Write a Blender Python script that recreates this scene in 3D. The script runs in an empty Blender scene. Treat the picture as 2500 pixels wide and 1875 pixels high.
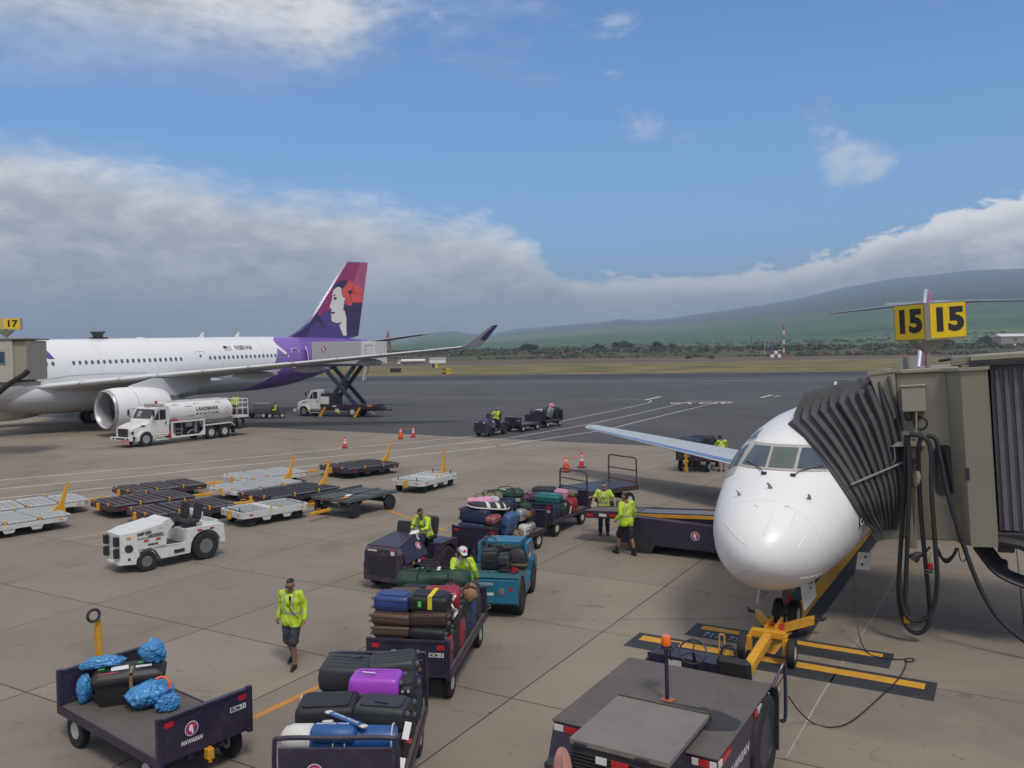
import bpy, bmesh, math, random
from mathutils import Vector, Matrix
random.seed(7)
SC = bpy.context.scene
COL = SC.collection
rad = math.radians
PI = math.pi
# camera
CAM_H = 6.2
FOC = 2050.0            # focal length in pixels of the 2500 x 1875 photograph
PITCH = rad(2.165)      # looking slightly down
ROLL = rad(0.7)
_f = Vector((0, math.cos(PITCH), -math.sin(PITCH)))
_u = Vector((0, math.sin(PITCH), math.cos(PITCH)))
_r = Vector((1, 0, 0))
_r2 = _r * math.cos(ROLL) - _u * math.sin(ROLL)
_u2 = _u * math.cos(ROLL) + _r * math.sin(ROLL)
cd = bpy.data.cameras.new('camera')
cam = bpy.data.objects.new('camera', cd)
COL.objects.link(cam)
cd.sensor_width = 36.0
cd.lens = FOC / 2500 * 36.0
cd.clip_start = 0.1
cd.clip_end = 60000
cam.matrix_world = Matrix(((_r2.x, _u2.x, -_f.x, 0), (_r2.y, _u2.y, -_f.y, 0), (_r2.z, _u2.z, -_f.z, CAM_H), (0, 0, 0, 1)))
SC.camera = cam
# light
SUN_EL, SUN_AZ = rad(56), rad(158)      # azimuth from +Y (view axis) towards +X
sd = bpy.data.lights.new('sun', 'SUN')
sun = bpy.data.objects.new('sun', sd)
COL.objects.link(sun)
sd.energy = 1.5
sd.angle = rad(14)
sd.color = (1.0, 0.93, 0.84)
_sdir = Vector((math.sin(SUN_AZ) * math.cos(SUN_EL), math.cos(SUN_AZ) * math.cos(SUN_EL), math.sin(SUN_EL)))
sun.rotation_euler = _sdir.to_track_quat('Z', 'Y').to_euler()
SC.view_settings.view_transform = 'Standard'
SC.view_settings.look = 'None'
SC.view_settings.gamma = 1.0
SC.view_settings.exposure = 0.55
SC.view_settings.use_curve_mapping = False
SC.render.engine = 'CYCLES'
SC.cycles.use_denoising = True
SC.cycles.max_bounces = 8
SC.cycles.diffuse_bounces = 3
SC.cycles.glossy_bounces = 3
SC.cycles.transparent_max_bounces = 8
SC.cycles.volume_bounces = 0
SC.cycles.caustics_reflective = False
SC.cycles.caustics_refractive = False
class N:
 """tiny helper around a node tree"""
 def __init__(self, tree):
  self.t = tree
  self.n = tree.nodes
  self.l = tree.links
 def add(self, kind, **kw):
  nd = self.n.new(kind)
  for k, v in kw.items():
   setattr(nd, k, v)
  return nd
 def link(self, a, b):
  self.l.new(a, b)
 def val(self, sock, v):
  if isinstance(v, bpy.types.NodeSocket):
   self.l.new(v, sock)
  else:
   sock.default_value = v
 def math(self, op, a, b=0.0, c=None, clamp=False):
  nd = self.add('ShaderNodeMath', operation=op, use_clamp=clamp)
  self.val(nd.inputs[0], a)
  self.val(nd.inputs[1], b)
  if c is not None:
   self.val(nd.inputs[2], c)
  return nd.outputs[0]
 def mix(self, fac, a, b, blend='MIX'):
  nd = self.add('ShaderNodeMix', data_type='RGBA', blend_type=blend)
  self.val(nd.inputs[0], fac)
  self.val(nd.inputs[6], a if isinstance(a, bpy.types.NodeSocket) else (*a[:3], 1))
  self.val(nd.inputs[7], b if isinstance(b, bpy.types.NodeSocket) else (*b[:3], 1))
  return nd.outputs[2]
 def noise(self, vec, scale, detail=4, rough=0.55, dist=0.0, out=0):
  nd = self.add('ShaderNodeTexNoise')
  if vec is not None:
   self.l.new(vec, nd.inputs['Vector'])
  nd.inputs['Scale'].default_value = scale
  nd.inputs['Detail'].default_value = detail
  nd.inputs['Roughness'].default_value = rough
  nd.inputs['Distortion'].default_value = dist
  return nd.outputs[out]
 def ramp(self, fac, pts, interp='LINEAR'):
  nd = self.add('ShaderNodeValToRGB')
  cr = nd.color_ramp
  cr.interpolation = interp
  while len(cr.elements) < len(pts):
   cr.elements.new(0.5)
  for e, (p, c) in zip(cr.elements, pts):
   e.position = p
   e.color = (c, c, c, 1) if isinstance(c, (int, float)) else (*c[:3], 1)
  self.val(nd.inputs[0], fac)
  return nd.outputs[0]
 def smooth(self, v, a, b, o0=0.0, o1=1.0):
  nd = self.add('ShaderNodeMapRange', interpolation_type='SMOOTHSTEP')
  self.val(nd.inputs[0], v)
  self.val(nd.inputs[1], a)
  self.val(nd.inputs[2], b)
  nd.inputs[3].default_value = o0
  nd.inputs[4].default_value = o1
  return nd.outputs[0]
# sky
world = bpy.data.worlds.new('World')
SC.world = world
world.use_nodes = True
world.cycles.sampling_method = 'MANUAL'
world.cycles.sample_map_resolution = 256
w = N(world.node_tree)
w.n.clear()
sky = w.add('ShaderNodeTexSky', sky_type='NISHITA')
sky.sun_disc = False
sky.sun_elevation = SUN_EL
sky.sun_rotation = SUN_AZ
sky.altitude = 0
sky.air_density = 1.0
sky.dust_density = 0.4
sky.ozone_density = 2.5
tc = w.add('ShaderNodeTexCoord')
sep = w.add('ShaderNodeSeparateXYZ')
w.link(tc.outputs['Generated'], sep.inputs[0])
X, Y, Z = sep.outputs
az = w.math('MULTIPLY', w.math('ARCTAN2', X, Y), 180 / PI)                     # degrees, 0 = view axis, + right
el = w.math('MULTIPLY', w.math('ARCSINE', Z), 180 / PI)                        # degrees above horizon
az01 = w.math('MULTIPLY_ADD', az, 1 / 360, 0.5)
def az_curve(pts, top):
 """a smooth function of azimuth (degrees -> value), for the height of cloud banks"""
 return w.math('MULTIPLY', w.ramp(az01, [((a + 180) / 360, min(1, v / top)) for a, v in pts], 'B_SPLINE'), top)
zc = w.math('ADD', w.math('MAXIMUM', Z, 0.0), 0.11)
comb = w.add('ShaderNodeCombineXYZ')
w.link(w.math('DIVIDE', X, zc), comb.inputs[0])
w.link(w.math('DIVIDE', Y, zc), comb.inputs[1])
P = comb.outputs[0]                                                             # flat cloud deck seen in perspective
D = tc.outputs['Generated']
mapd = w.add('ShaderNodeMapping')
w.link(D, mapd.inputs[0])
mapd.inputs['Scale'].default_value = (1, 1, 2.4)
Dm = mapd.outputs[0]
n_big = w.noise(Dm, 3.0, 6, 0.55, 0.3)
n_mid = w.noise(Dm, 8.5, 8, 0.6, 0.35)
n_fine = w.noise(Dm, 22.0, 8, 0.62, 0.2)
def c0(n, k): return w.math('MULTIPLY', w.math('SUBTRACT', n, 0.5), k)
def add(*v):
 r_ = v[0]
 for q in v[1:]:
  r_ = w.math('ADD', r_, q)
 return r_
n_cum = w.noise(Dm, 52.0, 7, 0.62, 0.15)
crisp = az_curve([(-180, 0.35), (-33, 0.35), (-8, 0.45), (5, 1.0), (33, 1.0), (60, 0.5), (180, 0.35)], 1)
puff = add(c0(n_big, 12.0), c0(n_mid, 9.5), w.math('MULTIPLY', add(c0(n_fine, 9.0), c0(n_cum, 6.0)), crisp))
# low bank of cloud: its top edge in degrees against azimuth
bank = az_curve([(-180, 15), (-60, 15), (-33, 13.6), (-24, 12.8), (-15, 11.2), (-7, 9.7), (-1, 9.2), (2.5, 7.0), (5, 5.0), (9, 4.9), (16, 5.1), (22, 6.3), (27, 8.0), (33, 9.6), (60, 11), (180, 15)], 20)
amp = az_curve([(-180, 0.40), (-33, 0.40), (0, 0.36), (8, 0.27), (33, 0.30), (60, 0.4), (180, 0.4)], 1)
d_bank = w.math('SUBTRACT', add(w.math('MULTIPLY', puff, amp), bank), el)
soft = az_curve([(-180, 3.2), (-33, 3.2), (-10, 2.8), (0, 1.6), (8, 0.45), (33, 0.5), (60, 1.2), (180, 3.2)], 4)
m_bank = w.smooth(w.math('DIVIDE', d_bank, soft), -0.25, 1.0)
# torn cloud higher up, thick on the left and overhead, wisps across the blue
hi = az_curve([(-180, 0.60), (-60, 0.60), (-34, 0.74), (-26, 0.72), (-19, 0.68), (-12, 0.50), (-6, 0.36), (0, 0.50), (5, 0.44), (10, 0.31), (33, 0.32), (60, 0.40), (180, 0.60)], 1)
hi_el = w.smooth(add(el, c0(n_big, 9.0)), 15.0, 23.0)
over = w.smooth(el, 32.0, 55.0, 0.0, 0.22)  # unseen extra cloud overhead, added to make the sky light more neutral
hi_v = add(w.math('MULTIPLY', n_big, 0.58), w.math('MULTIPLY', n_mid, 0.30), w.math('MULTIPLY', n_fine, 0.12), hi, over)
m_hi = w.math('MULTIPLY', w.smooth(hi_v, 0.86, 1.12), hi_el)
wn = w.noise(D, 6.5, 7, 0.56, 0.1)
wisp = w.math('MULTIPLY', w.smooth(w.math('MULTIPLY', wn, w.math('ADD', n_mid, 0.5)), 0.60, 0.80), 0.62)
wisp = w.math('MULTIPLY', wisp, w.smooth(el, 7.0, 11.0))
cover = w.math('MAXIMUM', w.math('MAXIMUM', m_bank, m_hi), wisp)
# brightness: white where the sun strikes the tops, grey in the thick of it
lit = add(w.math('MULTIPLY', n_mid, 0.50), w.math('MULTIPLY', n_fine, 0.32), w.math('MULTIPLY', n_cum, 0.18))
deep = az_curve([(-180, 5.0), (-33, 5.0), (-5, 4.2), (6, 1.6), (33, 2.0), (60, 4), (180, 5.0)], 8)
rim = w.smooth(w.math('DIVIDE', d_bank, deep), 0.05, 1.0, 1.0, 0.0)
rlit = az_curve([(-180, 0.25), (-33, 0.25), (-12, 0.24), (-2, 0.40), (6, 0.95), (33, 0.95), (60, 0.5), (180, 0.25)], 1)
body_l = az_curve([(-180, 0.46), (-33, 0.46), (-5, 0.50), (6, 0.80), (33, 0.80), (60, 0.5), (180, 0.50)], 1)
bright = add(w.math('MULTIPLY', rim, rlit), w.math('MULTIPLY', w.smooth(lit, 0.38, 0.62), body_l))
bright = w.math('MULTIPLY', bright, 1.0, clamp=True)
bank_col = w.mix(bright, (0.33, 0.345, 0.375), (0.93, 0.915, 0.895))
bank_col = w.mix(w.smooth(el, 0.5, 4.5, 0.55, 0.0), bank_col, (0.36, 0.42, 0.49))
hi_col = w.mix(w.smooth(lit, 0.38, 0.62), (0.33, 0.34, 0.36), (0.62, 0.615, 0.61))
ccol = w.mix(w.smooth(m_bank, 0.0, 0.30), hi_col, bank_col)
ccol = w.mix(w.math('MULTIPLY', w.smooth(wisp, 0.05, 0.3), w.math('LESS_THAN', w.math('MAXIMUM', m_bank, m_hi), 0.15)), ccol, (0.62, 0.63, 0.65))
skyc = w.mix(1.0, sky.outputs[0], (0.098, 0.098, 0.098), 'MULTIPLY')
skyc = w.mix(1.0, skyc, (0.50, 0.84, 1.12), 'MULTIPLY')
hazec = w.mix(w.smooth(el, -1.0, 17.0, 0.75, 0.0), skyc, (0.17, 0.40, 0.72))
final = w.mix(cover, hazec, ccol)
bg = w.add('ShaderNodeBackground')
w.link(final, bg.inputs[0])
bg.inputs[1].default_value = 1.0
wo = w.add('ShaderNodeOutputWorld')
w.link(bg.outputs[0], wo.inputs[0])
# helpers
def ray(px, py):
 return _f + _r2 * ((px - 1250) / FOC) - _u2 * ((py - 937.5) / FOC)
def G(px, py, z=0.0):
 """the point at height z (ground by default) under a pixel of the photograph"""
 d = ray(px, py)
 return Vector((0, 0, CAM_H)) + d * ((z - CAM_H) / d.z)
class MB:
 def __init__(self, M=None):
  self.v, self.f, self.m, self.M, self.k = [], [], [], M, 0
 def add(self, vs, fs, k=None):
  n = len(self.v)
  M = self.M
  for p in vs:
   self.v.append(tuple(M @ Vector(p)) if M is not None else tuple(p))
  for q in fs:
   self.f.append(tuple(i + n for i in q))
   self.m.append(self.k if k is None else k)
  return self
 def box(self, x0, x1, y0, y1, z0, z1, c=0.0, k=None):
  if x0 > x1: x0, x1 = x1, x0
  if y0 > y1: y0, y1 = y1, y0
  if z0 > z1: z0, z1 = z1, z0
  if c <= 0:
   vs = [(x0, y0, z0), (x1, y0, z0), (x1, y1, z0), (x0, y1, z0), (x0, y0, z1), (x1, y0, z1), (x1, y1, z1), (x0, y1, z1)]
   return self.add(vs, [(0, 3, 2, 1), (4, 5, 6, 7), (0, 1, 5, 4), (1, 2, 6, 5), (2, 3, 7, 6), (3, 0, 4, 7)], k)
  c = min(c, (x1 - x0) * .49, (y1 - y0) * .49, (z1 - z0) * .49)
  vs, idx = [], {}
  for sx in (0, 1):
   for sy in (0, 1):
    for sz in (0, 1):
     X, Y, Z = (x0, x1)[sx], (y0, y1)[sy], (z0, z1)[sz]
     dx, dy, dz = c * (1 - 2 * sx), c * (1 - 2 * sy), c * (1 - 2 * sz)
     for a, p in enumerate(((X, Y + dy, Z + dz), (X + dx, Y, Z + dz), (X + dx, Y + dy, Z))):
      idx[(sx, sy, sz, a)] = len(vs)
      vs.append(p)
  g = lambda sx, sy, sz, a: idx[(sx, sy, sz, a)]
  fs = []
  for s in (0, 1):
   q = [(s, 0, 0), (s, 1, 0), (s, 1, 1), (s, 0, 1)]
   for a in range(3):
    r = [g(*(t[-a:] + t[:-a] if a else t), a) for t in q]
    fs.append(r if s else r[::-1])
  for a in range(3):
   b, cc = (a + 1) % 3, (a + 2) % 3
   for s1 in (0, 1):
    for s2 in (0, 1):
     e = []
     for t in (0, 1):
      o = [0, 0, 0]
      o[a], o[b], o[cc] = t, s1, s2
      e.append(tuple(o))
     fs.append([g(*e[0], b), g(*e[1], b), g(*e[1], cc), g(*e[0], cc)])
  for sx in (0, 1):
   for sy in (0, 1):
    for sz in (0, 1):
     fs.append([g(sx, sy, sz, 0), g(sx, sy, sz, 1), g(sx, sy, sz, 2)])
  return self.add(vs, fs, k)
 def cyl(self, p0, p1, r0, r1=None, n=12, caps=True, k=None):
  r1 = r0 if r1 is None else r1
  p0, p1 = Vector(p0), Vector(p1)
  d = (p1 - p0).normalized()
  a = d.orthogonal().normalized()
  b = d.cross(a)
  vs = []
  for p, r in ((p0, r0), (p1, r1)):
   for i in range(n):
    t = 2 * PI * i / n
    vs.append(p + (a * math.cos(t) + b * math.sin(t)) * r)
  fs = [(i, (i + 1) % n, n + (i + 1) % n, n + i) for i in range(n)]
  if caps:
   fs += [tuple(range(n - 1, -1, -1)), tuple(range(n, 2 * n))]
  return self.add(vs, fs, k)
 def tube(self, pts, r, n=8, closed=False, k=None, caps=True):
  pts = [Vector(p) for p in pts]
  m = len(pts)
  up = None
  vs = []
  for i, p in enumerate(pts):
   if closed:
    t = (pts[(i + 1) % m] - pts[i - 1])
   else:
    t = pts[min(i + 1, m - 1)] - pts[max(i - 1, 0)]
   t.normalize()
   if up is None:
    up = t.orthogonal().normalized()
   else:
    up = up - t * up.dot(t)
    up = up.normalized() if up.length > 1e-6 else t.orthogonal().normalized()
   s = t.cross(up)
   rr = r[i] if isinstance(r, (list, tuple)) else r
   for j in range(n):
    a = 2 * PI * j / n
    vs.append(p + (up * math.cos(a) + s * math.sin(a)) * rr)
  fs = []
  for i in range(m if closed else m - 1):
   a, b = i * n, ((i + 1) % m) * n
   for j in range(n):
    fs.append((a + j, a + (j + 1) % n, b + (j + 1) % n, b + j))
  if not closed and caps:
   fs += [tuple(range(n - 1, -1, -1)), tuple(range((m - 1) * n, m * n))]
  return self.add(vs, fs, k)
 def loft(self, rings, caps=True, closed=True, k=None):
  n = len(rings[0])
  vs = [p for r in rings for p in r]
  fs = []
  for i in range(len(rings) - 1):
   for j in range(n if closed else n - 1):
    fs.append((i * n + j, i * n + (j + 1) % n, (i + 1) * n + (j + 1) % n, (i + 1) * n + j))
  if caps and closed:
   fs += [tuple(range(n - 1, -1, -1)), tuple(range((len(rings) - 1) * n, len(rings) * n))]
  return self.add(vs, fs, k)
 def lathe(self, prof, o=(0, 0, 0), axis='z', n=24, k=None, caps=True):
  """prof: (radius, height along the axis)"""
  rings = []
  for r, h in prof:
   ring = []
   for j in range(n):
    t = 2 * PI * j / n
    c, s = r * math.cos(t), r * math.sin(t)
    p = {'z': (c, s, h), 'x': (h, c, s), 'y': (s, h, c)}[axis]
    ring.append((o[0] + p[0], o[1] + p[1], o[2] + p[2]))
   rings.append(ring)
  return self.loft(rings, caps, True, k)
 def prism(self, poly, a0, a1, plane='xz', k=None):
  """extrude a polygon given in a plane along the third axis"""
  def P3(p, a):
   return {'xz': (p[0], a, p[1]), 'yz': (a, p[0], p[1]), 'xy': (p[0], p[1], a)}[plane]
  n = len(poly)
  vs = [P3(p, a0) for p in poly] + [P3(p, a1) for p in poly]
  fs = [(i, (i + 1) % n, n + (i + 1) % n, n + i) for i in range(n)] + [tuple(range(n - 1, -1, -1)), tuple(range(n, 2 * n))]
  return self.add(vs, fs, k)
 def poly(self, pts, k=None):
  return self.add(pts, [tuple(range(len(pts)))], k)
 def grid(self, rows, k=None):
  return self.loft(rows, False, False, k)
 def sphere(self, c, r, n=10, m=7, k=None):
  r = r if isinstance(r, (tuple, list)) else (r, r, r)
  rings = []
  for i in range(m + 1):
   t = PI * i / m
   rr = max(1e-4, math.sin(t))
   rings.append([(c[0] + r[0] * rr * math.cos(2 * PI * j / n), c[1] + r[1] * rr * math.sin(2 * PI * j / n), c[2] - r[2] * math.cos(t)) for j in range(n)])
  return self.loft(rings, True, True, k)
 def mesh(self, name, mats, angle=35, smooth=True):
  me = bpy.data.meshes.new(name)
  me.from_pydata(self.v, [], self.f)
  for m in (mats if isinstance(mats, (list, tuple)) else [mats]):
   me.materials.append(MAT[m] if isinstance(m, str) else m)
  if any(self.m):
   me.polygons.foreach_set('material_index', self.m)
  bm = bmesh.new()
  bm.from_mesh(me)
  bmesh.ops.recalc_face_normals(bm, faces=bm.faces)
  bm.to_mesh(me)
  bm.free()
  if smooth:
   me.polygons.foreach_set('use_smooth', [True] * len(me.polygons))
   me.set_sharp_from_angle(angle=rad(angle))
  me.update()
  return me
 def build(self, name, mats, parent=None, angle=35, smooth=True):
  return link(name, self.mesh(name, mats, angle, smooth), parent)
def link(name, me, parent=None, M=None):
 o = bpy.data.objects.new(name, me)
 COL.objects.link(o)
 if parent is not None:
  o.parent = parent
 if M is not None:
  o.matrix_local = M
 return o
def tag(o, label=None, cat=None, group=None, kind=None):
 if label: o['label'] = label
 if cat: o['category'] = cat
 if group: o['group'] = group
 if kind: o['kind'] = kind
 return o
def thing(name, label, cat, loc=(0, 0, 0), rz=0.0, group=None):
 o = bpy.data.objects.new(name, None)
 COL.objects.link(o)
 o.empty_display_size = 0.2
 o.location = loc
 o.rotation_euler = (0, 0, rz)
 return tag(o, label, cat, group)
def copy_tree(o, parent=None):
 c = o.copy()
 COL.objects.link(c)
 if parent is not None:
  c.parent = parent
 for ch in list(o.children):
  copy_tree(ch, c)
 return c
def TR(loc=(0, 0, 0), rx=0, ry=0, rz=0):
 return Matrix.Translation(loc) @ Matrix.Rotation(rz, 4, 'Z') @ Matrix.Rotation(ry, 4, 'Y') @ Matrix.Rotation(rx, 4, 'X')
def face_on(p, nrm, up=(0, 0, 1)):
 """matrix whose local XY plane lies on a surface at p with normal nrm, Y as near to up as can be"""
 n = Vector(nrm).normalized()
 u = Vector(up)
 y = (u - n * u.dot(n)).normalized()
 x = y.cross(n)
 return Matrix(((x.x, y.x, n.x, p[0]), (x.y, y.y, n.y, p[1]), (x.z, y.z, n.z, p[2]), (0, 0, 0, 1)))
def text(s, size, mat, parent, M, name='lettering', width=None, bold=0.0, shear=0.0, warp=None, align='CENTER', spacing=1.0):
 cu = bpy.data.curves.new(name, 'FONT')
 cu.body = s
 cu.size = size
 cu.align_x = align
 cu.align_y = 'CENTER'
 cu.offset = bold
 cu.shear = shear
 cu.space_character = spacing
 cu.extrude = 0.0015
 cu.resolution_u = 3
 t = bpy.data.objects.new(name, cu)
 me = bpy.data.meshes.new_from_object(t)
 bpy.data.objects.remove(t)
 bpy.data.curves.remove(cu)
 me.name = name
 xs = [v.co.x for v in me.vertices] or [0]
 if width:
  k = width / max(1e-6, max(xs) - min(xs))
  for v in me.vertices:
   v.co.x *= k
 if warp:
  for v in me.vertices:
   v.co = warp(v.co.copy())
 me.materials.clear()
 me.materials.append(MAT[mat])
 return link(name, me, parent, M)
# materials
MAT = {}
def mat(name, rgb, rough=0.5, metal=0.0, var=0.12, scale=3.0, dirt=0.0, dirtc=(0.06, 0.05, 0.04), bump=0.0, bscale=60.0, coat=0.0, emit=None, spec=0.5, rust=0.0):
 m = bpy.data.materials.new(name)
 m.use_nodes = True
 t = N(m.node_tree)
 b = m.node_tree.nodes['Principled BSDF']
 tcn = t.add('ShaderNodeTexCoord')
 vec = tcn.outputs['Object']
 n1 = t.noise(vec, scale, 5, 0.6)
 col = t.mix(t.ramp(n1, [(0.25, 0.0), (0.75, 1.0)]), [max(0, c * (1 - var)) for c in rgb], [min(1, c * (1 + var)) for c in rgb])
 if dirt > 0:
  n2 = t.noise(vec, scale * 2.7, 8, 0.7, 0.4)
  f = t.math('MULTIPLY', t.smooth(n2, 0.48, 0.72), dirt)
  col = t.mix(f, col, dirtc)
  rgh = t.math('ADD', t.math('MULTIPLY', f, 0.35), rough, clamp=True)
  t.link(rgh, b.inputs['Roughness'])
 else:
  rgh = t.math('MULTIPLY_ADD', n1, 0.16, rough - 0.08, clamp=True)
  t.link(rgh, b.inputs['Roughness'])
 if rust > 0:
  n3 = t.noise(vec, scale * 6, 8, 0.75, 0.6)
  fr = t.smooth(n3, 0.66 - rust * 0.2, 0.70 - rust * 0.2)
  col = t.mix(fr, col, t.mix(n1, (0.10, 0.045, 0.022), (0.20, 0.15, 0.10)))
 t.link(col, b.inputs['Base Color'])
 b.inputs['Metallic'].default_value = metal
 b.inputs['Coat Weight'].default_value = coat
 b.inputs['Coat Roughness'].default_value = 0.12
 b.inputs['Specular IOR Level'].default_value = spec
 if bump > 0:
  bp = t.add('ShaderNodeBump')
  bp.inputs['Strength'].default_value = bump
  bp.inputs['Distance'].default_value = 0.01
  t.link(t.noise(vec, bscale, 4, 0.6), bp.inputs['Height'])
  t.link(bp.outputs[0], b.inputs['Normal'])
 MAT[name] = m
 return m
mat('joint', (0.05, 0.045, 0.04), 0.95)
mat('white_paint', (0.74, 0.74, 0.72), 0.35, var=0.04, dirt=0.10, coat=0.25)
mat('aircraft_white', (0.80, 0.80, 0.79), 0.36, var=0.03, scale=0.4, coat=0.22, dirt=0.05, dirtc=(0.5, 0.48, 0.44))
mat('aircraft_grey', (0.36, 0.37, 0.38), 0.4, var=0.05, scale=0.5)
mat('wing_grey', (0.44, 0.45, 0.46), 0.42, var=0.06, scale=0.6)
mat('belly_grey', (0.55, 0.56, 0.57), 0.4, var=0.05, scale=0.5)
mat('bare_metal', (0.62, 0.64, 0.67), 0.22, 0.95, var=0.08, scale=2.0)
mat('dull_metal', (0.30, 0.30, 0.30), 0.45, 0.7, var=0.15, dirt=0.2)
mat('dark_metal', (0.045, 0.045, 0.05), 0.5, 0.3, var=0.2, dirt=0.2, dirtc=(0.12, 0.10, 0.08))
mat('panel_line', (0.30, 0.30, 0.31), 0.6, var=0.05)
mat('cabin_window', (0.09, 0.10, 0.11), 0.2, var=0.3)
mat('purple_deep', (0.095, 0.062, 0.23), 0.35, var=0.06, scale=1.0, coat=0.3)
mat('purple_light', (0.22, 0.115, 0.42), 0.35, var=0.05, scale=1.0, coat=0.3)
mat('purple_dark', (0.052, 0.036, 0.105), 0.4, var=0.08, scale=1.0, coat=0.2)
mat('magenta', (0.36, 0.042, 0.155), 0.35, var=0.06, scale=0.8, coat=0.3)
mat('magenta_light', (0.47, 0.10, 0.21), 0.35, var=0.06, scale=0.8, coat=0.3)
mat('hibiscus', (0.78, 0.105, 0.085), 0.4, var=0.05, coat=0.2)
mat('hibiscus_edge', (0.62, 0.07, 0.10), 0.4, var=0.05, coat=0.2)
mat('cream', (0.80, 0.765, 0.70), 0.4, var=0.03, coat=0.2)
mat('letter_black', (0.02, 0.02, 0.024), 0.5)
mat('letter_navy', (0.04, 0.025, 0.10), 0.45)
mat('letter_white', (0.72, 0.71, 0.69), 0.5, dirt=0.35)
mat('letter_grey', (0.33, 0.33, 0.34), 0.5)
mat('gse_purple', (0.030, 0.023, 0.050), 0.42, var=0.25, scale=2.0, dirt=0.55, dirtc=(0.07, 0.06, 0.06), coat=0.15, rust=0.12)
mat('gse_purple_worn', (0.036, 0.025, 0.055), 0.5, var=0.25, scale=2.0, dirt=0.5, dirtc=(0.10, 0.075, 0.05), rust=0.55)
mat('gse_blue', (0.018, 0.155, 0.26), 0.42, var=0.15, scale=2.0, dirt=0.35, dirtc=(0.06, 0.07, 0.07), coat=0.2, rust=0.22)
mat('gse_teal_deck', (0.03, 0.115, 0.14), 0.6, var=0.25, scale=3.0, dirt=0.6)
mat('gse_white', (0.66, 0.66, 0.63), 0.4, var=0.05, scale=2.0, dirt=0.28, dirtc=(0.30, 0.27, 0.22), coat=0.2, rust=0.04)
mat('dolly_white', (0.58, 0.585, 0.56), 0.45, var=0.07, scale=2.0, dirt=0.35, dirtc=(0.22, 0.20, 0.17))
mat('dolly_dark', (0.036, 0.026, 0.045), 0.45, var=0.25, scale=3.0, dirt=0.5, dirtc=(0.10, 0.07, 0.06), rust=0.15)
mat('dolly_brown', (0.055, 0.032, 0.038), 0.5, var=0.25, scale=3.0, dirt=0.5, dirtc=(0.10, 0.07, 0.055), rust=0.2)
mat('cart_grey', (0.075, 0.085, 0.085), 0.55, var=0.2, scale=3.0, dirt=0.4)
mat('roller', (0.46, 0.47, 0.47), 0.4, 0.4, var=0.2, scale=6)
mat('roller_dark', (0.15, 0.14, 0.145), 0.4, 0.5, var=0.25, scale=6)
mat('yellow_paint', (0.68, 0.335, 0.028), 0.45, var=0.12, scale=4.0, dirt=0.25, dirtc=(0.20, 0.10, 0.03), rust=0.05)
mat('sign_yellow', (0.78, 0.53, 0.012), 0.35, var=0.04, scale=2)
mat('rubber', (0.018, 0.018, 0.019), 0.75, var=0.3, scale=8, dirt=0.35, dirtc=(0.09, 0.08, 0.07))
mat('rim_white', (0.52, 0.50, 0.46), 0.5, dirt=0.4)
mat('rim_dark', (0.035, 0.035, 0.04), 0.5, 0.3)
mat('rim_chrome', (0.55, 0.55, 0.55), 0.3, 0.8)
mat('red_reflector', (0.50, 0.022, 0.03), 0.3, var=0.1)
mat('white_reflector', (0.70, 0.68, 0.64), 0.3, var=0.1)
mat('amber_reflector', (0.70, 0.24, 0.02), 0.3)
mat('cone_orange', (0.80, 0.085, 0.03), 0.45, var=0.08)
mat('cone_red', (0.62, 0.03, 0.035), 0.45, var=0.08)
mat('seat_black', (0.02, 0.02, 0.022), 0.6, bump=0.1)
mat('glass_dark', (0.025, 0.03, 0.035), 0.08, var=0.1, spec=0.6)
mat('glass_blue', (0.05, 0.075, 0.11), 0.08, var=0.2, spec=0.7)
mat('bridge_beige', (0.25, 0.235, 0.18), 0.55, var=0.05, scale=0.8, dirt=0.12, dirtc=(0.20, 0.18, 0.14))  # beige darkened: the shade on the near wall is put into the colour
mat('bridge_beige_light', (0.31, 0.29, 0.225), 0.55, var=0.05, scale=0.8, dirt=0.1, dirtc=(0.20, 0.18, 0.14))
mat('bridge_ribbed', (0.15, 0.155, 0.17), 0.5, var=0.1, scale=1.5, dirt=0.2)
mat('bellows', (0.070, 0.072, 0.075), 0.75, var=0.18, scale=2.0, dirt=0.25, dirtc=(0.13, 0.13, 0.13), bump=0.25, bscale=25)
mat('hose_black', (0.022, 0.022, 0.025), 0.5, var=0.2, scale=10)
mat('tractor_deck', (0.108, 0.094, 0.085), 0.75, var=0.14, scale=2.5, dirt=0.35, dirtc=(0.055, 0.05, 0.045), bump=0.15, bscale=120)
mat('tractor_cover', (0.195, 0.172, 0.158), 0.7, var=0.10, scale=2.0, dirt=0.25, dirtc=(0.09, 0.08, 0.07), bump=0.08, bscale=90)
mat('beacon', (0.85, 0.16, 0.015), 0.2, var=0.05, coat=0.5)
mat('line_white', (0.60, 0.59, 0.56), 0.8, var=0.12, scale=0.6, dirt=0.5, dirtc=(0.20, 0.19, 0.18))
mat('line_faint', (0.34, 0.315, 0.28), 0.8, var=0.12, scale=1.2, dirt=0.6, dirtc=(0.22, 0.19, 0.16))
mat('panel_faint', (0.56, 0.56, 0.56), 0.5, var=0.05)
mat('bridge_pale', (0.46, 0.435, 0.36), 0.55, var=0.06, scale=0.8, dirt=0.2, dirtc=(0.24, 0.22, 0.18))
mat('line_yellow', (0.58, 0.30, 0.03), 0.8, var=0.12, scale=1.2, dirt=0.35, dirtc=(0.26, 0.15, 0.05))
mat('line_orange', (0.52, 0.22, 0.04), 0.8, var=0.12, scale=1.0, dirt=0.5, dirtc=(0.25, 0.2, 0.15))
mat('marking_black', (0.028, 0.031, 0.038), 0.7, var=0.2, scale=1.5, dirt=0.25, dirtc=(0.08, 0.075, 0.07))
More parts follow.
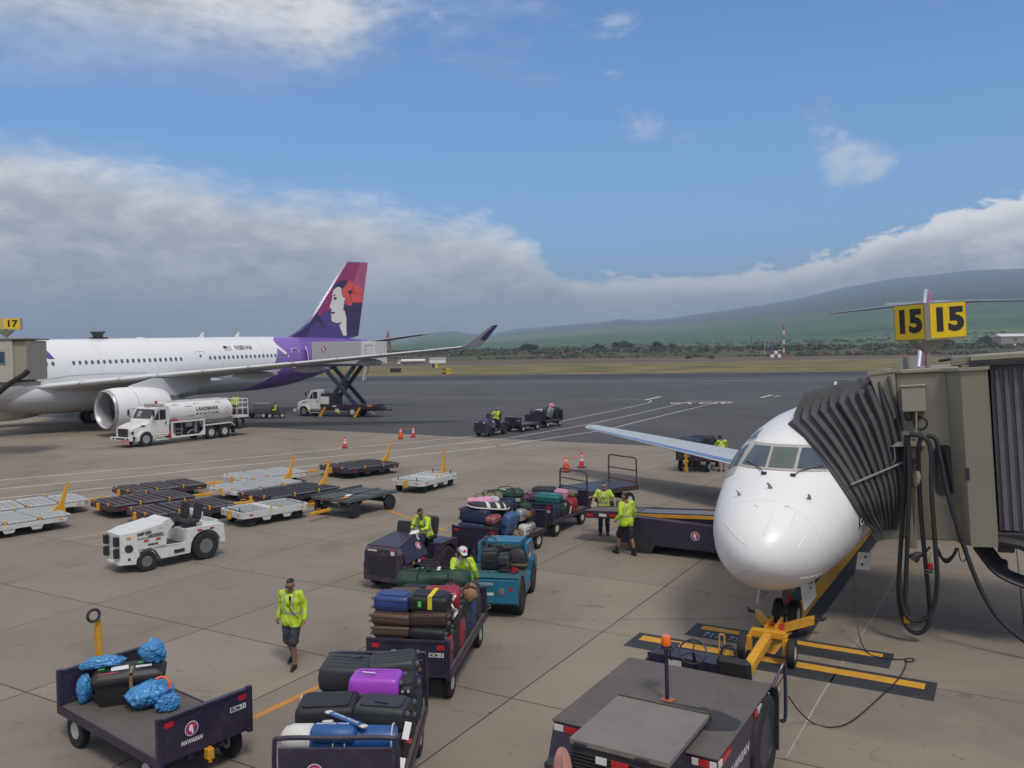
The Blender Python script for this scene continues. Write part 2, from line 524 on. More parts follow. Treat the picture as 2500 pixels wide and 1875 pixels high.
mat('paper_white', (0.75, 0.75, 0.74), 0.6, var=0.03)
mat('paper_yellow', (0.75, 0.58, 0.03), 0.6)
mat('tag_green', (0.08, 0.62, 0.10), 0.6)
mat('logo_magenta', (0.42, 0.03, 0.15), 0.5)
# terrain and paving
RIDGE = [(-900, 8), (0, 8), (700, 14), (900, 22), (1000, 38), (1040, 50), (1110, 56), (1150, 48), (1200, 45), (1260, 54), (1330, 59), (1400, 65), (1470, 70), (1520, 78), (1560, 73), (1600, 75), (1650, 80), (1700, 87), (1800, 101), (1920, 117), (2000, 132), (2060, 144), (2150, 160), (2330, 179), (2400, 183), (2500, 186), (3400, 205)]
def ridge_px(px):
 for (a, ea), (b, eb) in zip(RIDGE, RIDGE[1:]):
  if a <= px <= b:
   return ea + (eb - ea) * (px - a) / (b - a)
 return RIDGE[0][1] if px < RIDGE[0][0] else RIDGE[-1][1]
def wob(x, y):
 return math.sin(x * 1.7 + 1.3 * math.sin(y * 1.1)) * 0.5 + math.sin(x * 3.9 + y * 2.7) * 0.3 + math.sin(x * 7.1 - y * 5.3 + 2) * 0.2
def terr(x, y):
 """height of the land at a point (metres)"""
 r = math.hypot(x, y)
 if y < 480:
  return 0.0
 px = 1250 + FOC * x / y
 R = 9000.0
 dune = max(0.0, min(1.0, (r - 620) / 330))
 h = 7.0 * dune * dune * (3 - 2 * dune) * (1.0 + 0.16 * wob(x / 260, y / 200))
 if r > 1300:
  t = (r - 1300) / (R - 1300)
  E = ridge_px(px) * R * (y / r) / FOC
  h += max(0.0, E - 7) * (max(0.0, t) ** 1.15)
  h += (6 + 34 * t) * wob(x / 900, y / 800) * min(1, t * 2.2) * 0.35
 return h
mg = bpy.data.materials.new('land')
mg.use_nodes = True
t = N(mg.node_tree)
b = mg.node_tree.nodes['Principled BSDF']
geo = t.add('ShaderNodeNewGeometry')
sp = t.add('ShaderNodeSeparateXYZ')
t.link(geo.outputs['Position'], sp.inputs[0])
vl = t.add('ShaderNodeVectorMath', operation='LENGTH')
t.link(geo.outputs['Position'], vl.inputs[0])
rr = vl.outputs['Value']
mp = t.add('ShaderNodeMapping')
t.link(geo.outputs['Position'], mp.inputs[0])
mp.inputs['Rotation'].default_value = (0, 0, rad(20))
mp.inputs['Scale'].default_value = (0.35, 1.0, 0)
pz = mp.outputs[0]
n1 = t.noise(pz, 0.012, 6, 0.6)
n2 = t.noise(pz, 0.05, 5, 0.6)
n3 = t.noise(pz, 0.0022, 5, 0.55, 0.5)
dirtc = t.mix(n2, (0.11, 0.070, 0.048), (0.185, 0.130, 0.088))
dirtc = t.mix(t.smooth(n1, 0.50, 0.66), dirtc, (0.15, 0.135, 0.062))
scrubc = t.mix(t.smooth(n2, 0.35, 0.65), (0.040, 0.052, 0.022), (0.125, 0.105, 0.055))
vor = t.add('ShaderNodeTexVoronoi', feature='F1')
vor.inputs['Scale'].default_value = 0.0017
t.link(pz, vor.inputs['Vector'])
cell = t.add('ShaderNodeSeparateColor')
t.link(vor.outputs['Color'], cell.inputs[0])
fld = t.mix(t.smooth(cell.outputs[0], 0.25, 0.8), (0.060, 0.118, 0.050), (0.105, 0.155, 0.068))
fld = t.mix(t.smooth(t.math('ADD', cell.outputs[1], t.math('MULTIPLY', n3, 0.3)), 0.92, 1.04), fld, (0.19, 0.155, 0.105))
fld = t.mix(t.smooth(n3, 0.54, 0.66), fld, (0.040, 0.066, 0.040))
fld = t.mix(t.smooth(n1, 0.60, 0.72, 0.0, 0.6), fld, (0.035, 0.055, 0.035))
hill = t.mix(t.smooth(n3, 0.40, 0.62), (0.022, 0.032, 0.036), (0.052, 0.070, 0.050))  # blue-grey tone puts part of the haze into the hill colour
c = t.mix(t.smooth(t.math('ADD', rr, t.math('MULTIPLY', n1, 160)), 700, 800), dirtc, scrubc)
c = t.mix(t.smooth(t.math('ADD', rr, t.math('MULTIPLY', n1, 400)), 1250, 1600), c, fld)
c = t.mix(t.smooth(t.math('ADD', sp.outputs[2], t.math('MULTIPLY', n3, 200)), 190, 330), c, hill)
t.link(c, b.inputs['Base Color'])
b.inputs['Roughness'].default_value = 0.95
b.inputs['Specular IOR Level'].default_value = 0.1
MAT['land'] = mg
radii = [0.5, 60, 150, 300, 480] + [520 + 22 * i for i in range(24)] + [1060 * (1.045 ** i) for i in range(1, 52)] + [11500, 13500]
azs = [rad(a) for a in [-180, -150, -120, -90, -70, -55, -45] + [-40 + 0.5 * i for i in range(161)] + [45, 55, 70, 90, 120, 150, 180]]
rows = []
for r in radii:
 row = []
 for a in azs:
  x, y = r * math.sin(a), r * math.cos(a)
  z = terr(x, y) - 0.25
  if r > 9600:
   z *= max(0.2, 1 - (r - 9600) / 6000)
  row.append((x, y, z))
 rows.append(row)
tag(MB().grid(rows).build('ground', 'land', None, 180), kind='structure')
def pave(name, base, var, rough, zz, pts, extra=None, sc=1.0):
 m = bpy.data.materials.new(name)
 m.use_nodes = True
 t = N(m.node_tree)
 b = m.node_tree.nodes['Principled BSDF']
 g = t.add('ShaderNodeNewGeometry')
 mp = t.add('ShaderNodeMapping')
 t.link(g.outputs['Position'], mp.inputs[0])
 mp.inputs['Rotation'].default_value = (0, 0, rad(30))
 mp.inputs['Scale'].default_value = (0.25, 1, 1)
 p0 = g.outputs['Position']
 a1 = t.noise(p0, 0.08 * sc, 6, 0.6, 0.3)
 a2 = t.noise(mp.outputs[0], 0.5 * sc, 6, 0.65, 0.2)
 a3 = t.noise(p0, 9.0 * sc, 4, 0.6)
 v = t.math('ADD', t.math('MULTIPLY', a1, 0.5), t.math('ADD', t.math('MULTIPLY', a2, 0.35), t.math('MULTIPLY', a3, 0.15)))
 c = t.mix(t.smooth(v, 0.36, 0.64), [q * (1 - var) for q in base], [q * (1 + var) for q in base])
 if extra:
  c = extra(t, c, p0, a1, a2)
 t.link(c, b.inputs['Base Color'])
 b.inputs['Roughness'].default_value = rough
 b.inputs['Specular IOR Level'].default_value = 0.3
 bp = t.add('ShaderNodeBump')
 bp.inputs['Strength'].default_value = 0.25
 bp.inputs['Distance'].default_value = 0.01
 t.link(a3, bp.inputs['Height'])
 t.link(bp.outputs[0], b.inputs['Normal'])
 MAT[name] = m
 if pts:
  o = MB().poly([(x, y, zz) for x, y in pts]).build(name, name)
  return tag(o, kind='structure')
def skid(t, c, p0, a1, a2):
 wv = t.noise(p0, 0.35, 7, 0.7, 1.2)
 return t.mix(t.smooth(t.math('MULTIPLY', wv, t.math('ADD', a1, 0.5)), 0.62, 0.78, 0.0, 0.45), c, (0.022, 0.022, 0.024))
def dry(t, c, p0, a1, a2):
 return t.mix(t.smooth(a1, 0.42, 0.60), c, (0.215, 0.165, 0.065))
# joint directions of the concrete apron, found from the slab joints
GA = rad(-29.95)
E1 = Vector((math.cos(GA), math.sin(GA), 0))
E2 = Vector((-math.sin(GA), math.cos(GA), 0))
GO = Vector((-0.08, 14.85, 0))
SL = 4.04
def slab_xy(i, j):
 return GO + E1 * (i * SL) + E2 * (j * SL)
JEND = 9.62
pave('asphalt_apron', (0.080, 0.078, 0.079), 0.16, 0.85, -0.004,
     [tuple(slab_xy(i, j).xy) for i, j in ((-60, JEND), (60, JEND))] + [(330, 205), (-330, 262), (-330, 190)], skid)
pave('taxiway', (0.050, 0.050, 0.054), 0.12, 0.85, 0.0, [(-420, 196), (420, 188), (420, 213), (-420, 231)], skid)
pave('grass_field', (0.135, 0.118, 0.042), 0.28, 0.95, -0.02, [(-500, 228), (500, 210), (900, 640), (-500, 372)], dry, 0.6)
pave('runway', (0.075, 0.075, 0.082), 0.12, 0.85, 0.0, [(-600, 322), (900, 602), (900, 655), (-600, 352)], None, 0.6)
pave('runway_shoulder', (0.30, 0.28, 0.24), 0.12, 0.85, 0.006, [(-600, 318), (900, 596), (900, 604), (-600, 322.4)], None, 0.6)
# concrete apron: slabs in a grid
def stains(t, c, p0, a1, a2):
 oi = t.add('ShaderNodeObjectInfo')
 c = t.mix(t.math('MULTIPLY', oi.outputs['Random'], 0.34), c, (0.150, 0.130, 0.110))
 n = t.noise(p0, 1.3, 8, 0.72, 0.8)
 c = t.mix(t.smooth(n, 0.58, 0.72, 0, 0.55), c, (0.075, 0.064, 0.054))
 n2 = t.noise(p0, 5.5, 6, 0.7, 0.3)
 c = t.mix(t.smooth(n2, 0.65, 0.70, 0, 0.8), c, (0.045, 0.039, 0.034))
 n4 = t.noise(p0, 0.22, 7, 0.62, 1.0)
 c = t.mix(t.smooth(n4, 0.50, 0.68, 0, 0.45), c, (0.135, 0.118, 0.100))
 mpt = t.add('ShaderNodeMapping')
 t.link(p0, mpt.inputs[0])
 mpt.inputs['Rotation'].default_value = (0, 0, rad(33))
 mpt.inputs['Scale'].default_value = (0.10, 2.2, 1)
 n6 = t.noise(mpt.outputs[0], 0.55, 6, 0.7, 0.5)
 c = t.mix(t.smooth(n6, 0.60, 0.74, 0, 0.5), c, (0.085, 0.075, 0.066))
 n5 = t.noise(p0, 24.0, 3, 0.6)
 c = t.mix(t.smooth(n5, 0.58, 0.72, 0, 0.22), c, (0.10, 0.09, 0.08))
 return c
pave('concrete', (0.262, 0.222, 0.178), 0.10, 0.85, 0, None, stains)
cap = MB().poly([tuple(slab_xy(i, j)[:2]) + (-0.014,) for i, j in ((-40, -8), (40, -8), (40, JEND), (-40, JEND))]).build('concrete_apron', 'joint')
tag(cap, kind='structure')
mbs = MB()
hs = SL / 2 - 0.013
mbs.box(-hs, hs, -hs, hs, -0.012, 0.0, 0.006)
slab_me = mbs.mesh('slab', 'concrete', 20)
rest = MB()
def seen(p, m=4.5):
 if p.y < 8: return False
 return abs(p.x) < (p.y * 0.62 + m) and p.y > 7.2
cells = []
for j in range(-8, 10):
 for i in range(-40, 40):
  c0 = slab_xy(i + .5, j + .5)
  cells.append((0 if seen(c0) else 1, c0.length, i, j, c0))
cells.sort(key=lambda q: q[:2])
for n, (s, dd, i, j, c0) in enumerate(cells):
 if j == 9:
  m9 = MB(Matrix.Translation(c0) @ Matrix.Rotation(GA, 4, 'Z'))
  m9.box(-hs, hs, -hs, -hs + (JEND - 9) * SL - 0.02, -0.012, 0.0, 0.006)
  if s == 0 and n < 298:
   o = m9.build('slab', 'concrete', cap, 20)
  else:
   rest.add(m9.v, m9.f)
 elif s == 0 and n < 298:
  o = link('slab', slab_me, cap, Matrix.Translation(c0) @ Matrix.Rotation(GA, 4, 'Z'))
 else:
  R = MB(Matrix.Translation(c0) @ Matrix.Rotation(GA, 4, 'Z'))
  R.box(-hs, hs, -hs, hs, -0.012, 0.0, 0.006)
  rest.add(R.v, R.f)
tag(rest.build('slabs_outside', 'concrete', cap, 20), kind='stuff')
# painted markings
def stripe(mb, pts, wd, z):
 """flat painted strip along ground points"""
 pts = [Vector((p[0], p[1], 0)) for p in pts]
 L, R = [], []
 for i, p in enumerate(pts):
  d = (pts[min(i + 1, len(pts) - 1)] - pts[max(i - 1, 0)]).normalized()
  nrm = Vector((-d.y, d.x, 0)) * (wd / 2)
  L.append((p + nrm)[:2] + (z,))
  R.append((p - nrm)[:2] + (z,))
 mb.grid([L, R])
def mark(name, lines, mat_, wd, z=0.004):
 m = MB()
 for ln in lines:
  stripe(m, [G(*p).xy for p in ln], wd, z)
 return tag(m.build(name, mat_), kind='structure')
mark('road_line', [[(0, 1172.7), (350, 1142), (500, 1128), (839, 1094), (1000, 1080), (1157, 1064.6), (1347, 1033), (1450, 1012), (1524, 997), (1560, 989), (1581, 984), (1590, 980), (1588, 977), (1575, 975.5)]], 'line_white', 0.13)
mark('road_line', [[(0, 1194), (343, 1161.6), (500, 1145), (805, 1115), (1000, 1096), (1252, 1068), (1442, 1035), (1560, 1009), (1685, 980)]], 'line_white', 0.13)
mark('road_line', [[(0, 1217), (198, 1197), (538, 1162), (771, 1136), (1000, 1113), (1211, 1090)], [(1222, 1088), (1470, 1051), (1508, 1042), (1620, 1014), (1749, 983), (1772, 979)]], 'line_white', 0.13)
mark('stop_line', [[(1685, 979.2), (1790, 980.5)]], 'line_white', 0.4)
mark('road_line', [[(1575, 976.5), (1612, 968.5)]], 'line_white', 0.4)
mark('road_line', [[(880, 970), (1100, 972), (1350, 974.5), (1568, 975.5)], [(1790, 981), (1900, 976)]], 'line_white', 0.12)
mark('taxi_line', [[(880, 935.5), (1300, 933), (1700, 930), (2120, 926)]], 'line_white', 0.5)
mark('road_dash', [[(1857, 971), (1884, 964.3)], [(1890, 968), (1905, 966.5)]], 'line_white', 0.45)
mark('road_line', [[(1650, 962), (1850, 960), (2050, 955)]], 'line_white', 0.10)
mark('orange_line', [[(870, 1220.5), (886, 1226), (940, 1244), (1011, 1269), (1090, 1296)]], 'line_orange', 0.15)
mark('orange_line', [[(619, 1753), (752, 1689), (850, 1643)]], 'line_orange', 0.14)
mark('faint_line', [[(2196, 1384), (2190, 1400), (2140, 1495), (2104, 1548), (2004, 1700), (1920, 1850)]], 'line_faint', 0.03)
sw = (G(1739, 983) - G(1676, 985)).length
stp = text('STOP', 3.2, 'line_white', None, TR(tuple(G(1712, 984.5).xy) + (0.005,), 0, 0, rad(-6)), 'stop_lettering', width=7.2, bold=0.04)
tag(stp, kind='structure')
def mline(name, pts, m, z):
 return tag(MB().poly([(x, y, z) for x, y in pts]).build(name, m), kind='structure')
AX = Vector((0.518, 0.855, 0)).normalized()      # axis of the parked jet, nose to tail
AV = Vector((AX.y, -AX.x, 0))                    # its left-hand side
NT = Vector((4.55, 15.95, 0))                    # ground point under its nose
def JP(s, v, z=0.0):
 """point of the parked jet: s metres behind the nose, v metres to its left, z up"""
 p = NT + AX * s + AV * v
 return Vector((p.x, p.y, z))
def bar(c, half, d, wd):
 d = Vector(d).normalized()
 n = Vector((-d.y, d.x))
 c = Vector(c)
 return [tuple(c + d * half + n * wd / 2), tuple(c + d * half - n * wd / 2), tuple(c - d * half - n * wd / 2), tuple(c - d * half + n * wd / 2)]
DB = (Vector((7.52, 14.9)) - Vector((2.54, 17.84))).normalized()
mline('stop_bar_border', bar((5.03, 16.37), 2.93, DB, 0.93), 'marking_black', 0.004)
mline('stop_bar', bar((5.10, 16.52), 2.76, DB, 0.30), 'line_yellow', 0.008)
mline('stop_bar_border', bar((5.68, 17.43), 2.05, DB, 0.90), 'marking_black', 0.005)
mline('stop_bar', bar((5.78, 17.60), 1.86, DB, 0.24), 'line_yellow', 0.009)
ls, le = JP(1.0, -0.02), JP(24, -0.02)
mid = (ls + le) / 2
mline('lead_line_border', bar(mid.xy, (le - ls).length / 2, AX.xy, 1.05), 'marking_black', 0.006)
mline('lead_line', bar(mid.xy, (le - ls).length / 2 - .1, AX.xy, 0.36), 'line_yellow', 0.010)
tag(text('717  757  767', 0.36, 'letter_grey', None, TR((4.75, 17.72, 0.0085), 0, 0, math.atan2(DB.y, DB.x)), 'stop_lettering', width=1.5), kind='structure')
# vegetation
mat('scrub_leaf', (0.062, 0.075, 0.030), 0.9, var=0.55, scale=0.05)
mat('scrub_dry', (0.150, 0.115, 0.062), 0.95, var=0.4, scale=0.05)
mat('scrub_purple', (0.065, 0.028, 0.042), 0.9, var=0.3, scale=0.2)
mat('tree_leaf', (0.024, 0.032, 0.018), 0.9, var=0.5, scale=0.3)
mat('bark', (0.07, 0.055, 0.042), 0.95)
def leaf_cloud(mb, c, rx, ry, rz, n, s, k=0, flat=0.0):
 for _ in range(n):
  while True:
   p = Vector((random.uniform(-1, 1), random.uniform(-1, 1), random.uniform(flat, 1)))
   if p.length < 1 and p.length > 0.35:
    break
  q = Vector((c[0] + p.x * rx, c[1] + p.y * ry, c[2] + p.z * rz))
  a = Vector((random.gauss(0, 1), random.gauss(0, 1), random.gauss(0, 1))).normalized()
  b_ = a.orthogonal().normalized()
  e = a.cross(b_)
  l = s * random.uniform(0.6, 1.4)
  mb.add([q - b_ * l, q + e * l * .7, q + b_ * l, q - e * l * .7], [(0, 1, 2, 3)], k)
scrub = MB()
rs = random.Random(3)
random.seed(11)
for i in range(4600):
 a = rad(rs.uniform(-33, 37))
 r = 690 + 1000 * rs.random() ** 1.9
 x, y = r * math.sin(a), r * math.cos(a)
 g = wob(x / 70, y / 50)
 near = r < 800
 if near and g < -0.1:
  continue
 k = 1 if (rs.random() < (0.42 if near else 0.16)) else 0
 h = rs.uniform(0.8, 2.2) if near else rs.uniform(1.6, 4.2)
 wdt = h * rs.uniform(1.0, 2.0)
 leaf_cloud(scrub, (x, y, terr(x, y) - 0.35), wdt, wdt, h, 20, h * 0.46, k)
tag(scrub.build('scrub', ['scrub_leaf', 'scrub_dry'], None, 180), 'low green and dry brown scrub covering the far dunes', 'scrub', kind='stuff')
def tree(px, py, r, wdt, h, label, lean=0.0):
 d = ray(px, py)
 a = math.atan2(d.x, d.y)
 x, y = r * math.sin(a), r * math.cos(a)
 g = terr(x, y) - 0.3
 o = thing('tree', label, 'tree', (x, y, g), 0, 'trees on the far dunes')
 tr = MB()
 crown = MB()
 nl = 5
 for i in range(nl):
  bx = (i / (nl - 1) - .5) * wdt * 0.75 + lean * h * .3
  tr.tube([(0.15 * bx, 0, 0), (0.5 * bx, random.uniform(-1, 1), h * .4), (bx, random.uniform(-1.5, 1.5), h * .72)], [h * .045, h * .035, h * .012], 6)
 tr.build('trunk', 'bark', o)
 for i in range(20):
  u = random.uniform(-.5, .5)
  top = .38 + .42 * (1 - 4 * u * u)
  leaf_cloud(crown, (u * wdt * .9 + lean * h * .3, random.uniform(-.3, .3) * wdt, h * random.uniform(.30, top)), wdt * .16, wdt * .16, h * .20, 70, h * .06, 0, -0.7)
 crown.build('crown', 'tree_leaf', o, 180)
 return o
tree(1292, 832, 930, 22, 10.5, 'wide dark tree sloping behind the white winglet, first from the tail fin')
tree(1462, 826, 960, 15, 9.5, 'small dark round tree just left of a bigger twin on the dunes', -.2)
tree(1517, 825, 960, 25, 12, 'biggest dark spreading tree on the dunes, between two smaller ones', .3)
tree(1605, 826, 980, 16, 10.5, 'dark bushy tree with a flat top, right of the big spreading one')
tree(1640, 827, 1000, 11, 8.5, 'low dark tree, the last of the row before the red mast')
tree(2412, 812, 1050, 22, 11.5, 'dark domed tree on the skyline right of the yellow gate sign')
tree(2310, 815, 1060, 14, 8.5, 'dark tree on the skyline behind the yellow gate sign')
for px, r, lab in ((1680, 640, 'small dark red bush left of the white wind pole'), (1736, 636, 'dark red bush standing alone by the brown strip'), (2095, 690, 'dark purple bush by the brown field, left of the gate sign')):
 d = ray(px, 868)
 a = math.atan2(d.x, d.y)
 x, y = r * math.sin(a), r * math.cos(a)
 bsh = MB()
 leaf_cloud(bsh, (0, 0, 0), 2.6, 2.6, 2.6, 260, .35, 0, 0)
 o = thing('bush', lab, 'bush', (x, y, terr(x, y) - .25), 0, 'dark bushes by the brown strip')
 bsh.build('foliage', 'scrub_purple', o, 180)
# air between here and the mountain
mh = bpy.data.materials.new('haze')
mh.use_nodes = True
th = N(mh.node_tree)
th.n.clear()
pv = th.add('ShaderNodeVolumePrincipled')
pv.inputs['Color'].default_value = (0.60, 0.75, 0.95, 1)
pv.inputs['Density'].default_value = 1.9e-4
pv.inputs['Anisotropy'].default_value = 0.0
oh = th.add('ShaderNodeOutputMaterial')
th.link(pv.outputs[0], oh.inputs['Volume'])
MAT['haze'] = mh
hz = MB().box(-14500, 14500, -14500, 14500, -2.0, 790).build('haze', 'haze', None, 35, False)
tag(hz, 'thin bluish haze lying over the plain and mountain', 'haze', kind='stuff')
# shared small parts
_wc = {}
def wheel(parent, c, r, wd, rim='rim_white', name='wheel', ax='y', hub=0.55, side=0):
 """tyre with its rim as a child; axle along local y (or x)"""
 key = (round(r, 3), round(wd, 3), rim, hub)
 if key not in _wc:
  h = wd / 2
  ty = MB().lathe([(r * hub, -h * .8), (r * .80, -h), (r * .93, -h * .92), (r * .99, -h * .62), (r, -h * .3), (r, h * .3), (r * .99, h * .62), (r * .93, h * .92), (r * .80, h), (r * hub, h * .8)], axis='y', n=28)
  for q in range(14):
   a = 2 * PI * q / 14
   p, nn = Vector((math.cos(a), 0, math.sin(a))), Vector((-math.sin(a), 0, math.cos(a)))
   for s in (-1, 1):
    b0 = p * (r * .985)
    ty.add([b0 + nn * (.05 * r) + Vector((0, s * h * .25, 0)), b0 - nn * (.05 * r) + Vector((0, s * h * .25, 0)), b0 - nn * (.09 * r) + Vector((0, s * h * .8, 0)) - p * r * .03, b0 + nn * (.01 * r) + Vector((0, s * h * .8, 0)) - p * r * .03,
      b0 + nn * (.05 * r) + Vector((0, s * h * .25, 0)) + p * r * .028, b0 - nn * (.05 * r) + Vector((0, s * h * .25, 0)) + p * r * .028, b0 - nn * (.09 * r) + Vector((0, s * h * .8, 0)), b0 + nn * (.01 * r) + Vector((0, s * h * .8, 0))],
                       [(4, 5, 6, 7), (0, 1, 5, 4), (1, 2, 6, 5), (2, 3, 7, 6), (3, 0, 4, 7)])
  rm = MB().lathe([(r * hub * 1.03, -h * .83), (r * hub * .94, -h * .87), (r * hub * .86, -h * .55), (r * hub * .42, -h * .42), (r * hub * .30, -h * .80), (r * .02, -h * .82), (r * .02, h * .82), (r * hub * .30, h * .80), (r * hub * .42, h * .42), (r * hub * .86, h * .55), (r * hub * .94, h * .87), (r * hub * 1.03, h * .83)], axis='y', n=24)
  for q in range(8):
   a = 2 * PI * q / 8
   p = Vector((math.cos(a) * r * hub * .64, 0, math.sin(a) * r * hub * .64))
   rm.cyl(p + Vector((0, -h * .58, 0)), p + Vector((0, h * .58, 0)), r * hub * .07, n=6)
  _wc[key] = (ty.mesh('tyre', 'rubber', 40), rm.mesh('rim', rim, 40))
 a, b_ = _wc[key]
 M = TR(c, 0, 0, 0 if ax == 'y' else PI / 2)
 o = link(name, a, parent, M)
 link('rim', b_, o)
 return o
FACEP = [(-.02, .62), (-.30, .55), (-.40, .36), (-.38, .20), (-.52, -.02), (-.40, -.08), (-.42, -.20), (-.36, -.34), (-.14, -.42), (-.02, -.34), (.02, -.80), (.30, -.72), (.26, -.30), (.20, .05), (.32, .20), (.14, .30), (.16, .50)]
def emblem(parent, M, r, name='emblem', dark=False):
 mb = MB()
 n = 28
 mb.poly([(r * math.cos(2 * PI * i / n), r * math.sin(2 * PI * i / n), .002) for i in range(n)], 0)
 mb.poly([(.90 * r * math.cos(2 * PI * i / n), .90 * r * math.sin(2 * PI * i / n), .004) for i in range(n)], 1)
 mb.poly([(.88 * r * math.cos(t_), .88 * r * math.sin(t_), .006) for t_ in [rad(-85 + 8 * i) for i in range(16)]], 3)
 mb.poly([(x * r * .92, y * r * .92, .008) for x, y in FACEP], 0)
 fl = []
 for i in range(30):
  a = 2 * PI * i / 30
  q = r * .30 * (.78 + .26 * math.cos(5 * a))
  fl.append((.34 * r + q * math.cos(a), .36 * r + q * math.sin(a), .010))
 mb.poly(fl, 2)
 return link(name, mb.mesh(name, ['cream', 'logo_magenta', 'hibiscus', 'purple_deep'], 35, False), parent, M)
def rect(parent, M, w_, h_, m, name='reflector', t=.004):
 return link(name, MB().box(-w_ / 2, w_ / 2, -h_ / 2, h_ / 2, 0, t).mesh(name, m, 35, False), parent, M)
# big aircraft behind (nose off to the left)
PA = Vector((.549, .836, 0)).normalized()
P0 = Vector((-38.43, 71.05, 0)) - PA * 19.5
TH = rad(1.1)
big = thing('airliner', 'big white twin-engine airliner with purple tail and hibiscus portrait on its fin', 'airliner', P0, 0)
big.rotation_euler = (0, -TH, math.atan2(PA.y, PA.x))
CZ, FR = 4.58, 2.82
lv = bpy.data.materials.new('fuselage_livery')
lv.use_nodes = True
t = N(lv.node_tree)
b = lv.node_tree.nodes['Principled BSDF']
tcn = t.add('ShaderNodeTexCoord')
s3 = t.add('ShaderNodeSeparateXYZ')
t.link(tcn.outputs['Object'], s3.inputs[0])
sx, sy, sz = s3.outputs
z01 = t.math('MULTIPLY', sz, 0.1)
bs = t.math('MULTIPLY', t.ramp(z01, [(.10, .36), (.22, .385), (.32, .405), (.48, .428), (.55, .427), (.62, .418), (.68, .414), (.72, .420), (.74, .43)], 'B_SPLINE'), 100)
body = t.math('GREATER_THAN', sx, bs)
inner = t.math('GREATER_THAN', sx, t.math('ADD', bs, t.math('MULTIPLY_ADD', sz, 0.45, 0.4)))
def half(ax, az, bx, bz):
 # left of the line a->b in the (x, z) plane
 dx, dz = bx - ax, bz - az
 return t.math('GREATER_THAN', t.math('SUBTRACT', t.math('MULTIPLY', t.math('SUBTRACT', sz, az), dx), t.math('MULTIPLY', t.math('SUBTRACT', sx, ax), dz)), 0.0)
tri = t.math('MULTIPLY', half(40.6, 4.55, 43.1, 4.75), t.math('MULTIPLY', half(43.1, 4.75, 41.4, 6.15), half(41.4, 6.15, 40.6, 4.55)))
n1 = t.noise(tcn.outputs['Object'], 0.35, 4, 0.5)
wht = t.mix(n1, (0.77, 0.77, 0.765), (0.82, 0.82, 0.82))
pur = t.mix(inner, (0.245, 0.125, 0.45), (0.185, 0.095, 0.385))
c = t.mix(t.math('MAXIMUM', body, tri), wht, pur)
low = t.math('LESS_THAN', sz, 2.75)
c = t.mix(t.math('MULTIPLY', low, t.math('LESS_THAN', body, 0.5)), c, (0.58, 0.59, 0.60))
t.link(c, b.inputs['Base Color'])
b.inputs['Roughness'].default_value = 0.3
b.inputs['Coat Weight'].default_value = 0.35
MAT['fuselage_livery'] = lv
st = [(0, .05, -1.0), (.3, .5, -.95), (1, 1.05, -.8), (2.2, 1.65, -.58), (3.8, 2.2, -.32), (5.6, 2.6, -.12), (8, FR, 0), (40, FR, 0), (43, 2.74, .06), (45, 2.6, .16), (47.5, 2.34, .36), (50, 2.02, .62), (52.5, 1.64, .90), (55, 1.2, 1.22), (57, .78, 1.5), (58.4, .42, 1.68), (58.8, .2, 1.75)]
rings = []
for (s0, r0, c0), (s1, r1, c1) in zip(st, st[1:]):
 k = max(1, int((s1 - s0) / 1.6))
 for i in range(k):
  f = i / k
  rings.append((s0 + (s1 - s0) * f, r0 + (r1 - r0) * f, c0 + (c1 - c0) * f))
rings.append(st[-1])
NF = 56
fus = MB().loft([[(s, r * math.sin(2 * PI * j / NF), CZ + cc + r * math.cos(2 * PI * j / NF)) for j in range(NF)] for s, r, cc in rings])
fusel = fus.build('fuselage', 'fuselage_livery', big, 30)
def fr_at(s):
 for (s0, r0, c0), (s1, r1, c1) in zip(st, st[1:]):
  if s0 <= s <= s1:
   f = (s - s0) / (s1 - s0)
   return r0 + (r1 - r0) * f, c0 + (c1 - c0) * f
 return st[-1][1:]
def skin(s, z, out=0.0):
 """point on the left flank at station s and local height z"""
 r, cc = fr_at(s)
 dz = z - CZ - cc
 y = math.sqrt(max(1e-6, r * r - dz * dz))
 k = (r + out) / r
 return Vector((s, -y * k, CZ + cc + dz * k))
def patch(pts, m, name, parent=big, out=.012):
 """flat print laid on the flank: outline given as (station, height)"""
 return MB().poly([skin(s, z, out) for s, z in pts]).build(name, m, parent, 60)
WZ = CZ + .80
wl = [(13.0 + .533 * i) for i in range(0, 11)] + [19.5 + .533 * i for i in range(20)] + [32.83 + .533 * i for i in range(19)]
wm = None
for s in wl:
 if abs(s - 18.4) < .4:
  continue
 rr_, hh = .115, .165
 pts = []
 for i in range(14):
  a = 2 * PI * i / 14
  ca, sa = math.cos(a), math.sin(a)
  pts.append((s + rr_ * math.copysign(abs(ca) ** .75, ca), WZ + hh * math.copysign(abs(sa) ** .75, sa)))
 fo = patch([(s + (p - s) * 1.3, WZ + (q - WZ) * 1.22) for p, q in pts], 'belly_grey', 'window', out=.008)
 patch(pts, 'cabin_window', 'pane', fo, out=.014)
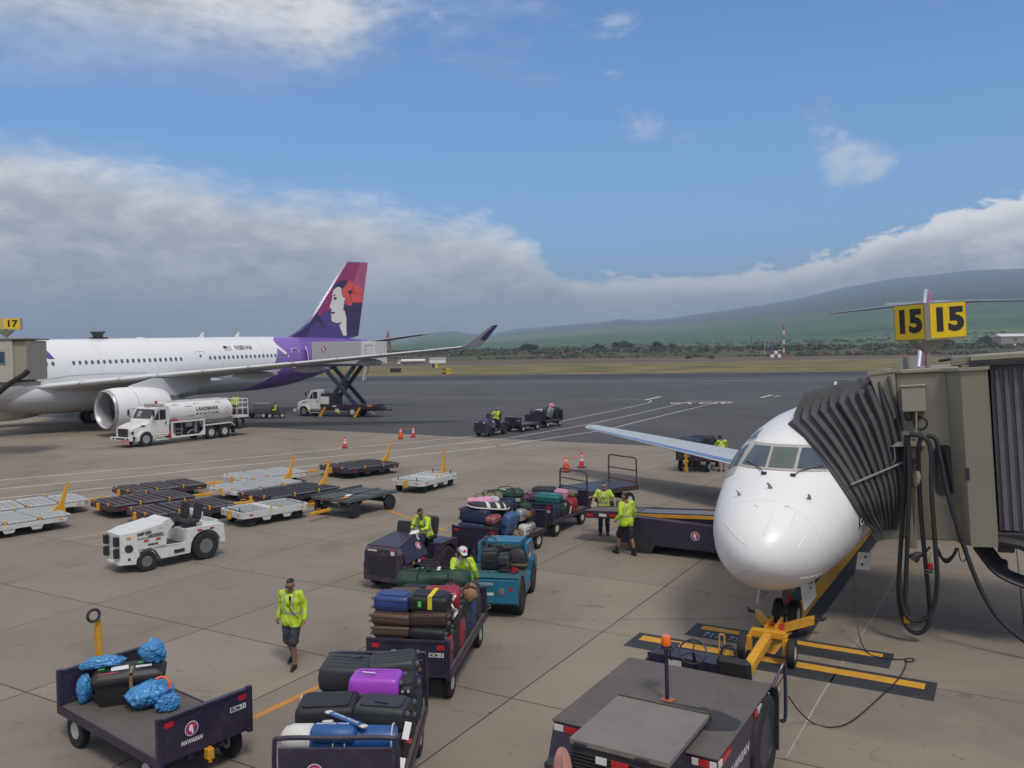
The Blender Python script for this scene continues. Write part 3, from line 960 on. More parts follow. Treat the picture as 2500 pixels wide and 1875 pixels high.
# doors
for s, open_ in ((31.8, False), (43.75, True)):
 w2, z0, z1 = .55, CZ - .55, CZ + 1.45
 out_ = [(s - w2, z0), (s + w2, z0), (s + w2, z1 - .2), (s + w2 - .2, z1), (s - w2 + .2, z1), (s - w2, z1 - .2)]
 if not open_:
  d = MB().tube([skin(p, q, .01) for p, q in out_], .016, 6, True).build('door', 'panel_line', big)
  patch([(s - .1, CZ + .9), (s + .1, CZ + .9), (s + .1, CZ + 1.15), (s - .1, CZ + 1.15)], 'cabin_window', 'pane', d, .016)
 else:
  d = patch(out_, 'dark_metal', 'doorway', big, .015)
  MB().tube([skin(p, q, .03) for p, q in out_], .05, 6, True).build('frame', 'white_paint', d)
  dl = MB()
  rows_ = []
  for i in range(9):
   z = z0 + (z1 - z0) * i / 8
   rows_.append([skin(s + 1.25, z, .42), skin(s + 2.35, z, .42)])
  dl.grid(rows_)
  dl.grid([[p + Vector((0, -.10, 0)) for p in r_] for r_ in rows_])
  dd = dl.build('door', 'purple_light', big, 60)
  MB().tube([skin(s + 1.25, z0 + (z1 - z0) * i / 6, .47) for i in range(7)], .05, 6).build('edge', 'white_paint', dd)
# lettering on the flank
def on_flank(s0, z0, sc=1.0):
 def f(v):
  p = skin(s0 + v.x * sc, z0 + v.y * sc, .016 + v.z)
  return p
 return f
text('N381HA', .62, 'letter_black', big, Matrix.Identity(4), 'registration', width=2.15, bold=.012, warp=on_flank(37.15, CZ + 1.68))
fl_ = MB()
for i in range(7):
 z0 = CZ + 1.47 + .062 * i
 fl_.poly([skin(s, z, .016) for s, z in ((34.75, z0), (35.65, z0), (35.65, z0 + .062), (34.75, z0 + .062))], i % 2)
fl_.poly([skin(s, z, .022) for s, z in ((34.75, CZ + 1.66), (35.15, CZ + 1.66), (35.15, CZ + 1.904), (34.75, CZ + 1.904))], 2)
fl_.build('flag', ['letter_grey', 'cream', 'letter_navy'], big, 60)
# last letter of the airline name, the rest hidden by the boarding bridge
for q4 in (((17.15, 2.32), (17.42, 2.32), (18.02, 1.18), (17.62, 1.18)), ((16.3, 1.98), (16.3, 1.66), (17.62, 1.18), (17.78, 1.46))):
 c4 = [Vector((p, CZ + q)) for p, q in q4]
 MB().grid([[skin(*(c4[0].lerp(c4[3], i / 8).lerp(c4[1].lerp(c4[2], i / 8), j / 3)), .014) for j in range(4)] for i in range(9)]).build('lettering', 'purple_deep', big, 60)
# skin joints
for s in (12.2, 21.9, 27.2, 34.2, 39.4):
 r, cc = fr_at(s)
 MB().tube([(s, -(r + .002) * math.sin(a), CZ + cc + (r + .002) * math.cos(a)) for a in [rad(5 + 7 * i) for i in range(22)]], .007, 4).build('skin_joint', 'panel_line', big)
# aerials and beacon on the roof
MB().prism([(22.5, CZ + 2.80), (24.1, CZ + 2.80), (24.0, CZ + 2.95), (22.7, CZ + 2.95)], -.3, .3).lathe([(.42, CZ + 2.9), (.42, CZ + 3.12), (.62, CZ + 3.4), (.6, CZ + 3.44)], (23.3, 0, 0), n=14).build('antenna', 'dark_metal', big)
for s in (33.6, 37.9):
 MB().prism([(s, CZ + 2.78), (s + .55, CZ + 2.78), (s + .62, CZ + 3.32), (s + .45, CZ + 3.32)], -.03, .03).build('blade_antenna', 'white_paint', big)
MB().lathe([(.42, CZ + 2.80), (.34, CZ + 2.87), (.05, CZ + 2.9)], (27.4, 0, 0), n=14).build('antenna', 'white_paint', big)
mat('intake_grey', (0.42, 0.42, 0.46), 0.38, 0.5, var=0.05)
mat('slat_grey', (0.66, 0.665, 0.67), 0.4, var=0.04, scale=0.6)
# wings
def foil(le, ch, th, y, z, tw=0.0, n=12):
 pts = []
 for i in range(n + 1):
  u = i / n
  x = u * u
  t_ = th * ch * 2.6 * (0.2969 * math.sqrt(x) - .126 * x - .3516 * x * x + .2843 * x ** 3 - .1036 * x ** 4) / .5
  pts.append((le + x * ch, y, z + t_ * .5 * 1.1 - x * ch * tw))
 for i in range(n - 1, 0, -1):
  u = i / n
  x = u * u
  t_ = th * ch * 2.6 * (0.2969 * math.sqrt(x) - .126 * x - .3516 * x * x + .2843 * x ** 3 - .1036 * x ** 4) / .5
  pts.append((le + x * ch, y, z - t_ * .5 * .9 - x * ch * tw))
 return pts
def wing(root, secs, m, name, sgn, mats=None):
 mb = MB()
 mb.loft([foil(le, ch, th, sgn * y, z, tw) for y, le, ch, th, z, tw in secs])
 return mb.build(name, m, root, 25)
WS = [(1.5, 15.4, 12.6, .13, 3.35, .045), (2.8, 16.6, 11.6, .13, 3.55, .045), (9.4, 22.6, 7.9, .12, 4.22, .03), (18.0, 29.3, 5.2, .11, 4.95, .02), (26.5, 35.9, 3.3, .10, 5.72, .01), (28.9, 38.0, 2.75, .10, 5.97, .0)]
for sg in (-1, 1):
 wo_ = wing(big, WS, 'wing_grey', 'wing', sg)
 lef = MB()
 for (a, b2) in zip(WS[1:], WS[2:]):
  for q in range(3):
   f0, f1 = q / 3 + .006, (q + 1) / 3 - .006
   L = []
   for f in (f0, f1):
    y, le, ch, th, z, tw = [a[i] + (b2[i] - a[i]) * f for i in range(6)]
    fp = foil(le, ch, th, sg * y, z, tw)
    L.append([(p[0] - .035, p[1], p[2] + (.022 if i >= 0 else -.022)) for i, p in [(k, fp[k]) for k in (-3, -2, -1, 0, 1, 2, 3)]])
   lef.grid(L)
 lef.build('slat', 'slat_grey', wo_, 60)
 # winglet
 wgl = MB().loft([foil(38.0, 2.75, .09, sg * 28.9, 5.97), foil(38.5, 2.3, .08, sg * 29.25, 6.30), foil(39.7, 1.6, .07, sg * 29.75, 7.15), foil(40.8, .9, .06, sg * 30.1, 7.80)])
 wg_ = wgl.build('winglet', 'aircraft_white', wo_, 25)
 MB().poly([(39.9, sg * 29.52, 6.60), (40.75, sg * 29.45, 6.42), (41.25, sg * 29.80, 7.15), (41.66, sg * 30.16, 7.78), (41.15, sg * 30.17, 7.76), (40.5, sg * 29.86, 7.2)]).build('winglet_paint', 'purple_deep', wo_, 30)
 MB().sphere((38.15, sg * 28.75, 5.95), (.16, .12, .10)).build('position_light', 'red_reflector', wo_)
 for y, s0, ln, z in ((6.6, 25.5, 5.6, 3.62), (12.4, 27.6, 5.0, 4.08), (16.8, 30.3, 4.3, 4.50), (21.2, 33.4, 3.5, 4.95)):
  MB().loft([[(s0 + ln * u, sg * y + .26 * w_ * math.cos(2 * PI * j / 10), z - .12 + .34 * w_ * math.sin(2 * PI * j / 10) - .06 * u * ln * .3) for j in range(10)] for u, w_ in ((0, .1), (.12, .6), (.35, 1), (.65, .95), (.88, .5), (1, .06))]).build('flap_fairing', 'belly_grey', wo_, 40)
 # engine
 EC = (sg * 9.37, 1.78)
 en = MB()
 prof = [(1.30, 0.32), (1.36, .06), (1.43, 0.0), (1.51, .08), (1.60, .35), (1.66, 1.0), (1.66, 2.2), (1.60, 3.3), (1.47, 4.3), (1.28, 5.0), (1.20, 5.05), (1.15, 4.6)]
 en.lathe(prof, (18.0, EC[0], EC[1]), 'x', 40, caps=False)
 eo = en.build('engine', 'aircraft_white', big, 40)
 MB().lathe([(1.29, .32), (1.365, .055), (1.43, -.012), (1.515, .07), (1.575, .22), (1.57, .23), (1.43, .004), (1.30, .34)], (18.0, EC[0], EC[1]), 'x', 40, caps=False).build('intake_lip', 'intake_grey', eo, 50)
 MB().lathe([(1.30, .32), (1.27, .7), (1.26, 1.05), (1.26, 1.3)], (18.0, EC[0], EC[1]), 'x', 40, caps=False).build('intake', 'aircraft_grey', eo, 50)
 fan = MB()
 for q in range(26):
  a = 2 * PI * q / 26
  d_, n_ = Vector((0, math.cos(a), math.sin(a))), Vector((0, -math.sin(a), math.cos(a)))
  o_ = Vector((19.15, EC[0], EC[1]))
  fan.poly([o_ + d_ * .35 + n_ * .03, o_ + d_ * 1.25 + n_ * .05, o_ + d_ * 1.25 + n_ * .30 + Vector((.16, 0, 0)), o_ + d_ * .35 + n_ * .1 + Vector((.12, 0, 0))])
 fan.lathe([(1.26, .13), (.02, .14)], (19.2, EC[0], EC[1]), 'x', 30, k=1)
 fan.build('fan', ['dull_metal', 'dark_metal'], eo)
 MB().lathe([(.02, -.25), (.2, -.1), (.38, .12), (.4, .3)], (19.05, EC[0], EC[1]), 'x', 20).build('spinner', 'aircraft_grey', eo)
 MB().lathe([(1.12, 0), (.80, 1.6), (.62, 2.2), (.45, 2.6), (.05, 3.1)], (22.4, EC[0], EC[1]), 'x', 24).build('exhaust_cone', 'dull_metal', eo)
 MB().lathe([(1.662, 0), (1.664, .02), (1.66, .04)], (19.9, EC[0], EC[1]), 'x', 40, caps=False).build('cowl_joint', 'panel_line', eo)
 py_ = MB().loft([[(x0, EC[0] - w_, z0), (x0, EC[0] + w_, z0), (x1, EC[0] + w_, z1), (x1, EC[0] - w_, z1)] for x0, z0, x1, z1, w_ in ((19.6, 3.15, 20.2, 3.55, .05), (21.5, 3.1, 22.2, 3.98, .24), (24, 2.5, 24.3, 4.1, .26), (27.5, 3.2, 27.8, 4.0, .12))])
 py_.build('pylon', 'belly_grey', big, 40)
# belly fairing
MB().loft([[(s, w_ * math.sin(2 * PI * j / 20), zc + h_ * math.cos(2 * PI * j / 20)) for j in range(20)] for s, w_, h_, zc in ((13.4, .8, .5, 2.6), (15, 2.2, 1.2, 2.75), (17, 3.0, 1.7, 2.95), (20, 3.3, 1.9, 3.0), (26, 3.3, 1.9, 3.0), (29, 2.9, 1.55, 2.95), (32, 1.8, .9, 2.6), (34, .4, .3, 2.2))]).build('wing_fairing', 'belly_grey', big, 40)
# wing root leading edge fillet line
MB().tube([skin(s, z, .02) for s, z in ((13.6, 2.6), (14.6, 3.2), (15.6, 3.72), (17, 4.15), (19, 4.35), (22, 4.4), (26, 4.3))], .012, 4).build('skin_joint', 'panel_line', big)
# tail: fin as a flat-sided slab with rounded leading edge, portrait laid on it
fin_o = [(44.66, 7.20), (46.47, 8.0), (47.85, 8.94), (48.88, 9.97), (51.43, 12.84), (54.32, 16.13), (57.94, 16.26), (55.83, 7.30), (52.2, 6.6), (46.5, 6.6)]
fb_ = MB()
cxy = (53.5, 11.0)
inner_o = [(p + (cxy[0] - p) * .035 + .10, q + (cxy[1] - q) * .02) for p, q in fin_o]
fb_.loft([[(p, 0, q) for p, q in fin_o], [(p, -.17, q) for p, q in inner_o]], False)
fb_.loft([[(p, 0, q) for p, q in fin_o], [(p, .17, q) for p, q in inner_o]], False)
fb_.poly([(p, -.17, q) for p, q in inner_o])
fb_.poly([(p, .17, q) for p, q in inner_o])
fin = fb_.build('fin', 'purple_deep', big, 20)
ART = [
 ('fin_paint', 'magenta', [(48.88, 9.97), (51.43, 12.84), (54.32, 16.1), (56.51, 16.15), (55.41, 13.84), (54.65, 13.96), (53.68, 13.87), (52.71, 13.64), (52.17, 13.17), (51.82, 12.26), (51.46, 11.2), (51.21, 10.3), (50.49, 10.14), (49.66, 9.61)]),
 ('rudder_paint', 'magenta_light', [(56.51, 16.15), (57.85, 16.18), (56.78, 11.24), (55.29, 11.29), (55.41, 13.84)]),
 ('fin_paint', 'purple_dark', [(44.9, 7.25), (46.5, 7.95), (47.85, 8.86), (48.88, 9.9), (49.66, 9.61), (50.13, 8.95), (50.44, 8.32), (49.62, 8.94), (49.04, 9.09), (48.21, 8.35), (47.83, 7.63), (46.7, 6.96)]),
 ('hair', 'purple_dark', [(52.09, 12.79), (52.17, 13.17), (52.5, 13.56), (53.14, 13.81), (54.11, 13.89), (54.31, 13.71), (53.98, 13.39), (53.41, 12.76), (53.1, 12.98), (52.69, 13.07)]),
 ('face', 'cream', [(52.48, 13.03), (51.94, 12.64), (51.7, 12.1), (51.69, 11.73), (51.61, 11.43), (51.34, 10.97), (51.23, 10.67), (51.42, 10.49), (51.63, 10.45), (51.41, 10.15), (51.46, 10.0), (51.41, 9.85), (51.53, 9.63), (51.43, 9.33), (51.56, 9.03), (52.28, 8.85), (53.02, 8.93), (53.28, 9.14), (53.01, 8.8), (52.69, 8.58), (52.98, 8.04), (53.27, 7.39), (53.87, 7.38), (53.84, 8.19), (53.9, 9.42), (53.66, 10.33), (53.51, 10.33), (53.65, 11.1), (53.63, 11.48), (53.94, 11.68), (53.54, 11.86), (53.34, 12.08), (53.25, 12.53), (53.31, 12.84), (53.0, 13.08)]),
 ('hair', 'purple_dark', [(53.81, 10.79), (55.07, 11.33), (56.68, 11.29), (55.80, 7.36), (53.89, 7.38), (53.92, 9.42), (53.7, 10.33)]),
 ('flower', 'hibiscus', [(53.42, 12.84), (54.08, 13.4), (54.54, 13.95), (55.29, 13.76), (55.39, 13.45), (56.16, 13.41), (56.77, 12.96), (56.87, 12.42), (56.33, 12.25), (56.7, 11.94), (56.6, 11.35), (55.29, 11.29), (54.97, 11.43), (55.06, 11.05), (54.51, 10.92), (53.97, 11.03), (53.78, 11.4), (53.94, 11.68), (53.48, 11.93), (53.29, 12.46)]),
 ('stamen', 'purple_dark', [(54.26, 12.64), (55.03, 12.82), (55.06, 12.59), (54.67, 12.12), (54.46, 12.26)]),
 ('brow', 'purple_dark', [(51.8, 12.03), (52.12, 12.21), (52.43, 12.1), (52.12, 12.1), (51.9, 11.91)]),
 ('eye', 'purple_dark', [(51.9, 11.81), (52.26, 11.89), (52.46, 11.75), (52.15, 11.51), (51.95, 11.66)]),
 ('lips', 'purple_dark', [(51.43, 10.15), (51.82, 10.14), (52.08, 10.04), (51.71, 9.91), (51.42, 10.01)]),
 ('curl', 'purple_dark', [(53.55, 11.09), (53.82, 10.95), (53.67, 10.49), (53.4, 10.3)]),
 ('petal_fold', 'hibiscus_edge', [(54.9, 12.75), (55.3, 13.7), (55.39, 13.45), (55.15, 12.7)]),
 ('petal_fold', 'hibiscus_edge', [(54.5, 12.2), (54.9, 11.5), (54.97, 11.43), (54.75, 12.15)]),
 ('petal_fold', 'hibiscus_edge', [(55.05, 12.5), (56.3, 12.27), (56.33, 12.25), (55.1, 12.6)]),
]
for i, (nm, m, pts) in enumerate(ART):
 pts = [(p + (cxy[0] - p) * .05 + .16, q + (cxy[1] - q) * .02) if any(abs(p - a_) < .3 and abs(q - b_) < .2 for a_, b_ in fin_o[:6]) else (p, q) for p, q in pts]
 for sg in (-1, 1):
  MB().poly([(p, sg * (.175 + .004 * i), q) for p, q in pts]).build(nm, m, fin, 30)
for i in range(6):
 q = 8.4 + 1.35 * i
 MB().box(55.83 + (q - 7.3) * .236 - .05, 55.83 + (q - 7.3) * .236 + .28, -.02, .02, q, q + .05).build('static_wick', 'dark_metal', fin)
for sg in (-1, 1):
 MB().loft([foil(50.0, 5.4, .10, sg * .6, 6.05), foil(53.2, 3.6, .10, sg * 5.5, 6.75), foil(56.0, 1.9, .09, sg * 9.8, 7.32)]).build('tailplane', 'wing_grey', big, 25)
# landing gear
def gz(s): return -s * math.sin(TH)
for y in (-5.3, 5.3):
 g_ = MB().cyl((26.2, y, 3.6), (26.2, y, gz(26) + .75), .22, n=12).cyl((25.3, y, gz(25) + .72), (27.2, y, gz(27) + .72), .12).build('main_gear', 'dull_metal', big)
 for ds in (-.95, .95):
  for dy in (-.5, .5):
   wheel(g_, (26.25 + ds, y + dy, gz(26.25 + ds) + .70), .70, .5, 'rim_white')
g_ = MB().cyl((6.7, 0, 2.8), (6.7, 0, gz(6.7) + .5), .14, n=12).build('nose_gear', 'dull_metal', big)
for dy in (-.3, .3):
 wheel(g_, (6.7, dy, gz(6.7) + .52), .52, .32, 'rim_white')
# parked jet at this gate
jet = thing('jet', 'white narrow-body jet seen nose-on with dark cockpit windows and T-tail', 'airplane', NT, math.atan2(AX.y, AX.x))
JS = [(0, 2.10, 2.20, .05, 2.15), (.05, 1.94, 2.38, .26, 2.15), (.15, 1.80, 2.55, .43, 2.16), (.35, 1.63, 2.75, .63, 2.18), (.6, 1.48, 2.93, .82, 2.21), (1.0, 1.33, 3.13, 1.04, 2.28), (1.4, 1.24, 3.30, 1.20, 2.38), (1.9, 1.18, 3.47, 1.34, 2.50), (2.25, 1.16, 3.62, 1.42, 2.58), (2.5, 1.15, 3.83, 1.45, 2.64), (2.8, 1.14, 4.06, 1.50, 2.71), (3.1, 1.13, 4.26, 1.55, 2.77), (3.6, 1.12, 4.46, 1.60, 2.84), (4.3, 1.12, 4.64, 1.64, 2.90), (5.3, 1.12, 4.76, 1.67, 2.95), (7, 1.12, 4.82, 1.67, 2.98), (16, 1.12, 4.82, 1.67, 2.98), (25, 1.14, 4.82, 1.67, 2.98), (28, 1.55, 4.82, 1.58, 3.15), (31, 2.3, 4.8, 1.30, 3.5), (34, 3.15, 4.62, .85, 3.9), (36.2, 3.75, 4.45, .45, 4.1), (36.9, 4.05, 4.3, .12, 4.18)]
def jsec(s):
 for a, b2 in zip(JS, JS[1:]):
  if a[0] <= s <= b2[0]:
   f = (s - a[0]) / (b2[0] - a[0])
   return [a[i] + (b2[i] - a[i]) * f for i in range(5)]
 return list(JS[-1])
def jring(s, n=64, out=0.0):
 _, bo, tp, hw, cz = jsec(s)
 r_ = []
 for j in range(n):
  a = 2 * PI * j / n
  c_, s_ = math.cos(a), math.sin(a)
  r_.append((s, (hw + out) * s_, cz + ((tp - cz + out) if c_ > 0 else (cz - bo + out)) * c_))
 return r_
ss = []
for a, b2 in zip(JS, JS[1:]):
 k = max(1, int((b2[0] - a[0]) / .35)) if b2[0] < 6 else max(1, int((b2[0] - a[0]) / 1.5))
 ss += [a[0] + (b2[0] - a[0]) * i / k for i in range(k)]
ss.append(36.9)
jf = MB().loft([jring(s) for s in ss]).build('fuselage', 'aircraft_white', jet, 60)
def jsurf(y, z, out=0.0):
 """point of the nose seen from ahead at lateral y and height z"""
 lo, hi_ = 0.0, 6.5
 for _ in range(40):
  m_ = (lo + hi_) / 2
  _, bo, tp, hw, cz = jsec(m_)
  h = (tp - cz) if z > cz else (cz - bo)
  inside = (y / max(hw, 1e-4)) ** 2 + ((z - cz) / max(h, 1e-4)) ** 2 < 1
  if inside: hi_ = m_
  else: lo = m_
 p = Vector((hi_, y, z))
 e = .02
 n_ = Vector((-1, 0, 0))
 _, bo, tp, hw, cz = jsec(hi_ + .15)
 h = (tp - cz) if z > cz else (cz - bo)
 n_ = Vector((-.55 if z > 3.55 else -.45, y / hw / hw, (z - cz) / h / h)).normalized()
 return p + n_ * out
def jpatch(pts, m, name, parent, out, sub=5):
 """curved patch laid on the nose from four (y, z) corners"""
 a, b2, c2, d2 = [Vector(p) for p in pts]
 rows_ = []
 for i in range(sub + 1):
  u = i / sub
  p, q = a.lerp(d2, u), b2.lerp(c2, u)
  rows_.append([jsurf(*(p.lerp(q, v / sub)), out) for v in range(sub + 1)])
 return MB().grid(rows_).build(name, m, parent, 60)
mat('windshield_frame', (0.42, 0.41, 0.38), 0.45, var=0.08, scale=6)
mat('pane_green', (0.10, 0.125, 0.105), 0.06, var=0.2, spec=0.7)
wf = jpatch([(-1.08, 3.60), (1.08, 3.60), (.86, 4.10), (-.86, 4.10)], 'windshield_frame', 'windshield_frame', jet, .010, 14)
for sg in (-1, 1):
 jpatch([(sg * .33, 3.65), (sg * .92, 3.65), (sg * .74, 4.04), (sg * .33, 4.04)], 'glass_blue', 'windshield_pane', wf, .022)
 sf = jpatch([(sg * 1.08, 3.42), (sg * 1.47, 3.22), (sg * 1.33, 3.88), (sg * .92, 4.08)], 'windshield_frame', 'side_window_frame', jet, .010, 8)
 jpatch([(sg * 1.04, 3.60), (sg * 1.16, 3.55), (sg * 1.06, 3.95), (sg * .92, 4.02)], 'glass_dark', 'side_window', sf, .020)
 jpatch([(sg * 1.20, 3.52), (sg * 1.42, 3.42), (sg * 1.28, 3.84), (sg * 1.10, 3.93)], 'glass_dark', 'side_window', sf, .020)
 ef = jpatch([(sg * .80, 4.14), (sg * 1.15, 4.02), (sg * 1.06, 4.22), (sg * .80, 4.34)], 'windshield_frame', 'eyebrow_frame', jet, .008, 6)
 jpatch([(sg * .84, 4.165), (sg * 1.10, 4.065), (sg * 1.03, 4.195), (sg * .84, 4.295)], 'glass_dark', 'eyebrow_window', ef, .016)
 wp = MB().tube([jsurf(sg * .30, 3.52, .03), jsurf(sg * .42, 3.60, .045), jsurf(sg * .80, 3.70, .04)], .011, 6).build('wiper', 'dark_metal', jet)
 MB().box(-.04, .04, -.05, .05, -.02, .03).build('pivot', 'dark_metal', wp).matrix_local = Matrix.Translation(jsurf(sg * .30, 3.53, .02))
jpatch([(-.265, 3.65), (.265, 3.65), (.265, 4.04), (-.265, 4.04)], 'pane_green', 'windshield_pane', wf, .022)
# rivets round the windshield frame
rv = MB()
for i in range(26):
 y = -1.02 + 2.04 * i / 25
 for z in (3.615, 4.085):
  if abs(y) < (1.06 - (z - 3.6) * .44):
   rv.sphere(jsurf(y, z, .014), .009, 5, 3)
rv.build('rivet_row', 'panel_line', wf)
for i, (y0, z0, y1, z1) in enumerate(((-.85, 2.62, -.74, 2.34), (-.56, 2.72, -.60, 2.98), (-.16, 2.62, -.22, 2.95), (.12, 2.42, .70, 2.68), (.12, 1.98, .62, 1.62), (-.72, 1.72, -.98, 1.66), (.05, 1.62, .16, 1.50))):
 MB().tube([jsurf(y0 + (y1 - y0) * k / 6, z0 + (z1 - z0) * k / 6, .004) for k in range(7)], .008, 5).build('diverter_strip', 'cream', jet)
for y, z in ((-.74, 3.16), (.02, 3.33), (.62, 3.16)):
 p = jsurf(y, z)
 MB(face_on(p, (-.4, y * .5, 1))).loft([[(-.05, -.02, -.02), (.05, -.02, -.02), (.05, .02, -.02), (-.05, .02, -.02)], [(-.035, -.012, .07), (.02, -.012, .07), (.02, .012, .07), (-.035, .012, .07)], [(-.07, -.008, .12), (-.03, -.008, .13), (-.03, .008, .13), (-.07, .008, .12)]]).build('probe', 'dull_metal', jet)
for y, z in ((-.42, 3.03), (.15, 3.02)):
 MB().tube([jsurf(y + .05 * math.cos(a), z + .04 * math.sin(a), .004) for a in [rad(30 + 18 * i) for i in range(9)]], .004, 4).build('latch_mark', 'panel_line', jet)
# radome seam
MB().tube([Vector(p) for p in jring(1.05, 48, -.001)], .0045, 4, True).build('radome_seam', 'panel_faint', jet)
for s0 in (3.45, 4.45, 6.3, 9.2):
 MB().tube([Vector(p) for p in jring(s0, 56, -.001)], .0045, 4, True).build('skin_joint', 'panel_faint', jet)
# static port ring on the left cheek
pc = Vector((2.9, -1.53, 2.55))
for r_, m, o_ in ((.125, 'letter_navy', .008), (.10, 'cream', .012), (.06, 'dark_metal', .016)):
 link('static_port', MB().lathe([(r_, 0), (r_, .003)], n=20).mesh('static_port', m), jet, face_on(pc + Vector((-.25, -1, -.1)).normalized() * o_, (-.25, -1, -.1)))
text('STATIC PORT', .07, 'letter_grey', jet, face_on((3.35, -1.60, 2.40), (-.18, -1, -.1)), 'lettering', width=.55)
# crown aerial
MB().prism([(8.2, 4.78), (8.55, 4.78), (8.62, 5.28), (8.46, 5.28)], -.02, .02).build('blade_antenna', 'white_paint', jet)
MB().sphere((6.9, .1, 4.83), (.22, .12, .05)).build('beacon_light', 'amber_reflector', jet)
# cabin windows and door outlines (both sides)
for sg in (-1, 1):
 for i in range(30):
  s = 7.6 + .51 * i
  p = Vector((s, sg * 1.672, 3.42))
  _, bo, tp, hw, cz = jsec(s)
  y = hw * math.sqrt(1 - ((3.42 - cz) / (tp - cz)) ** 2)
  pp = MB(face_on((s, sg * (y + .004), 3.42), (0, sg, .28)))
  pp.poly([(.10 * math.copysign(abs(math.cos(a)) ** .7, math.cos(a)), .15 * math.copysign(abs(math.sin(a)) ** .7, math.sin(a)), 0) for a in [2 * PI * k / 14 for k in range(14)]])
  pp.build('cabin_window', 'cabin_window', jet)
 dpts = []
 for s, z in ((4.7, 2.15), (5.55, 2.15), (5.55, 3.95), (4.7, 3.95)):
  _, bo, tp, hw, cz = jsec(s)
  h = (tp - cz) if z > cz else (cz - bo)
  dpts.append((s, sg * (hw * math.sqrt(1 - ((z - cz) / h) ** 2) + .004), z))
 MB().tube(dpts, .01, 4, True).build('door', 'panel_line', jet)
# wings (low, swept) and rear engines
for sg in (-1, 1):
 wj = MB().loft([foil(13.4, 6.2, .115, sg * 1.2, 1.55, .02), foil(15.6, 4.2, .11, sg * 5.2, 1.85, .015), foil(20.9, 1.7, .10, sg * 13.7, 2.42, 0), foil(21.5, 1.25, .09, sg * 14.15, 2.46, 0), foil(22.2, .4, .06, sg * 14.3, 2.46, 0)]).build('wing', 'wing_grey', jet, 25)
 fa, fb2 = foil(13.4, 6.2, .115, sg * 1.2, 1.55, .02), foil(15.6, 4.2, .11, sg * 5.2, 1.85, .015)
 fc2 = foil(20.9, 1.7, .10, sg * 13.7, 2.42, 0)
 MB().grid([[Vector(f_[k]) + Vector((-.012, 0, .006)) for k in (-2, -1, 0, 1, 2, 3, 4)] for f_ in (fa, fb2, fc2)]).build('leading_edge', 'bare_metal', wj, 60)
 ej = MB().lathe([(.62, .12), (.70, 0), (.80, .12), (.88, .9), (.86, 2.6), (.66, 4.0), (.55, 4.05)], (26.3, sg * 2.62, 3.55), 'x', 30, caps=False).build('engine', 'aircraft_white', jet, 40)
 MB().lathe([(.60, .5), (.62, .12), (.70, -.012), (.80, .12), (.80, .14), (.70, .0)], (26.3, sg * 2.62, 3.55), 'x', 30, caps=False).build('intake_lip', 'bare_metal', ej, 40)
 MB().lathe([(.61, .5), (.01, .4)], (26.3, sg * 2.62, 3.55), 'x', 24).build('fan', 'dark_metal', ej)
 MB().box(27.2, 29.6, sg * 1.2, sg * 2.0, 3.4, 3.65, .08).build('pylon', 'aircraft_white', jet)
 MB().loft([foil(34.3, 3.0, .10, sg * .1, 8.62, 0), foil(35.3, 2.4, .10, sg * 2.2, 8.50 if sg > 0 else 8.66, 0), foil(37.4, 1.2, .09, sg * 5.6, 8.30 if sg > 0 else 8.66, 0)]).build('tailplane', 'bare_metal', jet, 25)
 tl = [(35.3 + .9 * 0, sg * .3, 8.74), (36.6, sg * .3, 8.74), (37.4, sg * 2.3, 8.74), (36.3, sg * 2.3, 8.74)]
 MB().loft([[(x, y, 8.62) for x, y, _ in tl], tl]).build('elevator', 'aircraft_white', jet)
fj = MB()
fj.loft([[(30.2, 0, 4.7), (31.2, -.16, 4.6), (33, -.2, 4.6), (35.9, -.02, 4.4), (35.9, .02, 4.4), (33, .2, 4.6), (31.2, .16, 4.6)], [(32.2, 0, 6.9), (32.6, -.15, 6.9), (33.8, -.18, 6.9), (36.3, -.02, 6.9), (36.3, .02, 6.9), (33.8, .18, 6.9), (32.6, .15, 6.9)], [(33.9, 0, 8.95), (34.2, -.15, 9.0), (35.2, -.17, 9.05), (36.9, -.02, 9.1), (36.9, .02, 9.1), (35.2, .17, 9.05), (34.2, .15, 9.0)], [(34.3, 0, 9.25), (34.5, -.08, 9.3), (35.2, -.09, 9.3), (36.8, -.01, 9.3), (36.8, .01, 9.3), (35.2, .09, 9.3), (34.5, .08, 9.3)]])
fj_ = fj.build('fin', 'magenta', jet, 40)
MB().tube([(30.2, 0, 4.7), (32.2, 0, 6.9), (33.9, 0, 8.95), (34.3, 0, 9.25)], .11, 10).build('leading_edge', 'bare_metal', fj_)
for sg in (-1, 1):
 MB().poly([(31.4, sg * .215, 4.7), (35.6, sg * .06, 4.6), (36.2, sg * .06, 6.6), (33.2, sg * .21, 6.4)]).build('fin_paint', 'purple_light', fj_)
 MB().poly([(33.4, sg * .22, 5.3), (34.4, sg * .20, 5.2), (34.8, sg * .19, 7.2), (34.0, sg * .21, 7.6)]).build('fin_paint', 'cream', fj_)
MB().lathe([(.16, 0), (.20, -.02), (.22, .05), (.20, 1.4)], (30.0, 0, 5.0), 'x', 18, caps=False).build('air_intake', 'bare_metal', jet)
MB().lathe([(.17, .1), (.01, .1)], (30.0, 0, 5.0), 'x', 18).build('intake_hole', 'dark_metal', jet)
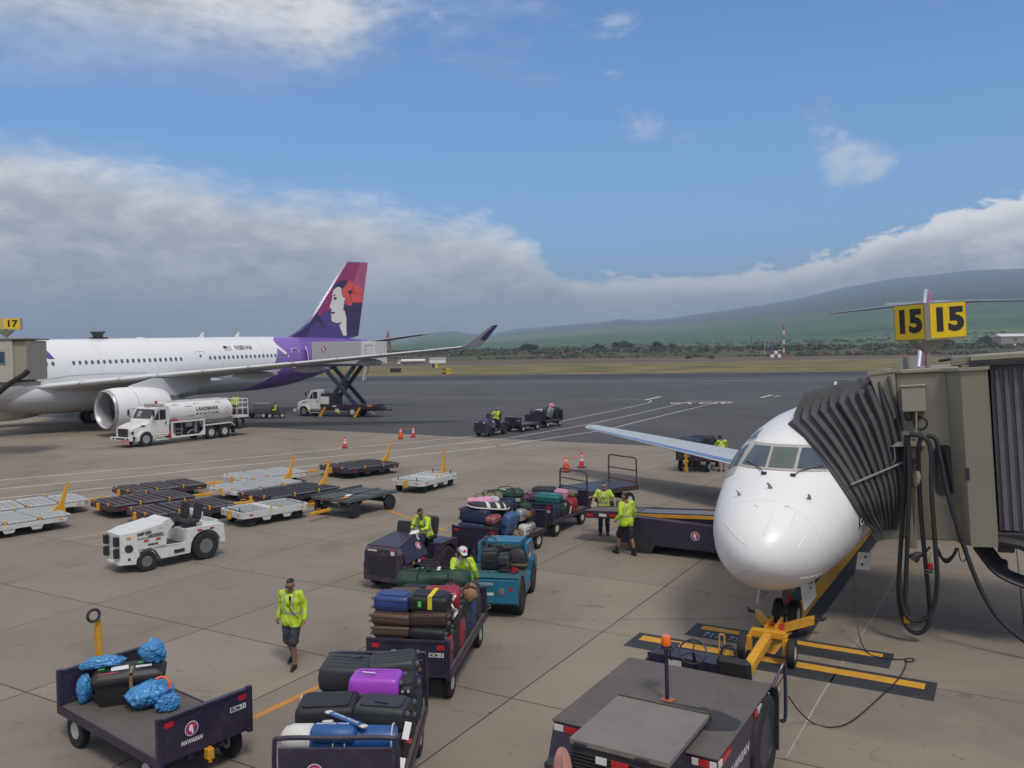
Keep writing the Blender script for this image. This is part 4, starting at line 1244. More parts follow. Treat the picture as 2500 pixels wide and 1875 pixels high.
# nose gear
NG = 2.85
ng = MB().cyl((NG, 0, 1.5), (NG, 0, .36), .065, n=12).cyl((NG + .02, 0, 1.0), (NG, 0, .5), .09, n=12).cyl((NG, -.2, .34), (NG, .2, .34), .05).cyl((NG + .75, 0, 1.35), (NG + .05, 0, .8), .035).tube([(NG - .1, 0, .85), (NG - .25, 0, .66), (NG - .08, 0, .48)], .03).box(NG - .16, NG - .06, -.16, .16, .98, 1.08, .02)
ng_ = ng.build('nose_gear', 'dull_metal', jet)
MB().cyl((NG, 0, .62), (NG, 0, .78), .10, n=12).build('gear_collar', 'cone_orange', ng_)
for y in (-.165, .165):
 wheel(ng_, (NG, y, .33), .33, .20, 'rim_white', hub=.5)
for y in (-.11, .11):
 MB(face_on((NG - .13, y, 1.03), (-1, 0, -.2))).lathe([(.085, -.06), (.085, .03), (.01, .035)], n=16).build('taxi_light', 'glass_dark', ng_)
for sg in (-1, 1):
 dr = MB(TR((NG - .15, sg * .42, 1.22), rx=sg * rad(8))).box(-.45, .75, -.015, .015, -.58, 0, .01).build('gear_door', 'white_paint', jet)
text('557', .22, 'letter_black', jet, face_on((NG + .02, -.46, .98), (-.6, -1, -.1), (1, 0, -.3)), 'lettering', width=.34)
plc = MB(face_on(JP(0, 0) * 0 + Vector((4.05, -1.40, 1.42)), (-.75, -.65, -.05), (.2, 0, 1))).box(-.17, .17, -.20, .20, 0, .012, .004).build('hatch_door', 'white_paint', jet)
for dx, dy in ((.02, .10), (-.03, -.08)):
 MB(face_on(Vector((4.05, -1.40, 1.42)), (-.75, -.65, -.05), (.2, 0, 1))).lathe([(.03, .012), (.03, .02)], (dx, dy, 0), n=10).build('latch', 'dark_metal', plc)
# main gear
for y in (-2.4, 2.4):
 g_ = MB().cyl((19.6, y, 1.8), (19.6, y, .5), .12).build('main_gear', 'dull_metal', jet)
 for dy in (-.28, .28):
  wheel(g_, (19.6, y + dy, .5), .5, .34, 'rim_white')
# boarding bridge of this gate
BR = thing('boarding_bridge', 'beige boarding bridge cab with grey pleated canopy pressed over the jet', 'boarding bridge', JP(3.6, 2.0, 2.2), 0)
BR.rotation_euler = (0, rad(-3.6), math.atan2(AV.y, AV.x))
# local: x away from the jet, y back along the jet, z above the cab floor
bridge_M = BR.matrix_basis.copy()
bridge_inv = bridge_M.inverted()
def BL(s, v, z):
 """jet coordinates -> bridge local"""
 return bridge_inv @ JP(s, v, z)
TOPZ = 3.42
wall = MB()
wall.box(.30, 1.28, .0, 3.3, -.12, TOPZ, .02)
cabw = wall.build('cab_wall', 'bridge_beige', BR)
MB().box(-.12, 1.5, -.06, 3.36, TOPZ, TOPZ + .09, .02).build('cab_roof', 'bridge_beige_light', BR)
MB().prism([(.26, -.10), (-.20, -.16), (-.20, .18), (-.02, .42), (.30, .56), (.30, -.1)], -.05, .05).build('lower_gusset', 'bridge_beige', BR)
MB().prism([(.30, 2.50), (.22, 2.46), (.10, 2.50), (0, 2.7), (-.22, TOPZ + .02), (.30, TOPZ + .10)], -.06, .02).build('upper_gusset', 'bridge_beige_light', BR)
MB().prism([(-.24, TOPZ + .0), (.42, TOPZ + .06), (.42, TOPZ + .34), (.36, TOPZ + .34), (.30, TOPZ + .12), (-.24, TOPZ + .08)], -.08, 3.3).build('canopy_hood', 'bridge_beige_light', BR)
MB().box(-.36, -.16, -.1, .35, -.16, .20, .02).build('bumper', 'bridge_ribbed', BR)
MB().box(.30, .52, -.06, .0, -.30, 2.2, .01).build('cab_pillar', 'bridge_beige_light', BR)
# oval side window
ow = MB(TR((1.12, -.004, 1.36), rx=PI / 2))
pts = [(.165 * math.copysign(min(1, abs(math.cos(a)) ** .6), math.cos(a)), .50 * math.sin(a) * (1.0) if abs(math.sin(a)) > 1 else (.34 * (1 if math.sin(a) > 0 else -1) + .165 * math.sin(a)), 0) for a in [2 * PI * k / 28 for k in range(28)]]
ow.poly(pts)
owf = ow.build('window', 'glass_dark', BR)
MB(TR((1.12, -.006, 1.36), rx=PI / 2)).tube([(p[0] * 1.05, p[1] * 1.02, 0) for p in pts], .018, 6, True).build('frame', 'dark_metal', owf)
# stepped corner post and rotunda skin
MB().prism([(1.27, -.02), (1.55, -.36), (2.02, -.40), (2.02, 3.2), (1.27, 3.2)], -.14, TOPZ + .0, 'xy').build('corner_post', 'bridge_beige', BR)
MB().prism([(1.20, -.06), (1.52, -.40), (2.06, -.44), (2.06, 3.3), (1.2, 3.3)], TOPZ, TOPZ + .06, 'xy').build('corner_cap', 'bridge_beige_light', BR)
MB().box(1.52, 1.60, -.372, -.352, 1.2, 1.45).build('switch_plate', 'dark_metal', BR)
# tunnel with ribbed sides
tn = MB()
tn.box(2.06, 9.5, .16, 3.0, .10, TOPZ + .05)
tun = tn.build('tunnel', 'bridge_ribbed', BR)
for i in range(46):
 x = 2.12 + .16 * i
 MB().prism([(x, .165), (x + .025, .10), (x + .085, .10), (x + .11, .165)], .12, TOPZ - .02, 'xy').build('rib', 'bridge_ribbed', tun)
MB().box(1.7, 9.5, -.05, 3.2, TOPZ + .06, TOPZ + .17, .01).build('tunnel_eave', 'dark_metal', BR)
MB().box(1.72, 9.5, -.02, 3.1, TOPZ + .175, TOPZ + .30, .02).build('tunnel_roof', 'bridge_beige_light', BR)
MB().box(1.35, 1.72, .2, 1.0, TOPZ + .10, TOPZ + .30, .02).build('roof_box', 'bridge_beige', BR)
MB().tube([(1.1, .6, TOPZ + .22), (1.3, .6, TOPZ + .24), (1.45, .6, TOPZ + .25)], .03).build('roof_lamp', 'dark_metal', BR)
MB().box(2.0, 9.5, .0, .25, -.22, .08, .02).box(2.0, 2.3, -.1, 3.0, -.3, -.05, .02).tube([(1.85, -.1, -.08), (2.1, -.12, -.06), (2.4, -.1, -.12), (2.8, -.05, -.35), (3.4, 0, -.4)], .10).build('underframe', 'dark_metal', BR)
# camera box, lamp and cable coil on the wall
bx_ = MB().box(.42, .86, -.26, -.01, 2.62, 3.14, .015).build('junction_box', 'bridge_beige_light', BR)
MB().box(.40, .88, -.28, .0, 3.14, 3.18, .01).build('lid', 'bridge_beige_light', bx_)
MB().cyl((.52, -.14, 2.62), (.52, -.14, 2.50), .08).sphere((.52, -.14, 2.49), .07).build('dome_camera', 'dark_metal', bx_)
MB().tube([(.74 + .12 * math.cos(a), -.10, 2.36 + .13 * math.sin(a)) for a in [2 * PI * k / 16 for k in range(16)]], .022, 6, True).tube([(.66, -.12, 2.62), (.70, -.12, 2.52), (.78, -.11, 2.48)], .018).build('cable_coil', 'hose_black', bx_)
# hose bracket
hb = MB().prism([(.16, 1.90), (.28, 1.98), (.72, 1.98), (.80, 1.90)], -.34, -.02).box(.40, .70, -.22, -.02, 1.62, 1.90, .01).build('hose_bracket', 'bridge_beige_light', BR)
for x in (.22, .46, .68):
 MB().tube([(x, -.28, 1.9), (x + .01, -.3, 1.72), (x, -.3, 1.58), (x - .07, -.3, 1.52)], .018).build('hook', 'dull_metal', hb)
HP = bridge_M @ Vector((0, -.33, 0))
HNn = -AX
def hp(px, py, off=0.0):
 """point of a pixel ray on the vertical sheet just in front of the cab wall, bridge local"""
 d = ray(px, py)
 o = Vector((0, 0, CAM_H))
 t_ = (HP + HNn * off - o).dot(HNn) / d.dot(HNn)
 return bridge_inv @ (o + d * t_)
def spl(pts, n=6):
 out = []
 P_ = [Vector(p) for p in pts]
 for i in range(len(P_) - 1):
  p0, p1, p2, p3 = P_[max(0, i - 1)], P_[i], P_[i + 1], P_[min(len(P_) - 1, i + 2)]
  for k in range(n):
   u = k / n
   out.append(.5 * ((2 * p1) + (p2 - p0) * u + (2 * p0 - 5 * p1 + 4 * p2 - p3) * u * u + (3 * p1 - p0 - 3 * p2 + p3) * u ** 3))
 out.append(P_[-1])
 return out
HOSES = [([(2212, 1062), (2208, 1200), (2198, 1350), (2194, 1450), (2208, 1520), (2236, 1546), (2262, 1532), (2270, 1490), (2262, 1400), (2248, 1250), (2242, 1120), (2246, 1076), (2256, 1064)], .046, 0),
         ([(2216, 1064), (2220, 1160), (2216, 1300), (2212, 1420), (2210, 1480), (2214, 1505)], .046, .09),
         ([(2220, 1060), (2246, 1064), (2266, 1078), (2274, 1120), (2274, 1200), (2284, 1340), (2288, 1420), (2280, 1480), (2262, 1508), (2236, 1516), (2214, 1505), (2202, 1470), (2197, 1420)], .046, .17),
         ([(2262, 1064), (2284, 1072), (2296, 1120), (2318, 1220), (2352, 1330), (2390, 1430), (2430, 1500), (2470, 1540), (2520, 1580)], .046, .05)]
for pts, r_, off in HOSES:
 MB().tube(spl([hp(x, y, off) for x, y in pts], 5), r_, 8).build('hose', 'hose_black', BR)
MB().cyl(hp(2212, 1478, .09), hp(2216, 1506, .09), .075, .055).build('hose_nozzle', 'hose_black', BR)
MB().box(-.06, .06, -.03, .03, -.08, .08, .01).build('nozzle_grip', 'yellow_paint', BR).matrix_local = Matrix.Translation(hp(2214, 1512, .12))
for i in range(7):
 o_ = -.12 - .09 * i
 pts = [(2378 + 7 * i, 1336), (2400 + 7 * i, 1365), (2425 + 5 * i, 1395 - 4 * i), (2462, 1418 - 4 * i), (2520, 1440 - 4 * i)]
 MB().tube(spl([hp(x, y, o_ - .3) for x, y in pts], 4), .04, 6).build('cable', 'hose_black', BR)
for i in range(3):
 pts = [(2288, 1338), (2296 + 3 * i, 1358 + 4 * i), (2312, 1366 + 3 * i), (2328 - 2 * i, 1356 + 3 * i), (2336, 1338)]
 MB().tube(spl([hp(x, y, -.4 - .1 * i) for x, y in pts], 4), .03, 6).build('cable', 'hose_black', BR)
MB().tube(spl([hp(x, y, -.4) for x, y in [(2339, 1338), (2344, 1362), (2350, 1371), (2358, 1364), (2361, 1338)]], 4), .012, 6).build('cable', 'hose_black', BR)
lm_ = MB().cyl(hp(2250, 1352), hp(2236, 1357), .05, .09).cyl(hp(2236, 1357), hp(2229, 1366), .10, .11).tube([hp(2252, 1350), hp(2262, 1345), hp(2270, 1335)], .025).build('flood_lamp', 'dark_metal', BR)
rb_ = MB().cyl(hp(2271, 1376), hp(2271, 1388), .055).build('warning_light', 'cone_red', BR)
MB().tube([hp(2272, 1352), hp(2268, 1366), hp(2271, 1376)], .01).lathe([(.11, 0), (.11, .02)], tuple(hp(2270, 1391)), n=14).lathe([(.09, 0), (.09, .02)], tuple(hp(2268, 1399)), n=14).build('bracket', 'dull_metal', rb_)
# round mirror
mr = MB(face_on((.60, -.30, 1.22), (-.8, -.5, .2))).lathe([(.20, 0), (.20, .015), (.17, .05), (.05, .08)], n=20).build('mirror', 'bridge_beige', BR)
mr.scale = (1, 1, 1)
MB().tube([(.46, -.06, 1.20), (.62, -.24, 1.20)], .012).tube([(.46, -.06, 1.32), (.62, -.24, 1.30)], .012).build('mirror_arm', 'dull_metal', BR)
MB().tube([hp(2036 + 200, 1000) + Vector((0, .1, 0)), (.48, -.03, -.2)], .02).build('conduit', 'bridge_beige_light', BR)
# pleated canopy between cab and fuselage
C1 = [(2.02, 2.22), (1.80, 2.75), (1.72, 3.25), (1.62, 3.68), (1.40, 4.10), (1.05, 4.46), (.62, 4.74), (.18, 4.90), (-.16, 4.99)]
C0 = [(2.20, 2.30), (2.32, 2.75), (2.36, 3.2), (2.34, 3.65), (2.30, 4.1), (2.26, 4.5), (2.20, 4.9), (2.12, 5.25), (2.06, 5.62)]
def nose_hit(px, py, out=.05):
 """where a line of sight meets the jet's nose"""
 d = ray(px, py)
 inv = jet.matrix_basis.inverted()
 o = inv @ Vector((0, 0, CAM_H))
 e = (inv.to_3x3() @ d).normalized()
 t_ = 8.0
 while t_ < 30:
  p = o + e * t_
  if 0 < p.x < 9:
   _, bo, tp, hw, cz = jsec(p.x)
   h = (tp - cz) if p.z > cz else (cz - bo)
   if (p.y / (hw + out)) ** 2 + ((p.z - cz) / (h + out)) ** 2 < 1:
    return (p.x, -p.y, p.z)
  t_ += .01
 return None
LEAD = [(2132, 1300), (2112, 1272), (2090, 1240), (2066, 1204), (2040, 1165), (2012, 1128), (1984, 1095), (1950, 1056), (1926, 1036)]
lead = []
for q in LEAD:
 h_ = nose_hit(*q)
 lead.append(h_ if h_ else (lead[-1] if lead else (3.3, 1.75, 2.3)))
lead_s = spl(lead, 3)
NPL = 11
rows = []
c1s = spl([(p[0], 0, p[1]) for p in C1], 3)
c0s = spl([(p[0], 0, p[1]) for p in C0], 3)
nl_ = len(c1s)
rnd = random.Random(5)
for i in range(NPL * 4 + 1):
 f = i / (NPL * 4)
 ph = (i % 4)
 pl = [-1.0, -.25, 1.0, -.25][ph]
 jit = rnd.uniform(-.03, .03)
 if ph == 0: kk = rnd.uniform(.6, 1.35)
 near, far = [], []
 for k in range(nl_):
  p = c0s[k].lerp(c1s[k], f)
  g = k / (nl_ - 1)
  amp = (.015 + .12 * g ** .8) * (1 - .3 * f) * kk * (1 + .25 * math.sin(9 * g + 2.3 * (i // 4)))
  sag = -.10 * math.sin(PI * g) * math.sin(PI * f)
  v_, z_ = p.x, p.z
  q0 = Vector((3.55, c0s[k].x, c0s[k].z)).lerp(lead_s[k], f)
  near.append((q0.x - pl * amp * .9 + jit, q0.y, q0.z))
  far.append((6.75 + pl * amp * .8, v_, z_))
 s_n, v_, z_ = near[-1]
 pf = c0s[-1].lerp(c1s[-1], f)
 dn = Vector((c0s[-1].x - c1s[-1].x, 0, c0s[-1].z - c1s[-1].z)).normalized()
 top = []
 bump = pl * .10 * kk
 for q in range(1, 9):
  u = q / 9
  s = s_n + (6.75 - s_n) * u
  w_ = min(1, 2.2 * u)
  top.append((s, v_ + (pf.x - v_) * w_ - dn.z * bump, z_ + (pf.z - z_) * w_ + dn.x * bump + .06 * math.sin(PI * u)))
 line = near + top + far[::-1]
 rows.append([BL(*p) for p in line])
cn = MB().grid(rows).build('canopy', 'bellows', BR, 50)
mat('strap', (0.24, 0.235, 0.24), 0.6, dirt=0.2)
stp_ = []
for i in range(0, NPL * 4 + 1, 2):
 f = i / (NPL * 4)
 k = int(nl_ * .42)
 p = c0s[k].lerp(c1s[k], f)
 g = k / (nl_ - 1)
 amp = (.015 + .12 * g ** .8) * (1 - .3 * f)
 q0 = Vector((3.55, c0s[k].x, c0s[k].z)).lerp(lead_s[k], f)
 stp_.append(BL(q0.x - amp * .9 - .05, q0.y, q0.z))
MB().tube(stp_[:int(len(stp_) * .88)], .022, 6).build('strap', 'strap', cn)
# front seal edge of the canopy
MB().tube([r for r in rows[-1][:nl_ + 9]], .05, 6).build('seal', 'bellows', cn)
# gate sign
SG = thing('gate_sign', 'two-sided yellow gate sign reading 15 on a pole above the bridge cab', 'sign', bridge_M @ Vector((.90, .45, TOPZ + .06)), 0)
SG.rotation_euler = (0, rad(-3.0), 0)
MB().box(-.045, .045, -.045, .045, -.02, .72, .01).build('pole', 'bridge_beige', SG)
MB().loft([[(-.30, -.18, .64), (.42, -.16, .64), (.42, .30, .64), (-.30, .34, .64)], [(-.06, -.06, .36), (.06, -.06, .36), (.06, .06, .36), (-.06, .06, .36)]]).build('bracket', 'bridge_beige', SG)
fr_, la, ra = Vector((-.10, -.22)), Vector((-.47, .46)), Vector((.80, -.12))
zb, zt = .62, 1.42
cs = MB().prism([tuple(fr_ + Vector((-.04, -.01))), tuple(fr_ + Vector((.05, -.01))), tuple(ra), tuple(ra + Vector((-.05, .3))), tuple(la + Vector((.2, .15))), tuple(la)], zb, zt, 'xy').build('case', 'bridge_beige', SG)
for a, b2, m_ in ((la, fr_ + Vector((-.04, -.01)), 1), (fr_ + Vector((.05, -.01)), ra, 1)):
 d = (b2 - a)
 c2 = (a + b2) / 2
 nrm = Vector((d.y, -d.x, 0)).normalized()
 Mf = face_on((c2.x + nrm.x * .004, c2.y + nrm.y * .004, (zb + zt) / 2), nrm)
 fo = rect(SG, Mf, d.length - .05, zt - zb - .07, 'sign_yellow', 'face', .006)
 text('15', .66, 'letter_black', SG, Mf @ Matrix.Translation((0, 0, .010)), 'lettering', width=d.length * .74, bold=.034)
# tow tractor in the foreground
TD = Vector((.514, .857, 0)).normalized()
tr_ = thing('tow_tractor', 'flat purple aircraft tow tractor with grey deck and orange beacon', 'tractor', (2.1, 11.47, 0), math.atan2(TD.y, TD.x))
bd = MB()
bd.prism([(-1.27, 1.32), (-1.62, .45), (-1.62, .30), (2.9, .30), (2.9, .62), (2.2, .62), (2.15, .62), (1.27, .62), (1.27, 1.32)], .62, 1.10, 'xz')
bd.prism([(-1.27, 1.32), (-1.62, .45), (-1.62, .30), (.10, .30), (.16, .70), (.42, 1.18), (.62, 1.30), (1.20, 1.30), (1.27, 1.32)], -1.10, -.62, 'xz')
bd.box(-1.62, 2.9, -.62, .62, .30, .62)
bd.box(-1.27, 1.27, -.62, .62, .62, 1.318)
bd.prism([(2.0, .62), (2.02, 1.20), (2.9, 1.02), (2.9, .62)], -.25, 1.10, 'xz')
bd.box(1.27, 2.9, 1.06, 1.10, .62, 1.12)
body_ = bd.build('body', 'gse_purple', tr_)
dk = MB().box(-1.30, 1.29, -1.12, 1.12, 1.318, 1.35, .012).build('deck', 'tractor_deck', tr_)
cvr = MB().box(-1.95, -.48, -.75, .53, 1.42, 1.50, .012).build('engine_cover', 'tractor_cover', tr_)
MB().box(-1.93, -.50, -.72, .50, .95, 1.42).build('grille_box', 'dark_metal', tr_)
gr_ = MB()
for i in range(9):
 gr_.box(-1.965, -1.93, -.70, .48, .98 + .045 * i, 1.0 + .045 * i)
gr_.build('grille', 'dark_metal', tr_)
MB().tube([(-.50, -.74, 1.515), (-.50, .52, 1.515)], .012).build('hinge', 'tractor_deck', cvr)
for y in (-.5, .3):
 MB().box(-1.97, -1.93, y, y + .16, 1.43, 1.46).build('latch', 'dark_metal', cvr)
# rear reflectors and lamps
for y0, y1, m in ((1.08, .94, 'white_reflector'), (.94, .56, 'red_reflector')):
 MB().box(-1.318, -1.305, y0, y1, 1.22, 1.30).build('reflector', m, body_)
for y0, y1, m in ((-.80, -.88, 'white_reflector'), (-.88, -1.02, 'red_reflector'), (-1.02, -1.10, 'white_reflector')):
 MB().box(-1.318, -1.305, y0, y1, 1.22, 1.30).build('reflector', m, body_)
for y0, y1, m in ((.16, .02, 'white_reflector'), (-.04, -.26, 'red_reflector')):
 MB().box(-1.985, -1.967, y0, y1, 1.28, 1.36).build('reflector', m, body_)
for x0, x1, m in ((-1.25, -1.13, 'white_reflector'), (-1.13, -.78, 'red_reflector'), (.35, .50, 'red_reflector'), (.50, .70, 'white_reflector'), (.98, 1.12, 'white_reflector')):
 MB().box(x0, x1, -1.118, -1.102, 1.20, 1.28).build('reflector', m, body_)
MB().box(-1.75, -1.55, .58, 1.0, .86, 1.0, .02).build('tail_lamp', 'dark_metal', body_)
MB().box(-1.77, -1.745, .62, .86, .88, .97).build('lens', 'red_reflector', body_)
text('HAWAIIAN', .17, 'letter_white', tr_, face_on((-.42, -1.106, .93), (0, -1, 0)), 'lettering', width=1.0, shear=.2)
# wheels
for x in (.88,):
 wheel(tr_, (x, -.98, .66), .66, .36, 'gse_purple', hub=.52)
 wheel(tr_, (x, .90, .60), .60, .30, 'gse_purple', hub=.52)
for y in (-.88, .88):
 wheel(tr_, (-1.05, y, .42), .42, .28, 'gse_purple')
MB().prism([(1.30, .38), (1.30, 1.20), (1.22, 1.32), (1.26, 1.34), (1.36, 1.22), (1.36, .38)], -1.20, -.86, 'xz').build('mudguard', 'dark_metal', tr_)
# beacon
mat('rust_orange', (0.42, 0.13, 0.06), 0.6, dirt=0.4)
bc_ = MB().cyl((0, 0, 1.35), (0.02, 0.02, 2.08), .028, n=10).build('beacon_pole', 'gse_purple', tr_)
MB().box(-.06, .06, -.085, .085, 1.35, 1.372, .005).build('base', 'rust_orange', bc_)
MB().box(-.08, .26, -.10, .08, 2.08, 2.095).cyl((.02, .02, 2.08), (.02, .02, 2.12), .075).build('bracket', 'dark_metal', bc_)
MB().lathe([(.066, 2.12), (.070, 2.14), (.064, 2.23), (.054, 2.25), (.01, 2.255)], (.02, .02, 0), n=20).build('beacon', 'beacon', bc_)
MB().tube(spl([(.10, .02, 2.09), (.20, .03, 1.98), (.24, .04, 1.85), (.34, .05, 1.80)], 4), .012).build('wire', 'hose_black', bc_)
# filler cap
MB().lathe([(.10, 1.35), (.11, 1.40), (.07, 1.42), (.07, 1.46), (.09, 1.47), (.01, 1.475)], (-.32, -.62, 0), n=14).build('filler_cap', 'dark_metal', tr_)
mat('oil_stain', (0.038, 0.034, 0.031), 0.55, var=0.1)
stn = [(-.32 + .30 * math.cos(a) * (1 + .2 * math.sin(3 * a)), -.80 + .34 * math.sin(a) * (1 + .15 * math.cos(2 * a)), 1.3545) for a in [2 * PI * k / 22 for k in range(22)]]
MB().poly(stn).build('oil_stain', 'oil_stain', dk)
stn = [(-.12 + .10 * math.cos(a), -.36 + .40 * math.sin(a), 1.3535) for a in [2 * PI * k / 18 for k in range(18)]]
MB().poly(stn).build('oil_stain', 'oil_stain', dk)
# driver's pit
sw_ = MB().tube([(1.72 + .19 * math.cos(a) * .55, .22 + .22 * math.sin(a), 1.45 + .19 * math.cos(a) * .83) for a in [2 * PI * k / 20 for k in range(20)]], .017, 6, True)
sw_.cyl((1.72, .22, 1.45), (1.92, .22, 1.12), .025)
for a in (0, 2.1, 4.2):
 sw_.tube([(1.72, .22, 1.45), (1.72 + .19 * math.cos(a) * .55, .22 + .22 * math.sin(a), 1.45 + .19 * math.cos(a) * .83)], .012)
sw_.build('steering_wheel', 'dark_metal', tr_)
st_ = MB().box(1.34, 1.80, -.78, -.30, .95, 1.08, .05).build('seat', 'seat_black', tr_)
MB(TR((1.42, -.54, 1.05), ry=rad(-10))).box(-.06, .07, -.26, .26, 0, .58, .06).build('backrest', 'seat_black', st_)
MB().tube(spl([(1.95, -.18, 1.18), (1.95, -.18, 1.50), (1.95, -.36, 1.55), (1.95, -.42, 1.2)], 4), .022).build('grab_rail', 'gse_purple', tr_)
MB().tube(spl([(2.0, -.12, 1.18), (2.0, -.12, 1.66), (2.0, -.17, 1.70), (2.0, -.20, 1.66), (2.0, -.20, 1.18)], 3), .012).build('hose_guide', 'yellow_paint', tr_)
MB().tube(spl([(1.20, -1.14, 1.33), (1.42, -1.22, 1.58), (1.50, -1.24, 1.60), (1.54, -1.24, 1.45), (1.56, -1.24, .78), (1.46, -1.2, .76)], 4), .026).build('handrail', 'gse_purple', tr_)
for p in ((1.36, -1.17, 1.22), (1.55, -.30, 1.22)):
 MB().sphere(p, (.06, .06, .08), 12, 8).build('work_lamp', 'dull_metal', tr_)
rect(tr_, face_on((2.005, .62, 1.08), (-1, 0, .05)), .22, .14, 'letter_white', 'data_plate')
MB().box(2.9, 3.15, -.10, .10, .42, .60, .02).build('front_hitch', 'dark_metal', tr_)
# cloth tied over the rear lamp
mat('pink_cloth', (0.50, 0.235, 0.215), 0.8, var=0.15, bump=0.3, bscale=8)
ck = MB()
rings = []
for i in range(15):
 u = i / 14
 rr0 = .11 * (1 - u ** 3) ** .5 + .015
 rings.append([(-1.99 + rr0 * .75 * (1 + .28 * math.sin(5 * t_ + 3 * u) * (1 - u) + .1 * math.sin(9 * t_)) * math.cos(t_), .60 + rr0 * (1 + .28 * math.cos(4 * t_ + 2 * u) * (1 - u) + .1 * math.sin(11 * t_)) * math.sin(t_), .90 + .46 * u + .02 * math.sin(6 * t_)) for t_ in [2 * PI * j / 30 for j in range(30)]])
ck.loft(rings)
pk = thing('cloth', 'faded pink cloth tied over the rear lamp of the tow tractor', 'cloth', (2.1, 11.47, 0), math.atan2(TD.y, TD.x))
ck.build('drape', 'pink_cloth', pk, 25)
# tow bar
h0 = Vector((4.28, 15.05, 0))
tdir = Vector((6.03, 18.4, 0)) - h0
tb = thing('tow_bar', 'yellow tow bar with two small wheels joined to the nose gear', 'tow bar', h0, math.atan2(tdir.y, tdir.x))
L_ = tdir.length
MB().box(-.55, 1.75, -.085, .085, .40, .58, .012).build('beam', 'yellow_paint', tb)
MB().tube([(-.55, 0, .49), (-.75, 0, .49)], .04).lathe([(.09, -.03), (.09, .03)], (-.82, 0, .49), n=14).build('eye', 'dark_metal', tb)
MB().box(1.55, 1.72, -.33, .33, .48, .62, .01).box(1.52, 1.76, -.36, -.30, .42, .56).box(1.52, 1.76, .30, .36, .42, .56).build('crosshead', 'yellow_paint', tb)
for s in (-1, 1):
 wheel(tb, (1.52, s * .47, .27), .27, .16, 'rim_white', hub=.45)
 MB().box(1.46, 1.58, s * .30, s * .40, .22, .50).build('axle_arm', 'yellow_paint', tb)
 MB().loft([[(2.15, s * .03, .36), (2.35, s * .03, .36), (2.35, s * .03, .52), (2.15, s * .03, .52)], [(L_ - .62, s * .50, .30), (L_ - .40, s * .50, .30), (L_ - .40, s * .50, .46), (L_ - .62, s * .50, .46)], [(L_ - .35, s * .62, .28), (L_ - .15, s * .60, .28), (L_ - .15, s * .60, .42), (L_ - .35, s * .62, .42)]]).build('arm', 'yellow_paint', tb)
 MB().cyl((L_ - .2, s * .52, .34), (L_ - .2, s * .78, .36), .03).cyl((L_ - .2, s * .76, .36), (L_ - .12, s * .84, .40), .045, .02).build('pin', 'dark_metal', tb)
MB().prism([(1.7, .40), (2.45, .36), (2.45, .48), (1.7, .58)], -.16, .16).box(1.85, 2.6, -.12, -.07, .5, .62).box(1.85, 2.6, .07, .12, .5, .62).build('neck', 'yellow_paint', tb)
MB().box(2.0, 2.3, -.20, -.15, .42, .58).cyl((2.25, -.2, .55), (2.25, .2, .55), .025).build('shear_pin', 'cone_red', tb)
# ground cable from the nose to the deck
gcp = [(2085, 1390), (2084, 1420), (2090, 1500), (2100, 1560), (2120, 1595), (2150, 1605), (2195, 1610), (2220, 1607), (2232, 1610), (2225, 1616), (2208, 1613), (2213, 1620), (2195, 1655), (2150, 1700), (2080, 1760), (2030, 1775), (1985, 1765), (1950, 1735), (1925, 1700)]
gp = []
for i, (x, y) in enumerate(gcp):
 z = .02
 if i < 4: z = [1.25, 1.0, .55, .15][i]
 if i >= 17: z = [.3, .9][i - 17]
 gp.append(G(x, y, z))
tag(MB().tube(spl(gp, 4), .012, 6).build('ground_cable', 'hose_black'), 'thin dark cable curling over the painted stop bars from the jet', 'cable')
# ground vehicles
def arch(cx, cz, r, z0, n=10):
 """points of a wheel arch opening, from front foot to rear foot (x falls)"""
 return [(cx + r * math.cos(a), max(z0, cz + r * math.sin(a))) for a in [PI * i / n for i in range(n + 1)]]
def seat(parent, c, rz=0, w_=.5, name='seat'):
 M = TR(c, 0, 0, rz)
 s = MB(M).box(-.24, .24, -w_ / 2, w_ / 2, 0, .12, .045).build(name, 'seat_black', parent)
 MB(M @ TR((-.24, 0, .08), ry=rad(-12))).box(-.055, .055, -w_ / 2 * .92, w_ / 2 * .92, 0, .52, .05).build('backrest', 'seat_black', s)
 MB(M).box(-.16, .16, -.14, .14, -.16, 0).build('pedestal', 'dark_metal', s)
 return s
def steering(parent, c, tilt=rad(55), r=.21, col=.35):
 """wheel facing -x (towards a driver sitting behind it)"""
 M = TR(c, ry=-tilt)
 m = MB(M).tube([(r * math.cos(a), r * math.sin(a), 0) for a in [2 * PI * k / 22 for k in range(22)]], .016, 6, True)
 for a in (.5, 2.6, 4.7):
  m.tube([(0, 0, -.02), (r * math.cos(a), r * math.sin(a), 0)], .011)
 m.cyl((0, 0, .01), (0, 0, -col), .025)
 return m.build('steering_wheel', 'dark_metal', parent)
# white baggage tug
wf_, wr_ = Vector((-10.67, 24.10, 0)), Vector((-9.47, 25.49, 0))
hd = (wf_ - wr_).normalized()
lf = Vector((-hd.y, hd.x, 0))
